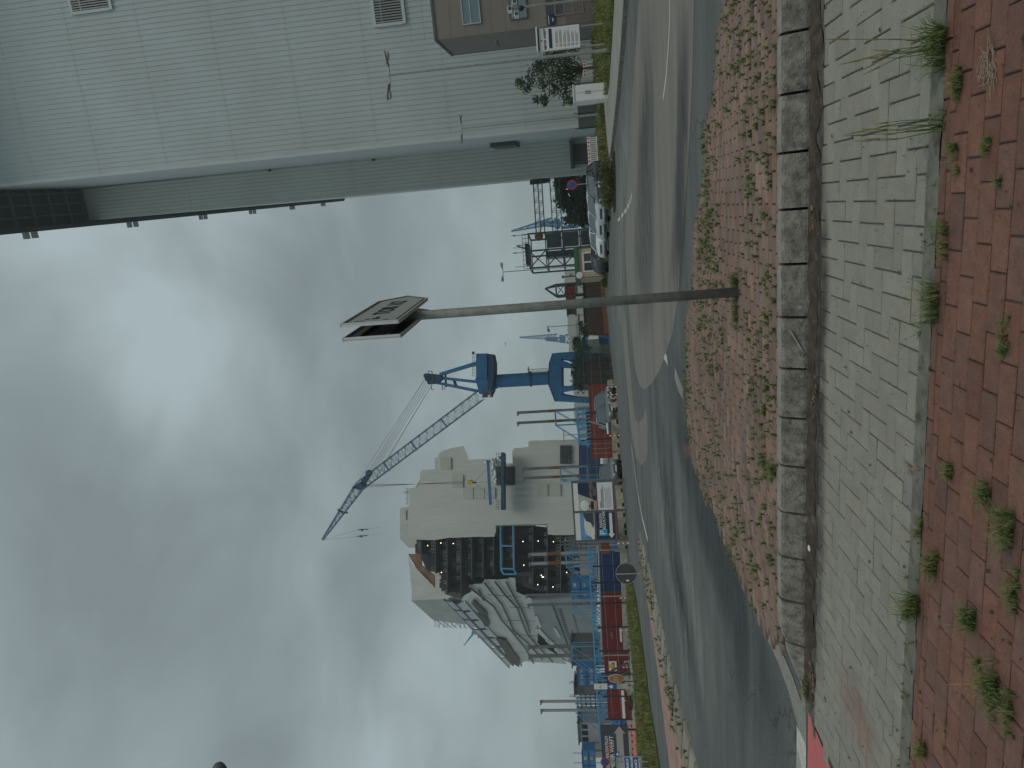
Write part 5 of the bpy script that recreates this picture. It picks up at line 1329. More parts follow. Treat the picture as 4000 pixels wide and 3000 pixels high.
for x in (-2.6, 0, 2.6):
    mb = MB(); mb.tube((z0.x, YC, zm+2.9), (z0.x+x, YC, zm+.1), .03, n=4); part(yb, 'sling', mb, M['frame_grey'])
for q in range(7):
    mb = MB(); x = l_.x+.4+q*(r_.x-l_.x-.8)/6; mb.tube((x, YC, zm-.35), (x, YC, zm-.9), .03, n=4); part(yb, 'shackle', mb, M['frame_grey'])
for (ta, v0, v1, yy, lb) in (((1265,2108),1398,1455,2070,'small hook and weight hanging right below the fly jib tip'),((1262,2110),1395,1460,2095,'small hook and weight hanging left below the fly jib tip')):
    r1 = thing('whip_hook', lb, 'hook', Q(v0+15, yy), 'small hooks below the fly jib')
    mb = MB(); mb.tube(Q(ta[0], ta[1]), Q(v0, yy), .02, n=4); mb.tube(Q(v0, yy), Q(v1+30, yy-10), .02, n=4); part(r1, 'rope', mb, M['frame_grey'])
    mb = MB(); mb.tube(Q(v0, yy), Q(v0+40, yy-3), .1, n=6); mb.ball(Q(v0+16, yy), .26); part(r1, 'weight', mb, M['blue_dark'])

# ---------------------------------------------------------------- far cranes
def far_crane(V0, yt, Vb, yb_, Y, label, body):
    def q(a, b, d=0): return P(a, b, Y)+Vector((0, d, 0))
    r_ = thing('level_luffing_crane', label, 'crane', (P(2330, yb_, Y).x, Y, 0), 'far blue cranes')
    s_ = (Vb-V0)/190.; mat_ = M['blue_far']; yb2 = yb_
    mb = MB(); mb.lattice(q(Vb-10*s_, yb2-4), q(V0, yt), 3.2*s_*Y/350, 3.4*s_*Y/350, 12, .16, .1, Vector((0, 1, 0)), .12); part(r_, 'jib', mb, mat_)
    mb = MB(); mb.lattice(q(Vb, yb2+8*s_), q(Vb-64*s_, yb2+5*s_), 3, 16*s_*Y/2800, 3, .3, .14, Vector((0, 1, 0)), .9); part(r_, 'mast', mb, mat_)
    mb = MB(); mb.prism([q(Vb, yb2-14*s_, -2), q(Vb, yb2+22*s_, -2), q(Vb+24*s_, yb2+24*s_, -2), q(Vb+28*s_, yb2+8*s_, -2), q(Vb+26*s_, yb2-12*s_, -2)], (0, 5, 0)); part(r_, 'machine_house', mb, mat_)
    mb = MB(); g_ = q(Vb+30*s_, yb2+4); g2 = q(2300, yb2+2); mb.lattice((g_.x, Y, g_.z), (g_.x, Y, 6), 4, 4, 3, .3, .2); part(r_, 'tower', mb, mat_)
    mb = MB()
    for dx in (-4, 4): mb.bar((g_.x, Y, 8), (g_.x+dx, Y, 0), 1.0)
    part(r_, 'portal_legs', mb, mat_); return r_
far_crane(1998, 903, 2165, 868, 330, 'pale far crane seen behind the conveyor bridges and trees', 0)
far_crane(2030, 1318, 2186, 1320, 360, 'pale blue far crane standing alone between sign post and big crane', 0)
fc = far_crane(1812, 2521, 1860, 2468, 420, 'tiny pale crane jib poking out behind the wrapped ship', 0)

# ---------------------------------------------------------------- long pale sheeted hull far behind
mb = MB(); Yw = 300; top = [(2205,1060),(2206,1090),(2204,1100),(2207,1120),(2213,1180),(2213,1225),(2218,1250),(2216,1290),(2224,1320),(2222,1370),(2224,1400),(2232,1420),(2230,1470),(2236,1480),(2236,1515),(2246,1560),(2240,1600),(2250,1660),(2262,1720)]
pts_ = [P(a, b, Yw) for a, b in top]; pts_ = [Vector((pts_[0].x, Yw, 0))]+pts_+[Vector((pts_[-1].x, Yw, 0))]
mb.prism(pts_, (0, 22, 0)); fh = thing('sheeted_hull', 'long low hull under pale sheeting in the far background', 'ship', (pts_[0].x, Yw, 0))
part(fh, 'sheeting', mb, mat('far_sheeting', (.40, .42, .38), .8, var=.08, scale=.05))
for (a, b) in ((2229,1074),(2243,1336),(2240,1363),(2236,1560)):
    mb = MB(); mb.disc(P(a, b, Yw-.2), (0, -1, 0), .5, .15, 12); part(fh, 'vent', mb, M['frame_grey'])

# ================================================================ SIGN POST IN FRONT
pb = G(2888, 1140, .19); Yp = pb.y
post = thing('signpost', 'galvanised post on the brick island carrying two back to back arrow signs', 'sign post', pb)
top = P(1640, 1228, Yp); 
mb = MB(); mb.tube((pb.x, pb.y, .12), (pb.x, pb.y, top.z+.5), .047, n=24); part(post, 'pole', mb, M['post_steel'], smooth=True)
mb = MB(); mb.tube((pb.x, pb.y, .17), (pb.x, pb.y, .215), .075, .06, n=24); part(post, 'footing', mb, M['joint'])
mb = MB(); mb.tube((pb.x, pb.y, top.z+.495), (pb.x, pb.y, top.z+.53), .05, .04, n=24); part(post, 'cap', mb, M['black'])
sd_ = HD; sr_ = HR       # signs run along the same street axis as the hall
def plate(yc0, yc1, face, lab):
    "pentagon arrow plate; photo corners of its near edge: (V, y) top and bottom"
    pass
# near vertical edge of the lettered plate in the photograph: top (1343,1262) bottom (1550,1252)
off = Vector((pb.x, pb.y, 0)).dot(HR)
def near_edge(Vt, Vb, y, aoff):
    d = ray((Vt+Vb)/2, y); t_ = aoff/d.dot(HR); return (d*t_).dot(HD), CH+ray(Vt, y).z*aoff/ray(Vt, y).dot(HR), CH+ray(Vb, y).z*aoff/ray(Vb, y).dot(HR)
for (ao, Vt, Vb, y, lab, sgn) in ((off+.072, 1343, 1548, 1262, 'lettered', 1), (off-.072, 1357, 1562, 1328, 'reversed', -1)):
    bN, zt, zb = near_edge(Vt, Vb, y, ao)
    if sgn > 0: keep = (bN, zt, zb)
bN, zt, zb = near_edge(1343, 1548, 1262, off+.072)
print('sign plate', bN, zt, zb, off, Yp)
Lp = bN*.20
H_ = zt-zb
root = thing('direction_sign', 'arrow shaped direction sign lettered TOR 1/2, right hand one on the post', 'sign', HW(off+.072, bN, zb), 'arrow signs on the post')
def plate_pts(a, b0, L_, ins=0.0):
    k_ = ins
    return [HW(a, b0+k_, zb+k_), HW(a, b0+L_-k_*.2, zb+k_), HW(a, b0+L_*1.22-k_*1.2, (zb+zt)/2), HW(a, b0+L_-k_*.2, zt-k_), HW(a, b0+k_, zt-k_)]
for sgn, rt in ((1, root), (-1, None)):
    if rt is None:
        rt = thing('direction_sign', 'dark backed direction sign, left hand one on the post, seen from behind', 'sign', HW(off-.072, bN, zb), 'arrow signs on the post')
    a = off+sgn*.078
    mb = MB(); mb.prism(plate_pts(a, bN, Lp), HR*(-.004*sgn)); part(rt, 'plate', mb, [M['sign_white'] if sgn > 0 else M['dark_back']][0])
    mb = MB(); pp = plate_pts(a, bN, Lp)
    for i in range(5):
        p0, p1 = pp[i], pp[(i+1) % 5]; e = (p1-p0).normalized(); up_ = HR*(-sgn)
        n_ = e.cross(HR).normalized(); c_ = sum(pp, Vector())/5
        if n_.dot(c_-p0) < 0: n_ = -n_
        mb.hexa([p0+HR*.008*sgn, p1+HR*.008*sgn, p1+n_*.012+HR*.008*sgn, p0+n_*.012+HR*.008*sgn, p0-HR*.028*sgn, p1-HR*.028*sgn, p1+n_*.012-HR*.028*sgn, p0+n_*.012-HR*.028*sgn])
    part(rt, 'frame', mb, M['sign_frame'])
    mb = MB()
    for zz in (zb+H_*.28, zb+H_*.72): mb.bar(HW(a-sgn*.02, bN+.06, zz), HW(a-sgn*.02, bN+Lp, zz), .02, .04); mb.bar(HW(off-.06, Yp*1.0, zz), HW(off+.06, Yp*1.0, zz), .01)
    pc = HW(0, 0); bp = Vector((pb.x, pb.y, 0)).dot(HD)
    mb = MB()
    for zz in (zb+H_*.25, zb+H_*.75):
        mb.bar(HW(a-sgn*.018, bN+.08, zz), HW(a-sgn*.018, bN+Lp*.98, zz), .022, .03)
        mb.tube(HW(off, bp, zz-.02), HW(off, bp, zz+.02), .053, n=16)
    part(rt, 'bracket', mb, M['dark_back'])
    if sgn > 0:
        mb = MB(); q = plate_pts(a+.003, bN, Lp, .028); q2 = plate_pts(a+.003, bN, Lp, .043)
        for i in range(5): mb.prism([q[i], q[(i+1) % 5], q2[(i+1) % 5], q2[i]], HR*.002)
        part(rt, 'border', mb, M['black'])
        t_ = text_mb('TOR 1/2', .23, HW(a+.004, bN+Lp*.62, (zb+zt)/2-.0), HD, (0, 0, 1), ext=.001, sx=.95); 
        part(rt, 'lettering', t_, M['black'])
        mb = MB(); z_ = zb+.09
        hb_ = lambda b0, b1, z0, z1: mb.hexa([HW(a+.003, b0, z0), HW(a+.005, b0, z0), HW(a+.005, b1, z0), HW(a+.003, b1, z0), HW(a+.003, b0, z1), HW(a+.005, b0, z1), HW(a+.005, b1, z1), HW(a+.003, b1, z1)])
        zc_ = (zb+zt)/2
        hb_(bN+.09, bN+.10, zc_-.16, zc_-.1); hb_(bN+.09, bN+.10, zc_+.08, zc_+.17)
        hb_(bN+.16, bN+.20, zc_-.04, zc_+.03); hb_(bN+.205, bN+.27, zc_-.03, zc_+.0); hb_(bN+.16, bN+.18, zc_+.05, zc_+.09)
        part(rt, 'pictogram', mb, M['black'])
    if sgn < 0:
        mb = MB(); c_ = HW(a-.006, bN+.12, zt-.08); mb.prism([c_, c_+HD*.09, c_+HD*.09+Vector((0, 0, -.1)), c_+Vector((0, 0, -.1))], HR*.012); part(rt, 'rear_sticker', mb, M['frame_grey'])

# ================================================================ PARKED CARS
def car(name, label, loc, rz, body, L_=4.5, W_=1.8, H_=1.48, wagon=True, group='cars in the car park'):
    "front faces local -y, origin on the ground under the middle"
    root = thing(name, label, 'car', loc, group, rz)
    hw = W_/2; f = -L_/2
    # lower body: cross sections along y (y, half width, z sill, z belt)
    secs = [(0, .70, .30, .60), (.05, .80, .24, .74), (.35, .88, .2, .86), (1.1, .9, .2, .96), (1.5, .9, .2, 1.0), (3.3, .9, .2, 1.02), (4.15, .88, .24, 1.0), (4.45, .82, .3, .92), (4.5, .76, .4, .78)]
    mb = MB(); vs = []; fs = []
    k_ = L_/4.5; kw = W_/1.8
    for (y, w2, z0, z1) in secs:
        w2 *= kw
        ring = [(-w2*.93, z0), (-w2, z0+.14), (-w2*1.0, z1-.18), (-w2*.93, z1-.04), (-w2*.8, z1+.02), (0, z1+.05), (w2*.8, z1+.02), (w2*.93, z1-.04), (w2, z1-.18), (w2, z0+.14), (w2*.93, z0), (0, z0)]
        vs += [(x, f+y*k_, z) for x, z in ring]
    n = 12
    for j in range(len(secs)-1):
        for i in range(n): fs.append((j*n+i, j*n+(i+1) % n, (j+1)*n+(i+1) % n, (j+1)*n+i))
    fs += [tuple(range(n))[::-1], tuple((len(secs)-1)*n+i for i in range(n))]
    mb.add(vs, [t[::-1] for t in fs]); lpart(root, 'body', mb, body, smooth=True)
    # cabin: roof skin and glass
    hb = H_; y0, y1, y2, y3 = 1.12, 1.95, 3.75 if wagon else 3.2, 4.38 if wagon else 3.95
    bz = 1.0
    A = [(-hw*.88, f+y0*k_, bz), (hw*.88, f+y0*k_, bz), (hw*.68, f+y1*k_, hb-.06), (-hw*.68, f+y1*k_, hb-.06)]
    B = [(-hw*.88, f+y3*k_, bz), (hw*.88, f+y3*k_, bz), (hw*.66, f+y2*k_, hb-.08), (-hw*.66, f+y2*k_, hb-.08)]
    mb = MB(); mb.add(A, [(0, 1, 2, 3)]); lpart(root, 'windscreen', mb, M['car_glass'])
    mb = MB(); mb.add(B, [(1, 0, 3, 2)]); lpart(root, 'rear_window', mb, M['glass_dark'])
    for s_ in (0, 1):
        mb = MB(); i0, i1 = (0, 3) if s_ == 0 else (1, 2)
        a0, a1_, b1_, b0_ = Vector(A[i0]), Vector(A[i1]), Vector(B[i1]), Vector(B[i0])
        for g0, g1 in ((.05, .46), (.5, .9)):
            q = [a0.lerp(b0_, g0), a0.lerp(b0_, g1), a1_.lerp(b1_, g1*.98), a1_.lerp(b1_, g0+.02)]
            if s_ == 0: q = q[::-1]
            mb.add(q, [(0, 1, 2, 3)])
        lpart(root, 'side_windows', mb, M['glass_dark'])
        mb = MB(); sx = -1 if s_ == 0 else 1
        for fr_ in (0.0, .48, .93):
            mb.bar(a0.lerp(b0_, fr_)+Vector((sx*.004, 0, 0)), a1_.lerp(b1_, fr_)+Vector((sx*.004, 0, 0)), .06)
        lpart(root, 'pillars', mb, body)
    mb = MB(); r0 = [(-hw*.68, f+y1*k_, hb-.06), (0, f+(y1-.03)*k_, hb-.02), (hw*.68, f+y1*k_, hb-.06), (hw*.70, f+(y1+y2)/2*k_, hb), (hw*.66, f+y2*k_, hb-.08), (0, f+(y2+.04)*k_, hb-.05), (-hw*.66, f+y2*k_, hb-.08), (-hw*.70, f+(y1+y2)/2*k_, hb)]
    mb.prism([(x, y, z+.012) for x, y, z in r0], (0, 0, -.05)); mb.v.append((0, f+(y1+y2)/2*k_, hb+.05)); c_ = len(mb.v)-1
    for i in range(8): mb.f.append([i, (i+1) % 8, c_]); mb.m.append(0); mb.c.append(None)
    lpart(root, 'roof', mb, body, smooth=False)
    for x in (-1, 1):
        for y in (.85, 3.6):
            mb = MB(); c_ = Vector((x*(hw-.11), f+y*k_, .32)); mb.tube(c_-Vector((.1, 0, 0)), c_+Vector((.1, 0, 0)), .32, n=20); wh = lpart(root, 'wheel', mb, M['tyre'])
            mb = MB(); mb.tube(c_+Vector((x*.1, 0, 0)), c_+Vector((x*.115, 0, 0)), .2, n=14); lpart(wh, 'rim', mb, M['chrome'])
        mb = MB(); mb.hexa([(x*hw*.42, f-.012, .62), (x*hw*.80, f+.03, .64), (x*hw*.84, f+.3, .68), (x*hw*.45, f+.2, .68), (x*hw*.42, f+.0, .74), (x*hw*.78, f+.06, .76), (x*hw*.84, f+.34, .80), (x*hw*.45, f+.24, .80)]); lpart(root, 'headlight', mb, M['lamp_glass'])
        mb = MB(); mb.box(x*hw*.98-.02, x*hw*.98+.16*x if x > 0 else x*hw*.98+.02, f+1.2, f+1.3, .98, 1.08) if x > 0 else mb.box(-hw*.98-.16, -hw*.98+.02, f+1.2, f+1.3, .98, 1.08); lpart(root, 'wing_mirror', mb, body)
        mb = MB(); mb.box(x*hw*.62-.14, x*hw*.62+.14, f+L_-.03, f+L_+.015, .72, .9); lpart(root, 'tail_light', mb, M['redp'])
    mb = MB(); mb.box(-hw*.4, hw*.4, f-.02, f+.03, .56, .72); g_ = lpart(root, 'grille', mb, M['black'])
    mb = MB(); 
    for q in range(5): mb.box(-hw*.38, hw*.38, f-.028, f-.021, .575+q*.03, .583+q*.03)
    lpart(g_, 'slats', mb, M['chrome'])
    mb = MB(); mb.box(-hw*.75, hw*.75, f+.0, f+.1, .24, .4); lpart(root, 'bumper_intake', mb, M['black'])
    mb = MB(); mb.box(-.26, .26, f-.035, f+.0, .42, .53); lpart(root, 'number_plate', mb, M['white'])
    return root
def cloc(y, Y): d = P(2340, y, Y); return (d.x, Y, 0)
yaw = R(2)
def head(y, Y, dv_): x = P(2340, y, Y).x; return math.atan2(x, -Y)*0-math.atan2(x, Y)+dv_
car('parked_car', 'pale silver estate car nearest the hedge, second from the hall, facing the road', cloc(782, 51), head(782, 51, R(-24)), M['car_silver'], H_=1.50)
car('parked_car', 'light car in the middle of the row, between the silver estate and the whitest car', cloc(850, 55.5), head(850, 55.5, R(-24)), M['car_silver'], H_=1.48)
car('parked_car', 'white car with broad dark grille, second from the cream gatehouse', cloc(925, 59.5), head(925, 59.5, R(-26)), M['car_white'], H_=1.46)
car('parked_car', 'black car half hidden behind the shrub row, closest to the hall', cloc(712, 49), head(712, 49, R(-18)), M['car_black'], H_=1.46)
car('parked_car', 'dark hatchback in front of the cream gatehouse, end of the row', cloc(998, 64), head(998, 64, R(150)), M['car_dark'], L_=4.0, H_=1.45)
car('parked_car', 'grey car behind the barrier, left one of the pair by the leaning strut', cloc(1628, 64), R(22), M['car_grey'], H_=1.85, group='cars behind the concrete barrier')
car('parked_car', 'silvery grey car behind the barrier, right one of the pair below the blue crane', cloc(1575, 66), R(18), M['car_grey'], L_=4.8, H_=1.95, group='cars behind the concrete barrier')
car('parked_car', 'dark grey car between the red container and the advertising board', cloc(1856, 62), R(20), M['car_grey'], H_=1.85, group='cars behind the concrete barrier')
car('parked_car', 'black car below the dark advertising board with the white arrow', cloc(2900, 88), R(85), M['car_black'], H_=1.6, group='cars behind the concrete barrier')

# ================================================================ CAR PARK SIDE: gatehouse, tower, bridges, gantry
Y_ = 68.0; x0, x1, z0, z1 = rect(2258, 2352, 968, 1080, Y_)
gh = thing('gatehouse', 'cream gatehouse with green roof edge and a large white framed window', 'building', ((x0+x1)/2, Y_, 0))
mb = MB(); mb.box(x0, x1, Y_, Y_+4, 0, z1); part(gh, 'wall', mb, M['cream'])
mb = MB(); mb.box(x0-.25, x1+.2, Y_-.3, Y_+4.2, z1, z1+.34); part(gh, 'roof', mb, M['green'])
w0, w1, wz0, wz1 = rect(2276, 2322, 985, 1062, Y_)
mb = MB()
for bx in ((w0, w1, wz1-.12, wz1), (w0, w1, wz0, wz0+.12), (w0, w0+.12, wz0+.12, wz1-.12), (w1-.12, w1, wz0+.12, wz1-.12), ((w0+w1)/2-.06, (w0+w1)/2+.06, wz0+.12, wz1-.12)): mb.box(bx[0], bx[1], Y_-.1, Y_-.005, bx[2], bx[3])
wn = part(gh, 'window', mb, M['white']); mb = MB(); mb.box(w0+.1, w1-.1, Y_-.05, Y_-.006, wz0+.1, wz1-.1); part(gh, 'pane', mb, M['glass_dark'], up=wn)
for xx in (x0-.06, x1): mb = MB(); mb.box(xx, xx+.06, Y_-.08, Y_, 0, z1); part(gh, 'corner_post', mb, M['frame_grey'])
Y_ = 64; c_ = P(2263, 1075, Y_); r_ = thing('traffic_mirror', 'round pale traffic mirror on a post at the corner of the gatehouse', 'mirror', (c_.x, Y_, 0))
mb = MB(); mb.disc(c_, (0, -1, .2), .3, .06, 24); mr = part(r_, 'mirror', mb, M['lamp_glass']); mb = MB(); mb.tube((c_.x, Y_+.06, 0), (c_.x, Y_+.06, c_.z), .04); part(r_, 'post', mb, M['galv'])
Y_ = 72; c_ = P(2200, 1082, Y_); r_ = thing('surveillance_camera', 'camera on a short mast standing behind the gatehouse roof', 'camera', (c_.x, Y_, 0))
mb = MB(); mb.tube((c_.x, Y_, 0), c_, .07); part(r_, 'mast', mb, M['frame_grey']); mb = MB(); mb.bar(c_+Vector((-.1, -.3, 0)), c_+Vector((.1, .3, .05)), .2); part(r_, 'camera_head', mb, M['frame_grey'])
# tower
YT = 130.0
tw = thing('lattice_tower', 'dark green steel and glass tower carrying conveyor bridges', 'tower', (P(2300, 975, YT).x, YT, 0))
x0, x1, z0, z1 = rect(2066, 2272, 905, 1040, YT); D_ = 6
mb = MB()
lv = [0, (z1)*.25, z1*.5, z1*.75, z1]
for x in (x0, (x0+x1)/2, x1):
    for y in (YT, YT+D_): mb.bar((x, y, 0), (x, y, z1), .28)
for z in lv[1:]:
    for y in (YT, YT+D_): mb.bar((x0, y, z), (x1, y, z), .2)
    for x in (x0, x1): mb.bar((x, YT, z), (x, YT+D_, z), .25)
for a in range(4):
    mb.bar((x0, YT, lv[a]), ((x0+x1)/2, YT, lv[a+1]), .18); mb.bar(((x0+x1)/2, YT, lv[a]), (x0, YT, lv[a+1]), .18)
part(tw, 'frame', mb, M['bridge_steel'])
pm = mat('tower_panel', (.085, .095, .10), .4, var=.2, scale=.4)
for a in range(3):
    mb = MB(); mb.box((x0+x1)/2+.25, x1-.2, YT-.05, YT+.02, lv[a]+.2, lv[a+1]-.2); part(tw, 'panel', mb, pm)
mb = MB(); mb.box((x0+x1)/2-1.3, (x0+x1)/2-.2, YT+.5, YT+3, lv[1], lv[3]); mb.box(x0+.3, (x0+x1)/2-1.6, YT+1, YT+3, .2, lv[1]-.2); part(tw, 'stair_core', mb, pm)
mb = MB(); c_ = P(2105, 924, YT-.1); mb.ball(c_, .8, 1, .4, 1); part(tw, 'warning_disc', mb, mat('dull_orange', (.25, .12, .06), .7))
mb = MB()
for q in range(9): x = x0+(x1-x0)*q/8; mb.bar((x, YT, z1), (x, YT, z1+1.1), .07)
mb.bar((x0, YT, z1+1.1), (x1, YT, z1+1.1), .08); mb.bar((x0, YT, z1+.55), (x1, YT, z1+.55), .06); mb.box(x0+1, x1-1.5, YT+1, YT+4, z1, z1+.8)
part(tw, 'roof_railing', mb, M['steel_dark'])
for yy, v in ((912,1995),(960,2005),(980,2000),(1035,2012)):
    mb = MB(); p = P(v, yy, YT+1); b_ = P(2066, yy+4, YT+1); mb.tube((b_.x, YT+1, z1), (b_.x, YT+1, p.z), .05, n=5); an = part(tw, 'antenna', mb, M['frame_grey'])
    if yy in (912, 980): mb = MB(); mb.ball((b_.x, YT+1, p.z-.6), .2, .7, .7, 1.3); part(tw, 'obstruction_light', mb, M['redp'], up=an)
mb = MB(); p = P(2048, 968, YT); mb.bar((p.x, YT+2, z1+.5), (p.x+.9, YT+2, z1+2.4), .25); mb.bar((p.x+.9, YT+2, z1+2.4), (p.x+.9, YT+2, z1+.5), .12); part(tw, 'davit', mb, M['galv'])
for (va, vb, lb) in ((2083, 2117, 'upper of the two horizontal lattice bridges between hall and tower'), (2149, 2186, 'lower of the two horizontal lattice bridges between hall and tower')):
    a = P((va+vb)/2-2, 690, YT); b = P((va+vb)/2+7, 905, YT); h_ = (vb-va)/2800*YT; zc_ = (a.z+b.z)/2
    r_ = thing('lattice_bridge', lb, 'bridge', (b.x, YT, 0), 'lattice bridges to the tower'); mb = MB()
    for y in (YT+1, YT+2.2):
        for z in (zc_-h_/2, zc_+h_/2): mb.bar((x1, y, z), (a.x+8, y, z), .12)
        n_ = 9; st = (a.x+8-x1)/n_
        for q in range(n_+1):
            x = x1+st*q; mb.bar((x, y, zc_-h_/2), (x, y, zc_+h_/2), .07)
            if q < n_: mb.bar((x, y, zc_+h_/2), (x+st, y, zc_-h_/2), .06)
    part(r_, 'truss', mb, M['bridge_steel'])
    mb = MB(); mb.tube((x1, YT+2.2, zc_), (a.x+8, YT+2.2, zc_), .1, n=8); part(r_, 'pipe', mb, M['glass'])
# pointed gantry with red lamps
Yg = 120.0
gr = thing('signal_gantry', 'dark lattice signal gantry with pointed mast and red discs', 'gantry', (P(2330, 1125, Yg).x, Yg, 0))
x0, x1, z0, z1 = rect(2172, 2320, 1106, 1150, Yg); ap_ = P(2128, 1125, Yg); zt_ = P(2172, 1125, Yg).z
mb = MB()
for x in (x0, x1):
    for y in (Yg, Yg+2): mb.bar((x, y, 0), (x, y, zt_), .28); mb.bar((x, y, zt_), (ap_.x, Yg+1, ap_.z), .22)
for q, z in enumerate((2, 4, P(2246, 1130, Yg).z, P(2208, 1130, Yg).z, zt_)): mb.bar((x0, Yg, z), (x1, Yg, z), .25)
mb.bar((x0, Yg, P(2208, 1130, Yg).z), (x1, Yg, zt_), .12); mb.bar((x1, Yg, P(2208, 1130, Yg).z), (x0, Yg, zt_), .12); mb.bar((x0, Yg, 2), (x1, Yg, 4), .12)
part(gr, 'mast', mb, M['frame_grey'])
za, zb_ = P(2246, 1130, Yg).z, P(2208, 1130, Yg).z; xe = P(2225, 1180, Yg).x
mb = MB(); mb.box(xe-2.2, x1, Yg-.3, Yg+2.3, za, za+.25); mb.box(xe-2.2, x1, Yg-.3, Yg+2.3, zb_-.2, zb_); mb.box(xe-2, x1-.2, Yg+.8, Yg+1.2, za+.2, zb_-.2); part(gr, 'cross_arm', mb, M['frame_grey'])
for yy in (1132, 1168):
    mb = MB(); c_ = P(2227, yy, Yg-.35); mb.disc(c_, (0, -1, 0), .62, .3, 16); dd_ = part(gr, 'red_disc', mb, M['redp'])
    mb = MB(); mb.disc(c_+Vector((0, -.05, 0)), (0, -1, 0), .15, .04, 8); part(gr, 'hub', mb, M['black'], up=dd_)
# white canopy roof, low sheds, brown wall and the mast light
Yk = 150.0; x0 = P(2270, 1345, Yk).x; x1 = P(2270, 1225, Yk).x; r_ = thing('canopy', 'white arched membrane canopy on slim posts behind the brown wall', 'canopy', ((x0+x1)/2, Yk, 0))
zt_ = P(2248, 1290, Yk).z; zl = P(2264, 1290, Yk).z
mb = MB(); n = 14; ed = [(x0+(x1-x0)*q/n, zl+(zt_-zl)*math.sin(math.pi*q/n)) for q in range(n+1)]
mb.prism([Vector((x, Yk, z)) for x, z in ed], (0, 10, 0)); part(r_, 'membrane', mb, M['white'])
mb = MB(); mb.bar((x0, Yk, zl), (x1, Yk, zl), .25); part(r_, 'edge_beam', mb, M['frame_grey'])
for f in (.05, .4, .7, .95): x = x0+(x1-x0)*f; mb = MB(); mb.bar((x, Yk, 0), (x, Yk, zl), .18); part(r_, 'post', mb, M['galv'])
for (v0, v1, ya, yb, Yq, mt, lb) in ((2286,2318,1298,1165,112,'frame_grey','long dark grey open shed with yellow racks behind the brown wall'),(2283,2325,1170,1080,118,'brown_fence','dark low shed between gantry and gatehouse')):
    x0, x1, z0, z1 = rect(v0, v1, ya, yb, Yq); r_ = thing('shed', lb, 'shed', ((x0+x1)/2, Yq, 0), 'low sheds across the yard'); mb = MB(); mb.box(x0, x1, Yq, Yq+6, 0, z1); part(r_, 'wall', mb, M[mt])
    mb = MB(); mb.box(x0-.2, x1+.2, Yq-.3, Yq+6.2, z1, z1+.25); part(r_, 'roof', mb, M['black'])
    for (a, b) in ((1215,1245),(1262,1286)) if Yq == 112 else ((1100,1112),):
        q0, q1, _, _ = rect(2305, 2316, a, b, Yq-.5); zz0 = P(2318, a, Yq).z; zz1 = P(2305, a, Yq).z; mb = MB(); mb.box(q0, q1, Yq-.6, Yq-.35, zz0, zz1)
        part(r_, 'rack', mb, M['yellow'])
x0 = G(2345, 1306); bw = thing('board_wall', 'long dark brown board wall closing the yard left of the gatehouse', 'wall', (P(2330, 1200, 84).x, 84, 0))
p0 = P(2330, 1312, 80); p1 = P(2330, 1082, 88)
for q in range(12):
    a = p0.lerp(p1, q/12); b = p0.lerp(p1, (q+1)/12-.003); a.z = b.z = 0; mb = MB(); mb.hexa([a, b, b+Vector((0, .12, 0)), a+Vector((0, .12, 0)), a+Vector((0, 0, 2.3)), b+Vector((0, 0, 2.3)), b+Vector((0, .12, 2.3)), a+Vector((0, .12, 2.3))]); part(bw, 'panel', mb, M['brown_fence'])
mb = MB(); a = p0.copy(); b = p1.copy(); a.z = b.z = .25; mb.bar(a+Vector((0, -.6, 0)), b+Vector((0, -.6, 0)), .35, .5); part(bw, 'footing', mb, M['rust'])
Yl = 105; t_ = P(2140, 1277, Yl); r_ = thing('mast_light', 'slim single arm mast light in front of the white canopy', 'street lamp', (t_.x, Yl, 0))
mb = MB(); mb.tube((t_.x, Yl, 0), t_, .08, .05); part(r_, 'pole', mb, M['galv']); mb = MB(); mb.bar(t_+Vector((.1, 0, 0)), t_+Vector((-.7, 0, .0)), .16); mb.box(t_.x-.75, t_.x-.35, Yl-.12, Yl+.12, t_.z-.25, t_.z-.05); part(r_, 'lamp_head', mb, M['frame_grey'])
c_ = P(2268, 1265, Yl-.2); mb = MB(); mb.box(c_.x-.4, c_.x+.4, Yl-.3, Yl-.1, c_.z-.3, c_.z+.3); part(r_, 'loudspeaker', mb, M['black'])
Yb = 90; c_ = P(2275, 1335, Yb)
tree('tree', Vector((c_.x, Yb, 0)), c_, (1.6, 1.2, 1.1), 1400, .22, 'scrubby bush between the canopy and the blue containers', 'tree', M['leaf'], .12, 33)
Yb = 118; c_ = P(2262, 1462, Yb); tree('tree', Vector((c_.x, Yb, 0)), c_+Vector((0, 0, -.5)), (2.6, 2, 1.7), 1600, .3, 'small dark tree seen between the legs of the big crane', 'tree', M['leaf'], .15, 34)

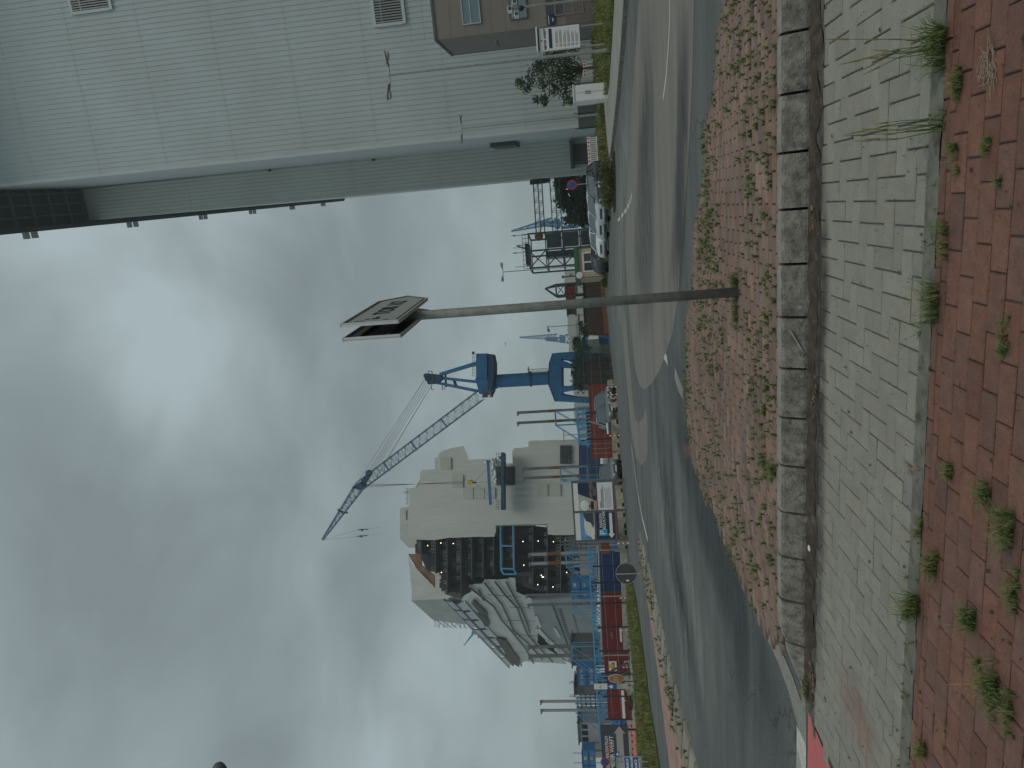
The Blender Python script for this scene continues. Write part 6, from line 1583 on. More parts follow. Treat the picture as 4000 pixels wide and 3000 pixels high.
# ================================================================ CONTAINERS, FENCE, BARRIER
def container(V1, ya, yb, Y, body, label, doors=False, group='shipping containers behind the barrier', h=2.6, z0=0.0, logo=None):
    xs = sorted((P(V1, ya, Y).x, P(V1, yb, Y).x)); x0, x1 = xs
    r_ = thing('container', label, 'container', (x0, Y, z0), group)
    mb = MB(); mb.box(x0+.06, x1-.06, Y+.05, Y+2.4, z0+.12, z0+h-.06); part(r_, 'box', mb, body)
    mb = MB(); x = x0+.2; 
    while x < x1-.25:
        mb.hexa([(x, Y+.045, z0+.16), (x+.16, Y+.045, z0+.16), (x+.16, Y+.05, z0+.16), (x, Y+.05, z0+.16), (x, Y+.045, z0+h-.14), (x+.16, Y+.045, z0+h-.14), (x+.16, Y+.05, z0+h-.14), (x, Y+.05, z0+h-.14)])
        mb.box(x+.02, x+.14, Y+.01, Y+.0449, z0+.16, z0+h-.14); x += .28
    part(r_, 'corrugation', mb, body)
    mb = MB()
    for x in (x0, x1-.12): mb.box(x, x+.12, Y, Y+.14, z0, z0+h)
    mb.box(x0+.12, x1-.12, Y, Y+.1, z0, z0+.15); mb.box(x0+.12, x1-.12, Y, Y+.1, z0+h-.12, z0+h); part(r_, 'frame', mb, body)
    if doors:
        mb = MB()
        for f in (.2, .4, .6, .8): x = x0+(x1-x0)*f; mb.tube((x, Y-.02, z0+.2), (x, Y-.02, z0+h-.2), .025, n=6)
        part(r_, 'locking_bars', mb, M['galv'])
    return r_, x0, x1
Yk = 72
c1, a, b = container(2350, 1692, 1392, Yk+6, M['cont_orange'], 'long faded red container behind the grey cars and the privacy mesh')
c2, a, b = container(2350, 1790, 1694, Yk, M['cont_orange'], 'faded red container with panelled doors left of the leaning strut', doors=True)
c3, a, b = container(2350, 2312, 2168, 66, M['navy'], 'dark navy container behind the round sign')
c4, a, b = container(2350, 2440, 2314, 70, M['cont_red'], 'deep red container right next to the navy one')
c5, a, b = container(2350, 2582, 2442, 72, M['cont_red'], 'deep red container with a white strip of lettering, middle of the red row')
mb = MB(); mb.box(b-1.7, b-.2, 71.97, 71.985, .68, .88); part(c5, 'white_strip', mb, M['white'])
mb = MB(); mb.box(b-1.35, b-.7, 71.97, 71.985, 1.62, 1.68); mb.box(b-1.05, b-.99, 71.972, 71.988, 1.681, 1.85); part(c5, 'faded_mark', mb, M['khaki'])
c6, a, b = container(2350, 2640, 2584, 74, M['cont_red'], 'short dark red container with a red and yellow poster')
mb = MB(); x0, x1, z0, z1 = rect(2378, 2409, 2583, 2620, 73.9); mb.box(x0, x1, 73.85, 73.95, z0, z1); ps = part(c6, 'poster', mb, M['white'])
mb = MB(); mb.box(x0+.08, x1-.12, 73.83, 73.848, z0+.2, z1-.28); part(c6, 'red_field', mb, M['redp'], up=ps); mb = MB(); mb.disc((x1-.45, 73.82, (z0+z1)/2+.12), (0, -1, 0), .28, .012, 12); part(c6, 'yellow_spot', mb, M['yellow'], up=ps)
c7, a, b = container(2350, 2812, 2690, 78, M['cont_red'], 'long deep red container left of the tall blue and white info pillar')
mb = MB(); mb.box(b-3.4, b-.2, 77.97, 77.99, .75, 1.05); part(c7, 'white_strip', mb, M['white'])
# red boxes seen below the advertising board
container(2350, 2110, 1915, Yk, M['cont_red'], 'red container glimpsed under the advertising board')
container(2350, 1345, 1312, 80, M['cont_blue'], 'small blue container with a white tarpaulin at the end of the brown wall', group='shipping containers behind the barrier')
p = P(2320, 1330, 79.5); mb = MB(); mb.add([p+Vector((-.7, 0, -.6)), p+Vector((.5, 0, -.5)), p+Vector((.6, 0, .5)), p+Vector((.1, .1, .7)), p+Vector((-.6, 0, .6)), p+Vector((-.6, .3, -.6)), p+Vector((.5, .3, -.5)), p+Vector((.6, .3, .5)), p+Vector((.1, .4, .7)), p+Vector((-.6, .3, .6))], [(0,1,2,3,4),(9,8,7,6,5),(0,5,6,1),(1,6,7,2),(2,7,8,3),(3,8,9,4),(4,9,5,0)])
tag(mb.build('tarpaulin', M['sheet3']), 'crumpled white tarpaulin hanging over the small blue container', 'tarpaulin')
# concrete barrier with drain slots
bp_ = [(2387,1416),(2400,1500),(2411,1573),(2417,1680),(2421,1766),(2426,1840),(2436,1950),(2445,2040),(2450,2100),(2456,2250),(2458,2400),(2460,2550),(2465,2700),(2472,2860),(2480,3060)]
bpt = [G(a, b) for a, b in bp_]
bpt[0] = G(2384, 1416)
rt = None
for i in range(len(bpt)-1):
    a, b = bpt[i], bpt[i+1]; d = b-a; n_ = max(1, round(d.length/3.2)); nrm = Vector((-d.y, d.x, 0)).normalized()
    if nrm.y < 0: nrm = -nrm
    for q in range(n_):
        p0 = a+d*(q/n_); p1 = a+d*((q+1)/n_)-d.normalized()*.04; hgt = .62
        r_ = thing('barrier_block', 'pale concrete barrier block with dark drain slots in the line along the yard', 'barrier', p0, 'concrete barrier blocks')
        mb = MB(); mb.hexa([p0, p1, p1+nrm*.5, p0+nrm*.5, p0+nrm*.12+Vector((0, 0, hgt)), p1+nrm*.12+Vector((0, 0, hgt)), p1+nrm*.4+Vector((0, 0, hgt)), p0+nrm*.4+Vector((0, 0, hgt))]); part(r_, 'block', mb, M['barrier'])
        for f in (.25, .7):
            c_ = p0+(p1-p0)*f; e = (p1-p0).normalized()*.22; mb = MB(); mb.hexa([c_-e+nrm*.0, c_+e, c_+e+nrm*.3, c_-e+nrm*.3, c_-e-nrm*.01+Vector((0, 0, .17)), c_+e-nrm*.01+Vector((0, 0, .17)), c_+e+nrm*.3+Vector((0, 0, .17)), c_-e+nrm*.3+Vector((0, 0, .17))])
            mb.v = [(x, y, z+.0) for x, y, z in mb.v]; sl_ = part(r_, 'drain_slot', mb, M['black']); sl_.location = tuple(-nrm*.012)
# security fence behind
fe = thing('security_fence', 'tall fence of slim black posts and fine wires in front of the containers', 'fence', (P(2400, 1400, 69).x, 69, 0))
zf = 2.9
fp = [(1383,76),(1409,74),(1437,72),(1466,71),(1495,70),(1608,66),(1712,65.5),(1815,65),(2210,60.5),(2275,61),(2355,62.5),(2450,65),(2542,67.5),(2630,70),(2720,73),(2810,76)]
pl = [Vector((P(2400, y, Y).x, Y, 0)) for y, Y in fp]
for q, p in enumerate(pl):
    mb = MB(); mb.bar(p, p+Vector((0, 0, zf)), .11); part(fe, 'post', mb, M['black'])
for a, b in zip(pl[:-1], pl[1:]):
    for z in (.2, 1.2, 2.1, zf-.05): mb = MB(); mb.tube(a+Vector((0, 0, z)), b+Vector((0, 0, z)), .012, n=4); part(fe, 'wire', mb, M['galv'])
mb = MB()
for a, b in zip(pl[:4], pl[1:5]): 
    mb.prism([a+Vector((0, .06, .1)), b+Vector((0, .06, .1)), b+Vector((0, .06, zf+.9)), a+Vector((0, .06, zf+.9))], (0, .02, 0))
e_ = pl[0]+Vector((1.8, 1.5, 0)); mb.prism([e_+Vector((0, .06, .1)), pl[0]+Vector((0, .06, .1)), pl[0]+Vector((0, .06, zf+.9)), e_+Vector((0, .06, zf+.9))], (0, .02, 0))
part(fe, 'privacy_mesh', mb, M['mesh_green'], 'dark green privacy mesh on the right part')
# white pipe rail along the top of the containers
pr = thing('pipeline', 'long pale pipe on brackets running above the red containers', 'pipe', (P(2345, 2300, 64).x, 64, 0)); mb = MB()
pp_ = [P(2338, 2130, 64), P(2345, 2330, 66), P(2352, 2560, 70)]; mb.path(pp_, .1, 8); part(pr, 'pipe', mb, M['galv'])
mb = MB()
for p in pp_: mb.bar((p.x, p.y, 0), p, .1)
part(pr, 'supports', mb, M['galv'])
# red and white striped guide posts
for q, (y, Y, v) in enumerate(((1512,60,2388),(1542,60,2390),(1701,60,2405),(2122,53,2440),(2336,58,2448),(2462,62,2452),(2606,68,2458),(2736,72,2462),(2864,78,2466))):
    wh = ['rightmost, under the blue crane', 'second from the right, beside the grey cars', 'between leaning strut and red container', 'at the left foot of the advertising board', 'in front of the navy and red containers', 'in front of the lettered red container', 'in front of the poster container', 'beside the brown leafless bush', 'under the white arrow of the dark board'][q]
    x = P(v, y, Y).x; r_ = thing('guide_post', 'short red and white striped post '+wh, 'post', (x, Y, 0), 'striped guide posts')
    for k_ in range(5):
        mb = MB(); mb.tube((x, Y, k_*.17), (x, Y, (k_+1)*.17), .05, n=8); part(r_, 'band', mb, M['white'] if k_ % 2 == 0 else M['redp'])
# leaning grey strut
Y_ = 62; a = P(2300, 1645, Y_); b = P(2400, 1675, Y_); r_ = thing('leaning_strut', 'grey leaning steel strut with a short horizontal white tube before the red container', 'strut', (b.x, Y_, 0))
mb = MB(); mb.bar(a, b, .12); part(r_, 'strut', mb, M['galv']); mb = MB(); mb.tube(P(2372, 1652, Y_-.2), P(2376, 1695, Y_-.2), .1, n=10); part(r_, 'tube', mb, M['white'])

# ================================================================ BOARDS AND SIGNS IN THE YARD
Y_ = 55.0; x0, x1, z0, z1 = rect(2241, 2404, 1880, 2112, Y_)
bb = thing('advertising_board', 'large double advertising board with parking arrow and shipyard pictures', 'billboard', (x0, Y_, 0)); W_ = x1-x0; H_ = z1-z0; xm = x0+W_*.495
mb = MB(); 
for x in (x0, xm, x1): mb.bar((x, Y_+.05, 0), (x, Y_+.05, z1+.05), .17)
part(bb, 'posts', mb, M['frame_grey'])
mb = MB()
for z in (z0, z1): mb.bar((x0, Y_+.02, z), (x1, Y_+.02, z), .13)
mb.bar((x0, Y_+.02, z0+H_*.5), (xm, Y_+.02, z0+H_*.5), .1); part(bb, 'rails', mb, M['frame_grey'])
def bp(name, fx0, fx1, fz0, fz1, mt, o=0, lb=None, up=None):
    mb = MB(); mb.box(x0+W_*fx0, x0+W_*fx1, Y_-.06-o*.01, Y_-.05, z0+H_*fz0, z0+H_*fz1); return part(bb, name, mb, M[mt], lb, up=up)
lt_ = bp('panel', .02, .475, .53, .98, 'bill_sky', 0, 'upper left panel with a pale ship on blue')
bp('white_band', .02, .475, .86, .98, 'white', 1, up=lt_)
mb = MB(); mb.prism([Vector((x0+W_*a, Y_-.085, z0+H_*b)) for a, b in ((.06,.6),(.16,.56),(.32,.60),(.40,.68),(.38,.76),(.25,.77),(.12,.74))], (0, .012, 0)); part(bb, 'ship_picture', mb, M['sheet3'], up=lt_)
mb = MB(); mb.prism([Vector((x0+W_*a, Y_-.09, z0+H_*b)) for a, b in ((.24,.53),(.475,.53),(.475,.79),(.42,.76),(.34,.72),(.31,.62))], (0, .012, 0)); part(bb, 'dark_lettering_field', mb, M['bill_dark'], up=lt_)
mb = MB(); mb.box(x0+W_*.03, x0+W_*.23, Y_-.09, Y_-.08, z0+H_*.53, z0+H_*.6); part(bb, 'text_plate', mb, M['white'], up=lt_)
ll = bp('panel', .02, .475, .04, .47, 'bill_navy', 0, 'lower left panel with parking symbol and white arrow')
mb = MB(); px0, px1, pz0, pz1 = x0+W_*.08, x0+W_*.19, z0+H_*.22, z0+H_*.42
mb.box(px0, px1, Y_-.08, Y_-.061, pz0, pz1); pk = part(bb, 'parking_symbol', mb, M['p_blue'], up=ll)
t_ = text_mb('P', (pz1-pz0)*1.05, ((px0+px1)/2, Y_-.084, (pz0+pz1)/2), (1, 0, 0), (0, 0, 1), ext=.003); part(bb, 'parking_letter', t_, M['white'], up=ll)
mb = MB(); az = z0+H_*.125; ah = H_*.035; ax0, ax1 = x0+W_*.04, x0+W_*.46
mb.prism([Vector((a, Y_-.08, b)) for a, b in ((ax1, az-ah), (ax1, az+ah), (ax0+.35, az+ah), (ax0+.3, az+ah*2.2), (ax0, az), (ax0+.3, az-ah*2.2), (ax0+.35, az-ah))], (0, .015, 0)); part(bb, 'arrow', mb, M['white'], up=ll)
for k_, tx in enumerate(('PARKEN', 'BESUCHER')):
    t_ = text_mb(tx, .3, (x0+W_*.34, Y_-.075, z0+H_*(.36-.075*k_)), (1, 0, 0), (0, 0, 1), ext=.003); part(bb, 'lettering', t_, M['white'], up=ll)
ur = bp('panel', .515, .98, .43, .98, 'bill_navy', 0, 'upper right panel with hard hat picture')
bp('white_band', .515, .98, .87, .98, 'white', 1, up=ur)
mb = MB(); mb.prism([Vector((x0+W_*a, Y_-.085, z0+H_*b)) for a, b in ((.515,.43),(.66,.43),(.72,.60),(.80,.87),(.515,.87))], (0, .012, 0)); part(bb, 'photo_field', mb, M['sheet2'], up=ur)
mb = MB(); mb.ball((x0+W_*.6, Y_-.1, z0+H_*.72), .42, 1, .1, .8); part(bb, 'helmet_picture', mb, M['white'], up=ur)
mb = MB(); mb.box(x0+W_*.52, x0+W_*.68, Y_-.11, Y_-.09, z0+H_*.43, z0+H_*.5); part(bb, 'skin_field', mb, M['pink'], up=ur); mb = MB(); mb.box(x0+W_*.53, x0+W_*.67, Y_-.11, Y_-.09, z0+H_*.51, z0+H_*.58); part(bb, 'dark_clothes', mb, M['black'], up=ur)
mb = MB(); mb.box(x0+W_*.57, x0+W_*.61, Y_-.15, Y_-.13, z0+H_*.59, z0+H_*.63); part(bb, 'red_mark', mb, M['redp'], up=ur)
t_ = text_mb('SHIPYARD', .3, (x0+W_*.85, Y_-.075, z0+H_*.56), (1, 0, 0), (0, 0, 1), ext=.003); part(bb, 'lettering', t_, M['khaki'], up=ur)
mb = MB()
for k_ in range(3): mb.box(x0+W_*.76, x0+W_*(.95-.04*k_), Y_-.075, Y_-.062, z0+H_*(.5-.03*k_), z0+H_*(.51-.03*k_))
part(bb, 'small_print', mb, M['khaki'], up=ur)
lr = bp('panel', .515, .98, .04, .41, 'white', 0, 'lower right white panel with grey lines of text')
mb = MB(); gp_ = mat('grey_text', (.28, .31, .33), .6, var=.1); bigs = ((.55,.80,.36),(.55,.72,.33))
for (a, b, c_) in ((.55,.66,.345),(.55,.86,.315),(.55,.92,.28)): mb.box(x0+W_*a, x0+W_*b, Y_-.075, Y_-.061, z0+H_*(c_-.012), z0+H_*(c_+.012))
for k_ in range(5): mb.box(x0+W_*.55, x0+W_*(.9-.02*(k_ % 3)), Y_-.075, Y_-.061, z0+H_*(.22-.03*k_), z0+H_*(.226-.03*k_))
part(bb, 'text_lines', mb, gp_, up=lr)
# dark board with the big arrow
Y_ = 60.0; x0, x1, z0, z1 = rect(2352, 2448, 2834, 3090, Y_); db = thing('direction_board', 'large dark blue direction board with white arrow pointing right and white lettering', 'billboard', (x1, Y_, 0))
mb = MB(); mb.box(x0, x1, Y_, Y_+.12, z0-.25, z1); part(db, 'panel', mb, M['bill_dark'])
for f in (.08, .5, .92): mb = MB(); x = x0+(x1-x0)*f; mb.bar((x, Y_+.2, 0), (x, Y_+.2, z1), .12); part(db, 'post', mb, M['black'])
az = P(2422, 2900, Y_).z; ah = .28; tip = P(2420, 2836, Y_).x
mb = MB(); mb.prism([Vector((a, Y_-.02, b)) for a, b in ((x0, az-ah), (tip-.6, az-ah), (tip-.6, az-ah*1.65), (tip, az), (tip-.6, az+ah*1.65), (tip-.6, az+ah), (x0, az+ah))], (0, .018, 0)); part(db, 'arrow', mb, M['sign_white'])
for tx, V_, ye, sz in (('BESUCHERZENTRUM', 2369, 2874, .36), ('MEYER WERFT', 2388, 2874, .5)):
    p = P(V_, ye, Y_); t_ = text_mb(tx, sz, (p.x, Y_-.012, p.z), (1, 0, 0), (0, 0, 1), ext=.004, align='RIGHT', sx=.86); part(db, 'lettering', t_, M['white'])
mb = MB(); p = P(2378, 2925, Y_); mb.box(p.x-.4, p.x+.45, Y_-.02, Y_-.003, p.z-.1, p.z+.03); part(db, 'red_line', mb, M['redp'])
# blue sign, no stopping sign, waymarks
Y_ = 38; x0, x1, z0, z1 = rect(2438, 2506, 2955, 3050, Y_); r_ = thing('blue_sign', 'blue sign with white lettering and rounded border at the left edge of the verge', 'sign', (x1, Y_, 0))
mb = MB(); mb.box(x0, x1, Y_, Y_+.04, z0, z1); part(r_, 'panel', mb, M['sign_blue']); mb = MB()
for bx in ((x0, x1, z1-.03, z1), (x0, x1, z0, z0+.03), (x1-.03, x1, z0+.03, z1-.03)): mb.box(bx[0], bx[1], Y_-.01, Y_-.001, bx[2], bx[3])
part(r_, 'border', mb, M['white']); mb = MB()
rl = random.Random(3)
for k_, (f0, f1) in enumerate(((.36, .95), (.2, .72), (.36, .95))):
    mb = MB(); x = x1-(x1-x0)*f1
    while x < x1-(x1-x0)*f0*.35:
        wl = rl.uniform(.045, .085); zz = z1-.2-.22*k_; mb.box(x, x+wl, Y_-.01, Y_-.002, zz-.05, zz+rl.choice((.05, .05, .08))); x += wl+.018
    part(r_, 'lettering', mb, M['white'])
mb = MB(); mb.box(x0+.05, x1-.08, Y_-.01, Y_-.002, z0+.07, z0+.13); part(r_, 'bar', mb, M['white'])
mb = MB(); mb.tube(((x0+x1)/2, Y_+.07, 0), ((x0+x1)/2, Y_+.07, z1), .04); part(r_, 'post', mb, M['galv'])
def nostop(V_, y, Y, r_r, label, tilt=0, base=None):
    c_ = P(V_, y, Y); r_ = thing('no_stopping_sign', label, 'sign', (c_.x, Y, 0), 'round no stopping signs')
    mb = MB(); mb.disc(c_, (0, -1, 0), r_r, .02, 28); d_ = part(r_, 'red_ring', mb, M['redp'])
    mb = MB(); mb.disc(c_+Vector((0, -.006, 0)), (0, -1, 0), r_r*.78, .005, 28); part(r_, 'blue_field', mb, M['sign_blue'], up=d_)
    mb = MB(); k_ = r_r*.6
    mb.bar(c_+Vector((-k_, -.012, k_)), c_+Vector((k_, -.012, -k_)), r_r*.16, .006); mb.bar(c_+Vector((k_, -.014, k_)), c_+Vector((-k_, -.014, -k_)), r_r*.16, .006); part(r_, 'red_cross', mb, M['redp'], up=d_)
    mb = MB(); mb.tube((c_.x, Y+.05, 0), (c_.x, Y+.05, c_.z+.1), .035); part(r_, 'post', mb, M['galv']); return r_
nostop(2234, 722, 44, .30, 'no stopping sign on a slim post in front of the black parked car')
nostop(2363, 2977, 36, .22, 'no stopping sign before the dark direction board at the left edge')
Y_ = 40; x0, x1, z0, z1 = rect(2404, 2419, 2936, 2956, Y_); r_ = thing('waymark', 'small square blue and white waymark sign above striped finger boards', 'sign', (x1, Y_, 0))
mb = MB(); mb.box(x0, x1, Y_, Y_+.03, z0, z1); part(r_, 'panel', mb, M['sign_blue']); mb = MB(); mb.prism([Vector((x0+(x1-x0)*a, Y_-.01, z0+(z1-z0)*b)) for a, b in ((.2, .2), (.8, .2), (.8, .5), (.4, .85), (.2, .5))], (0, .008, 0)); part(r_, 'pictogram', mb, M['white'])
for k_ in range(3):
    mb = MB(); q0, q1, _, _ = rect(2404, 2419, 2960, 3050, Y_); z_ = z1-.02-k_*.085; mb.box(q0, q1, Y_, Y_+.03, z_-.07, z_); part(r_, 'finger_board', mb, M['sign_white'])
mb = MB(); xx = P(2420, 2957, Y_).x; mb.tube((xx, Y_+.06, 0), (xx, Y_+.06, z1+.1), .03); part(r_, 'post', mb, M['galv'])
Y_ = 42; x0, x1, z0, z1 = rect(2386, 2400, 2957, 2990, Y_)
mb = MB(); mb.box(x0, x1, Y_, Y_+.03, z0, z1); tag(mb.build('name_plate', M['sign_white']), 'blank pale plate right under the left no stopping sign', 'sign')
# round sign from behind
Yr = 29.0; c_ = P(2447, 2240, Yr); r_ = thing('round_sign', 'round road sign seen from its grey back at the tip of the median', 'sign', (c_.x, Yr, 0))
mb = MB(); mb.disc(c_, (0, -1, 0), .42, .01, 36); ds = part(r_, 'disc', mb, M['dark_back'])
mb = MB(); n = 36
for q in range(n):
    a0, a1_ = 2*math.pi*q/n, 2*math.pi*(q+1)/n
    mb.bar(c_+Vector((math.cos(a0)*.42, -.01, math.sin(a0)*.42)), c_+Vector((math.cos(a1_)*.42, -.01, math.sin(a1_)*.42)), .022)
part(r_, 'rim', mb, M['galv'], up=ds); mb = MB(); mb.tube((c_.x, Yr-.06, 0), (c_.x, Yr-.06, c_.z+.40), .032, n=12); part(r_, 'pole', mb, M['galv'])
mb = MB(); p = P(2452, 2268, Yr-.03); mb.box(p.x-.03, p.x+.03, Yr-.03, Yr-.012, p.z-.06, p.z+.06); part(r_, 'sticker', mb, M['white'], up=ds)
# oval sign on two legs
Yo = 44; c_ = P(2408, 2651, Yo); r_ = thing('oval_sign', 'upright oval orange sign with pale print on two dark legs', 'sign', (c_.x, Yo, 0))
mb = MB(); mb.disc(c_, (0, -1, 0), .49, .05, 32, rx=.27); o_ = part(r_, 'plate', mb, M['sheet2']); mb = MB(); mb.disc(c_+Vector((0, -.01, 0)), (0, -1, 0), .44, .008, 32, rx=.235); part(r_, 'orange_field', mb, M['orange'], up=o_)
mb = MB(); mb.box(c_.x-.2, c_.x+.2, Yo-.025, Yo-.012, c_.z-.14, c_.z+.2); part(r_, 'print', mb, M['khaki'], up=o_)
for dx in (-.24, .22): mb = MB(); mb.bar((c_.x+dx, Yo+.08, 0), (c_.x+dx*.75, Yo+.08, c_.z+.1), .05); part(r_, 'leg', mb, M['steel_dark'])
# tall info pillar
Yo = 52; x0, x1, z0, z1 = rect(2320, 2452, 2672, 2692, Yo); r_ = thing('info_pillar', 'tall narrow pillar sign with white, blue and pale fields left of the oval sign', 'sign', ((x0+x1)/2, Yo, 0)); H_ = z1-z0
for f0, f1, mt, nm in ((.0, .16, 'sheet2', 'foot'), (.16, .32, 'sign_white', 'pale_field'), (.32, .60, 'sign_blue', 'blue_field'), (.60, 1.0, 'white', 'white_field')):
    mb = MB(); mb.box(x0, x1, Yo, Yo+.12, z0+H_*f0+.003, z0+H_*f1); part(r_, nm, mb, M[mt])
mb = MB(); mb.ball(((x0+x1)/2, Yo-.02, z0+H_*.48), .13, 1, .1, 1); mb.tube(((x0+x1)/2, Yo-.01, z0+H_*.5), ((x0+x1)/2+.02, Yo-.01, z0+H_*.59), .02, n=5); part(r_, 'emblem', mb, M['white'])
mb = MB(); 
for q in range(5): mb.disc(((x0+x1)/2-.1+q*.05, Yo-.012, z0+H_*.8+math.sin(q*1.6)*.08), (0, -1, 0), .03, .008, 8)
part(r_, 'print', mb, M['redp']); mb = MB(); mb.bar(((x0+x1)/2, Yo+.06, 0), ((x0+x1)/2, Yo+.06, z0), .08); part(r_, 'post', mb, M['galv'])
# dark folding stand by the poster container, brown bush
Yo = 58; a = P(2372, 2625, Yo); b = P(2452, 2590, Yo); r_ = thing('open_gate', 'dark open barred gate leaning between the poster container and the oval sign', 'gate', (a.x, Yo, 0))
mb = MB(); mb.bar(P(2380, 2625, Yo), P(2452, 2588, Yo), .12); mb.bar(P(2400, 2648, Yo), P(2458, 2622, Yo), .12); mb.bar(P(2452, 2590, Yo), P(2458, 2622, Yo), .12); part(r_, 'frame', mb, M['steel_dark'])
Yo = 60; p = G(2474, 2735); mb = MB(); leaves(mb, (p.x, p.y, .3), (.9, .7, .55), 1500, .07, 77, clumps=12); tag(mb.build('brown_bush', mat('dry_leaves', (.12, .055, .03), .9, var=.4, scale=5)), 'low rusty brown bush at the far edge of the left verge', 'bush')

# ================================================================ BASIN: mooring piles, walkway, service barges
YPL = 100.0
pairs = [((1652,2028,2235),(1612,2028,2235),'right of the wrapped stern'),((1868,2050,2240),(1832,2048,2240),'in front of the stern beside the advertising board'),((2202,2075,2200),(2166,2073,2200),'before the dark open decks'),((2363,2068,2232),(2325,2062,2232),'before the flapping sheeting of the bow'),((2563,2072,2235),(2527,2070,2235),'at the far bow end of the ship'),((2775,2120,2262),(2740,2118,2262),'standing free against the sky on the left')]
for q, (pa, pb_, wh) in enumerate(pairs):
    for s_, (y, vt, vb) in enumerate((pa, pb_)):
        t_ = P(vt, y, YPL); r_ = thing('mooring_pile', ('left' if s_ == 0 else 'right')+' pile of the tall mooring pair '+wh, 'mooring pile', (t_.x, YPL, 0), 'pairs of tall mooring piles')
        rad = .19 if q not in (2, 4) else .24
        mb = MB(); mb.tube((t_.x, YPL, -1), (t_.x, YPL, t_.z), rad, n=12); part(r_, 'shaft', mb, M['pile_steel'] if q % 3 != 2 else M['galv'])
        mb = MB(); mb.tube((t_.x, YPL, t_.z-.05), (t_.x, YPL, t_.z+.35), rad*1.25, rad*.7, n=12); mb.tube((t_.x, YPL, t_.z+.1), (t_.x-.45, YPL, t_.z+.25), .12, n=6); part(r_, 'cap', mb, M['frame_grey'])
        mid = P((vt+vb)/2+ (vb-vt)*.12, y, YPL).z; 
        if q in (0, 1, 2) : mb = MB(); mb.tube((t_.x, YPL, mid-1.4), (t_.x, YPL, mid+.5), rad*1.04, n=12); part(r_, 'rust_band', mb, M['rust'])
    # blue guide frame around the pair
    x0 = P(2200, pa[0]+8, YPL).x; x1 = P(2200, pb_[0]-8, YPL).x; zt_ = P(2170 if q == 0 else 2190 if q == 1 else 2212 if q == 2 else 2232 if q == 3 else 2236 if q == 4 else 2256, (pa[0]+pb_[0])/2, YPL).z
    r_ = thing('pile_guide_frame', 'light blue guide frame of the piles '+wh, 'frame', ((x0+x1)/2, YPL, 0), 'blue guide frames')
    mb = MB()
    for x in (x0, x1):
        for y in (YPL-.8, YPL+.8): mb.bar((x, y, 0), (x, y, zt_), .1)
    for y in (YPL-.8, YPL+.8):
        mb.bar((x0, y, zt_), (x1, y, zt_), .12); mb.bar((x0, y, zt_*.5), (x1, y, zt_*.5), .1); mb.bar((x0, y, zt_), (x0-3.2 if q != 1 else x0-1, y, zt_*.42), .09); mb.bar((x1, y, zt_), (x1-2.6, y, zt_*.45), .08)
    part(r_, 'frame', mb, M['blue_light'])
# walkway truss
wk = thing('walkway_truss', 'long light blue walkway truss along the basin edge in front of the ship', 'walkway', (P(2300, 2300, 96).x, 96, 0))
A_ = P(2297, 2140, 96); B_ = P(2345, 2900, 96); zt_ = 4.2; zb_ = 1.2
A_ = Vector((A_.x, 96, 0)); B_ = Vector((B_.x, 96, 0)); n_ = 20
top_z = lambda f: P(2297+(2345-2297)*f, 2140+760*f, 96).z
mb = MB()
for y in (95.4, 97.2):
    for q in range(n_):
        a = A_.lerp(B_, q/n_); b = A_.lerp(B_, (q+1)/n_); za, zb2 = top_z(q/n_), top_z((q+1)/n_)
        mb.bar((a.x, y, za), (b.x, y, zb2), .16); mb.bar((a.x, y, 1.4), (b.x, y, 1.4), .16); mb.bar((a.x, y, 1.4), (a.x, y, za), .1)
        if q % 2: mb.bar((a.x, y, za), (b.x, y, 1.4), .1)
        else: mb.bar((a.x, y, 1.4), (b.x, y, zb2), .1)
for q in range(n_+1): a = A_.lerp(B_, q/n_); mb.bar((a.x, 95.3, 1.4), (a.x, 97.3, 1.4), .12)
part(wk, 'truss', mb, M['blue_light'])
for q in range(0, n_, 3):
    a = A_.lerp(B_, q/n_); b = A_.lerp(B_, (q+.9)/n_); mb = MB(); mb.box(min(a.x, b.x), max(a.x, b.x), 97.3, 98.5, .2, 2.4+(q % 2)*.5); part(wk, 'service_box', mb, (M['cont_blue'], M['rust'], M['frame_grey'])[q % 3])
mb = MB(); A2 = P(2283, 1590, 94); B2_ = P(2290, 1735, 94)
wk2 = thing('walkway_truss', 'short light blue walkway truss between the big crane and the wrapped stern', 'walkway', (A2.x, 94, 0))
for y in (93.5, 95.2):
    for z in (1.6, 4.4): mb.bar((A2.x, y, z), (B2_.x, y, z), .2)
    for q in range(6): a = A2.lerp(B2_, q/5); mb.bar((a.x, y, 1.6), (a.x, y, 4.4), .12); b = A2.lerp(B2_, min(1, (q+1)/5)); mb.bar((a.x, y, 1.6), (b.x, y, 4.4), .12) if q < 5 else None
for q in range(6): a = A2.lerp(B2_, q/5); mb.bar((a.x, 93.4, 1.6), (a.x, 95.3, 1.6), .14)
part(wk2, 'truss', mb, M['blue_light'])
mb = MB(); mb.box(B2_.x+.5, A2.x-.5, 94, 95, 1.6, 3.3); part(wk2, 'machinery', mb, M['steel_dark'])
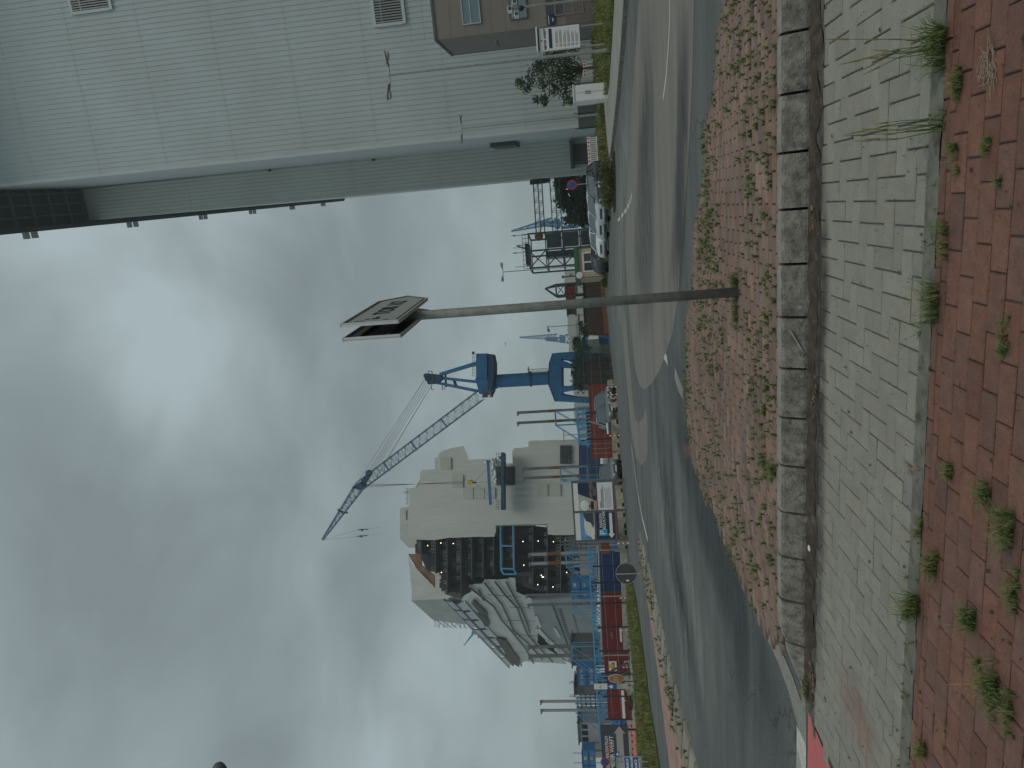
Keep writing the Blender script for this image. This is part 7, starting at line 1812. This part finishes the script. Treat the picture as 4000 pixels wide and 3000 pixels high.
# blue cabins; pale plates stand in for lit panels by their colour
def cabin(v0, v1, ya, yb, Y, label, rows=2, cols=2, pillar=True):
    x0, x1, z0, z1 = rect(v0, v1, ya, yb, Y); r_ = thing('blue_cabin', label, 'cabin', ((x0+x1)/2, Y, max(0, z0)), 'blue plant cabins on the barges')
    mb = MB(); mb.box(x0, x1, Y, Y+2.5, z0, z1); part(r_, 'box', mb, M['cont_blue'])
    if z0 > .3:
        for x in (x0+.1, x1-.1): mb = MB(); mb.bar((x, Y+.2, 0), (x, Y+.2, z0), .2); part(r_, 'support', mb, M['frame_grey'])
    mb = MB(); mb.bar((x0, Y-.02, z1), (x1, Y-.02, z1), .12); mb.bar((x0, Y-.02, (z0+z1)/2), (x1, Y-.02, (z0+z1)/2), .1); mb.bar(((x0+x1)/2, Y-.02, z0), ((x0+x1)/2, Y-.02, z1), .1); part(r_, 'frame', mb, M['blue_dark'])
    for i in range(cols):
        for j in range(rows):
            cx_ = x0+(x1-x0)*(i+.5)/cols; cz_ = z0+(z1-z0)*(j+.5)/rows; mb = MB(); mb.box(cx_-.25, cx_+.25, Y-.06, Y-.005, cz_-.2, cz_+.22); part(r_, 'lit_panel', mb, M['khaki'] if (i+j) % 2 else M['sign_white'])
    return r_
cabin(2228, 2304, 2340, 2266, 104, 'blue cabin right behind the walkway below the bow sheeting')
cabin(2254, 2330, 2678, 2608, 104, 'blue cabin standing left of the ship behind the poster container', rows=2, cols=3)
cabin(2276, 2326, 3050, 2932, 104, 'blue cabin cut by the left edge above the dark direction board')
# grey barges' deckhouses and white railing frames
def deckhouse(v0, v1, ya, yb, Y, label, wins=3, mt='hull'):
    x0, x1, z0, z1 = rect(v0, v1, ya, yb, Y); r_ = thing('deckhouse', label, 'deckhouse', ((x0+x1)/2, Y, 0), 'grey deckhouses and lattice racks'); D_ = 5
    mb = MB(); mb.box(x0, x1, Y, Y+D_, 0, z1); part(r_, 'wall', mb, M[mt]); mb = MB(); mb.box(x0-.3, x1+.3, Y-.3, Y+D_+.3, z1, z1+.18); part(r_, 'roof', mb, M['frame_grey'])
    for q in range(wins):
        a = x0+(x1-x0)*(q+.15)/wins; b = x0+(x1-x0)*(q+.85)/wins; mb = MB(); mb.box(a, b, Y-.06, Y-.005, z1-1.3, z1-.4); part(r_, 'window', mb, M['glass_dark'])
    mb = MB(); mb.box(x0-.2, x1+.2, Y-.25, Y-.01, z1*.55, z1*.55+.12); part(r_, 'deck_ledge', mb, M['galv'])
deckhouse(2262, 2350, 2900, 2825, 108, 'grey deckhouse with dark windows behind the dark direction board', 3)
deckhouse(2285, 2350, 2960, 2902, 109, 'lower grey deckhouse stepping down at the left', 2)
deckhouse(2246, 2340, 2712, 2682, 110, 'small dark grey deckhouse left of the middle blue cabin', 1, 'frame_grey')
deckhouse(2235, 2340, 2600, 2515, 112, 'grey low deckhouse under the bow with black windows', 2, 'frame_grey')
deckhouse(2230, 2300, 2262, 2130, 112, 'pale barge house with black openings below the open decks', 5)
def rack(v0, v1, ya, yb, Y, label, nx, nz):
    x0, x1, z0, z1 = rect(v0, v1, ya, yb, Y); r_ = thing('lattice_rack', label, 'scaffold', ((x0+x1)/2, Y, 0), 'grey deckhouses and lattice racks'); mb = MB()
    for y in (Y, Y+2):
        for q in range(nx+1): x = x0+(x1-x0)*q/nx; mb.bar((x, y, 0), (x, y, z1+(.9 if q % 3 == 0 else 0)), .14)
        for q in range(nz+1): z = z0+(z1-z0)*q/nz; mb.bar((x0, y, z), (x1, y, z), .14)
    part(r_, 'frame', mb, M['pile_steel'])
rack(2270, 2345, 2822, 2700, 112, 'open grey lattice rack against the sky left of the ship', 10, 4)
rack(2205, 2290, 2170, 2110, 108, 'pale scaffold frame beside the advertising board', 4, 4)
for (y, v, wl) in ((2715,2225,'right one of the two beside the lattice rack'),(2722,2222,'left one of the two beside the lattice rack'),(2662,2226,'right one of the two over the middle blue cabin'),(2668,2222,'left one of the two over the middle blue cabin'),(2942,2238,'right one over the leftmost blue cabin'),(2980,2240,'left one over the leftmost blue cabin')):
    t_ = P(v, y, 112); mb = MB(); mb.tube((t_.x, 112, 2), t_, .06, n=5); tag(mb.build('radio_whip', M['galv']), 'thin upright radio whip, '+wl, 'antenna', 'radio whips above the barges')
for (y0, y1) in ((2610,2622),(2640,2652),(2966,2978),(3000,3010)):
    pass
# lamp posts at the yard edge left of the board
Yx = 57; t_ = P(2330, 2150, Yx); r_ = thing('pipe_stand', 'grey pipe stand with cross pipes left of the advertising board', 'pipe stand', (t_.x, Yx, 0))
mb = MB(); mb.tube((t_.x, Yx, 0), t_, .06); mb.tube(P(2330, 2128, Yx), P(2332, 2160, Yx), .05); mb.tube(P(2280, 2132, Yx), P(2345, 2132, Yx), .05); mb.tube(P(2400, 2152, Yx), P(2440, 2152, Yx), .07); part(r_, 'pipes', mb, M['galv'])
mb = MB(); mb.box(t_.x-.3, t_.x+.5, Yx, Yx+.4, 1.4, 2.1); part(r_, 'valve_box', mb, M['rust'])
Yx = 56; a = P(2420, 2205, Yx); mb = MB(); 
# distant lamp mast right of the piles
t_ = P(2202, 1700, 110); r_ = thing('mast_light', 'thin T shaped mast light right of the wrapped stern', 'street lamp', (t_.x, 110, 0)); mb = MB(); mb.tube((t_.x, 110, 0), t_, .06, n=6); part(r_, 'pole', mb, M['galv']); mb = MB(); mb.bar(t_+Vector((-.9, 0, 0)), t_+Vector((.9, 0, 0)), .12); part(r_, 'lamp_bar', mb, M['galv'])

# lamp head reaching in at the left edge of the view, and a passing bird
Yl = 14.0; c_ = P(856, 3004, Yl); r_ = thing('street_lamp', 'dark rounded lamp head cut off by the left edge high in the sky', 'street lamp', (c_.x-2.2, Yl, 0))
mb = MB(); mb.ball(c_+Vector((-.15, 0, 0)), .3, 1.0, .5, .62, 16, 10); part(r_, 'lamp_head', mb, M['frame_grey'], smooth=True)
mb = MB(); mb.tube(c_+Vector((-.3, 0, .05)), (c_.x-2.2, Yl, c_.z-.1), .05); mb.tube((c_.x-2.2, Yl, 0), (c_.x-2.2, Yl, c_.z-.05), .07); part(r_, 'pole', mb, M['galv'])
c_ = P(1975, 1343, 70); mb = MB(); mb.add([c_+Vector(v) for v in ((-.28, 0, .1), (0, .08, 0), (0, -.08, 0), (.28, 0, .12), (0, 0, -.05))], [(0, 1, 4), (0, 4, 2), (3, 4, 1), (3, 2, 4), (0, 2, 1), (3, 1, 2)])
tag(mb.build('bird', M['black']), 'tiny dark bird flying in the sky between sign post and big crane', 'bird')

# ================================================================ HAZE
mb = MB(); mb.box(-1200, 1200, -100, 1500, -1.2, 92)
hz_ = tag(mb.build('haze', None), kind='stuff')
hm = bpy.data.materials.new('haze_air'); hm.use_nodes = True; t = hm.node_tree; t.nodes.remove(t.nodes['Principled BSDF'])
pv = t.nodes.new('ShaderNodeVolumePrincipled'); pv.inputs['Color'].default_value = (.80, .88, .88, 1); pv.inputs['Density'].default_value = .00045; pv.inputs['Anisotropy'].default_value = .2
t.links.new(pv.outputs[0], t.nodes['Material Output'].inputs['Volume'])
hz_.data.materials.clear(); hz_.data.materials.append(hm)
sc.cycles.volume_bounces = 1
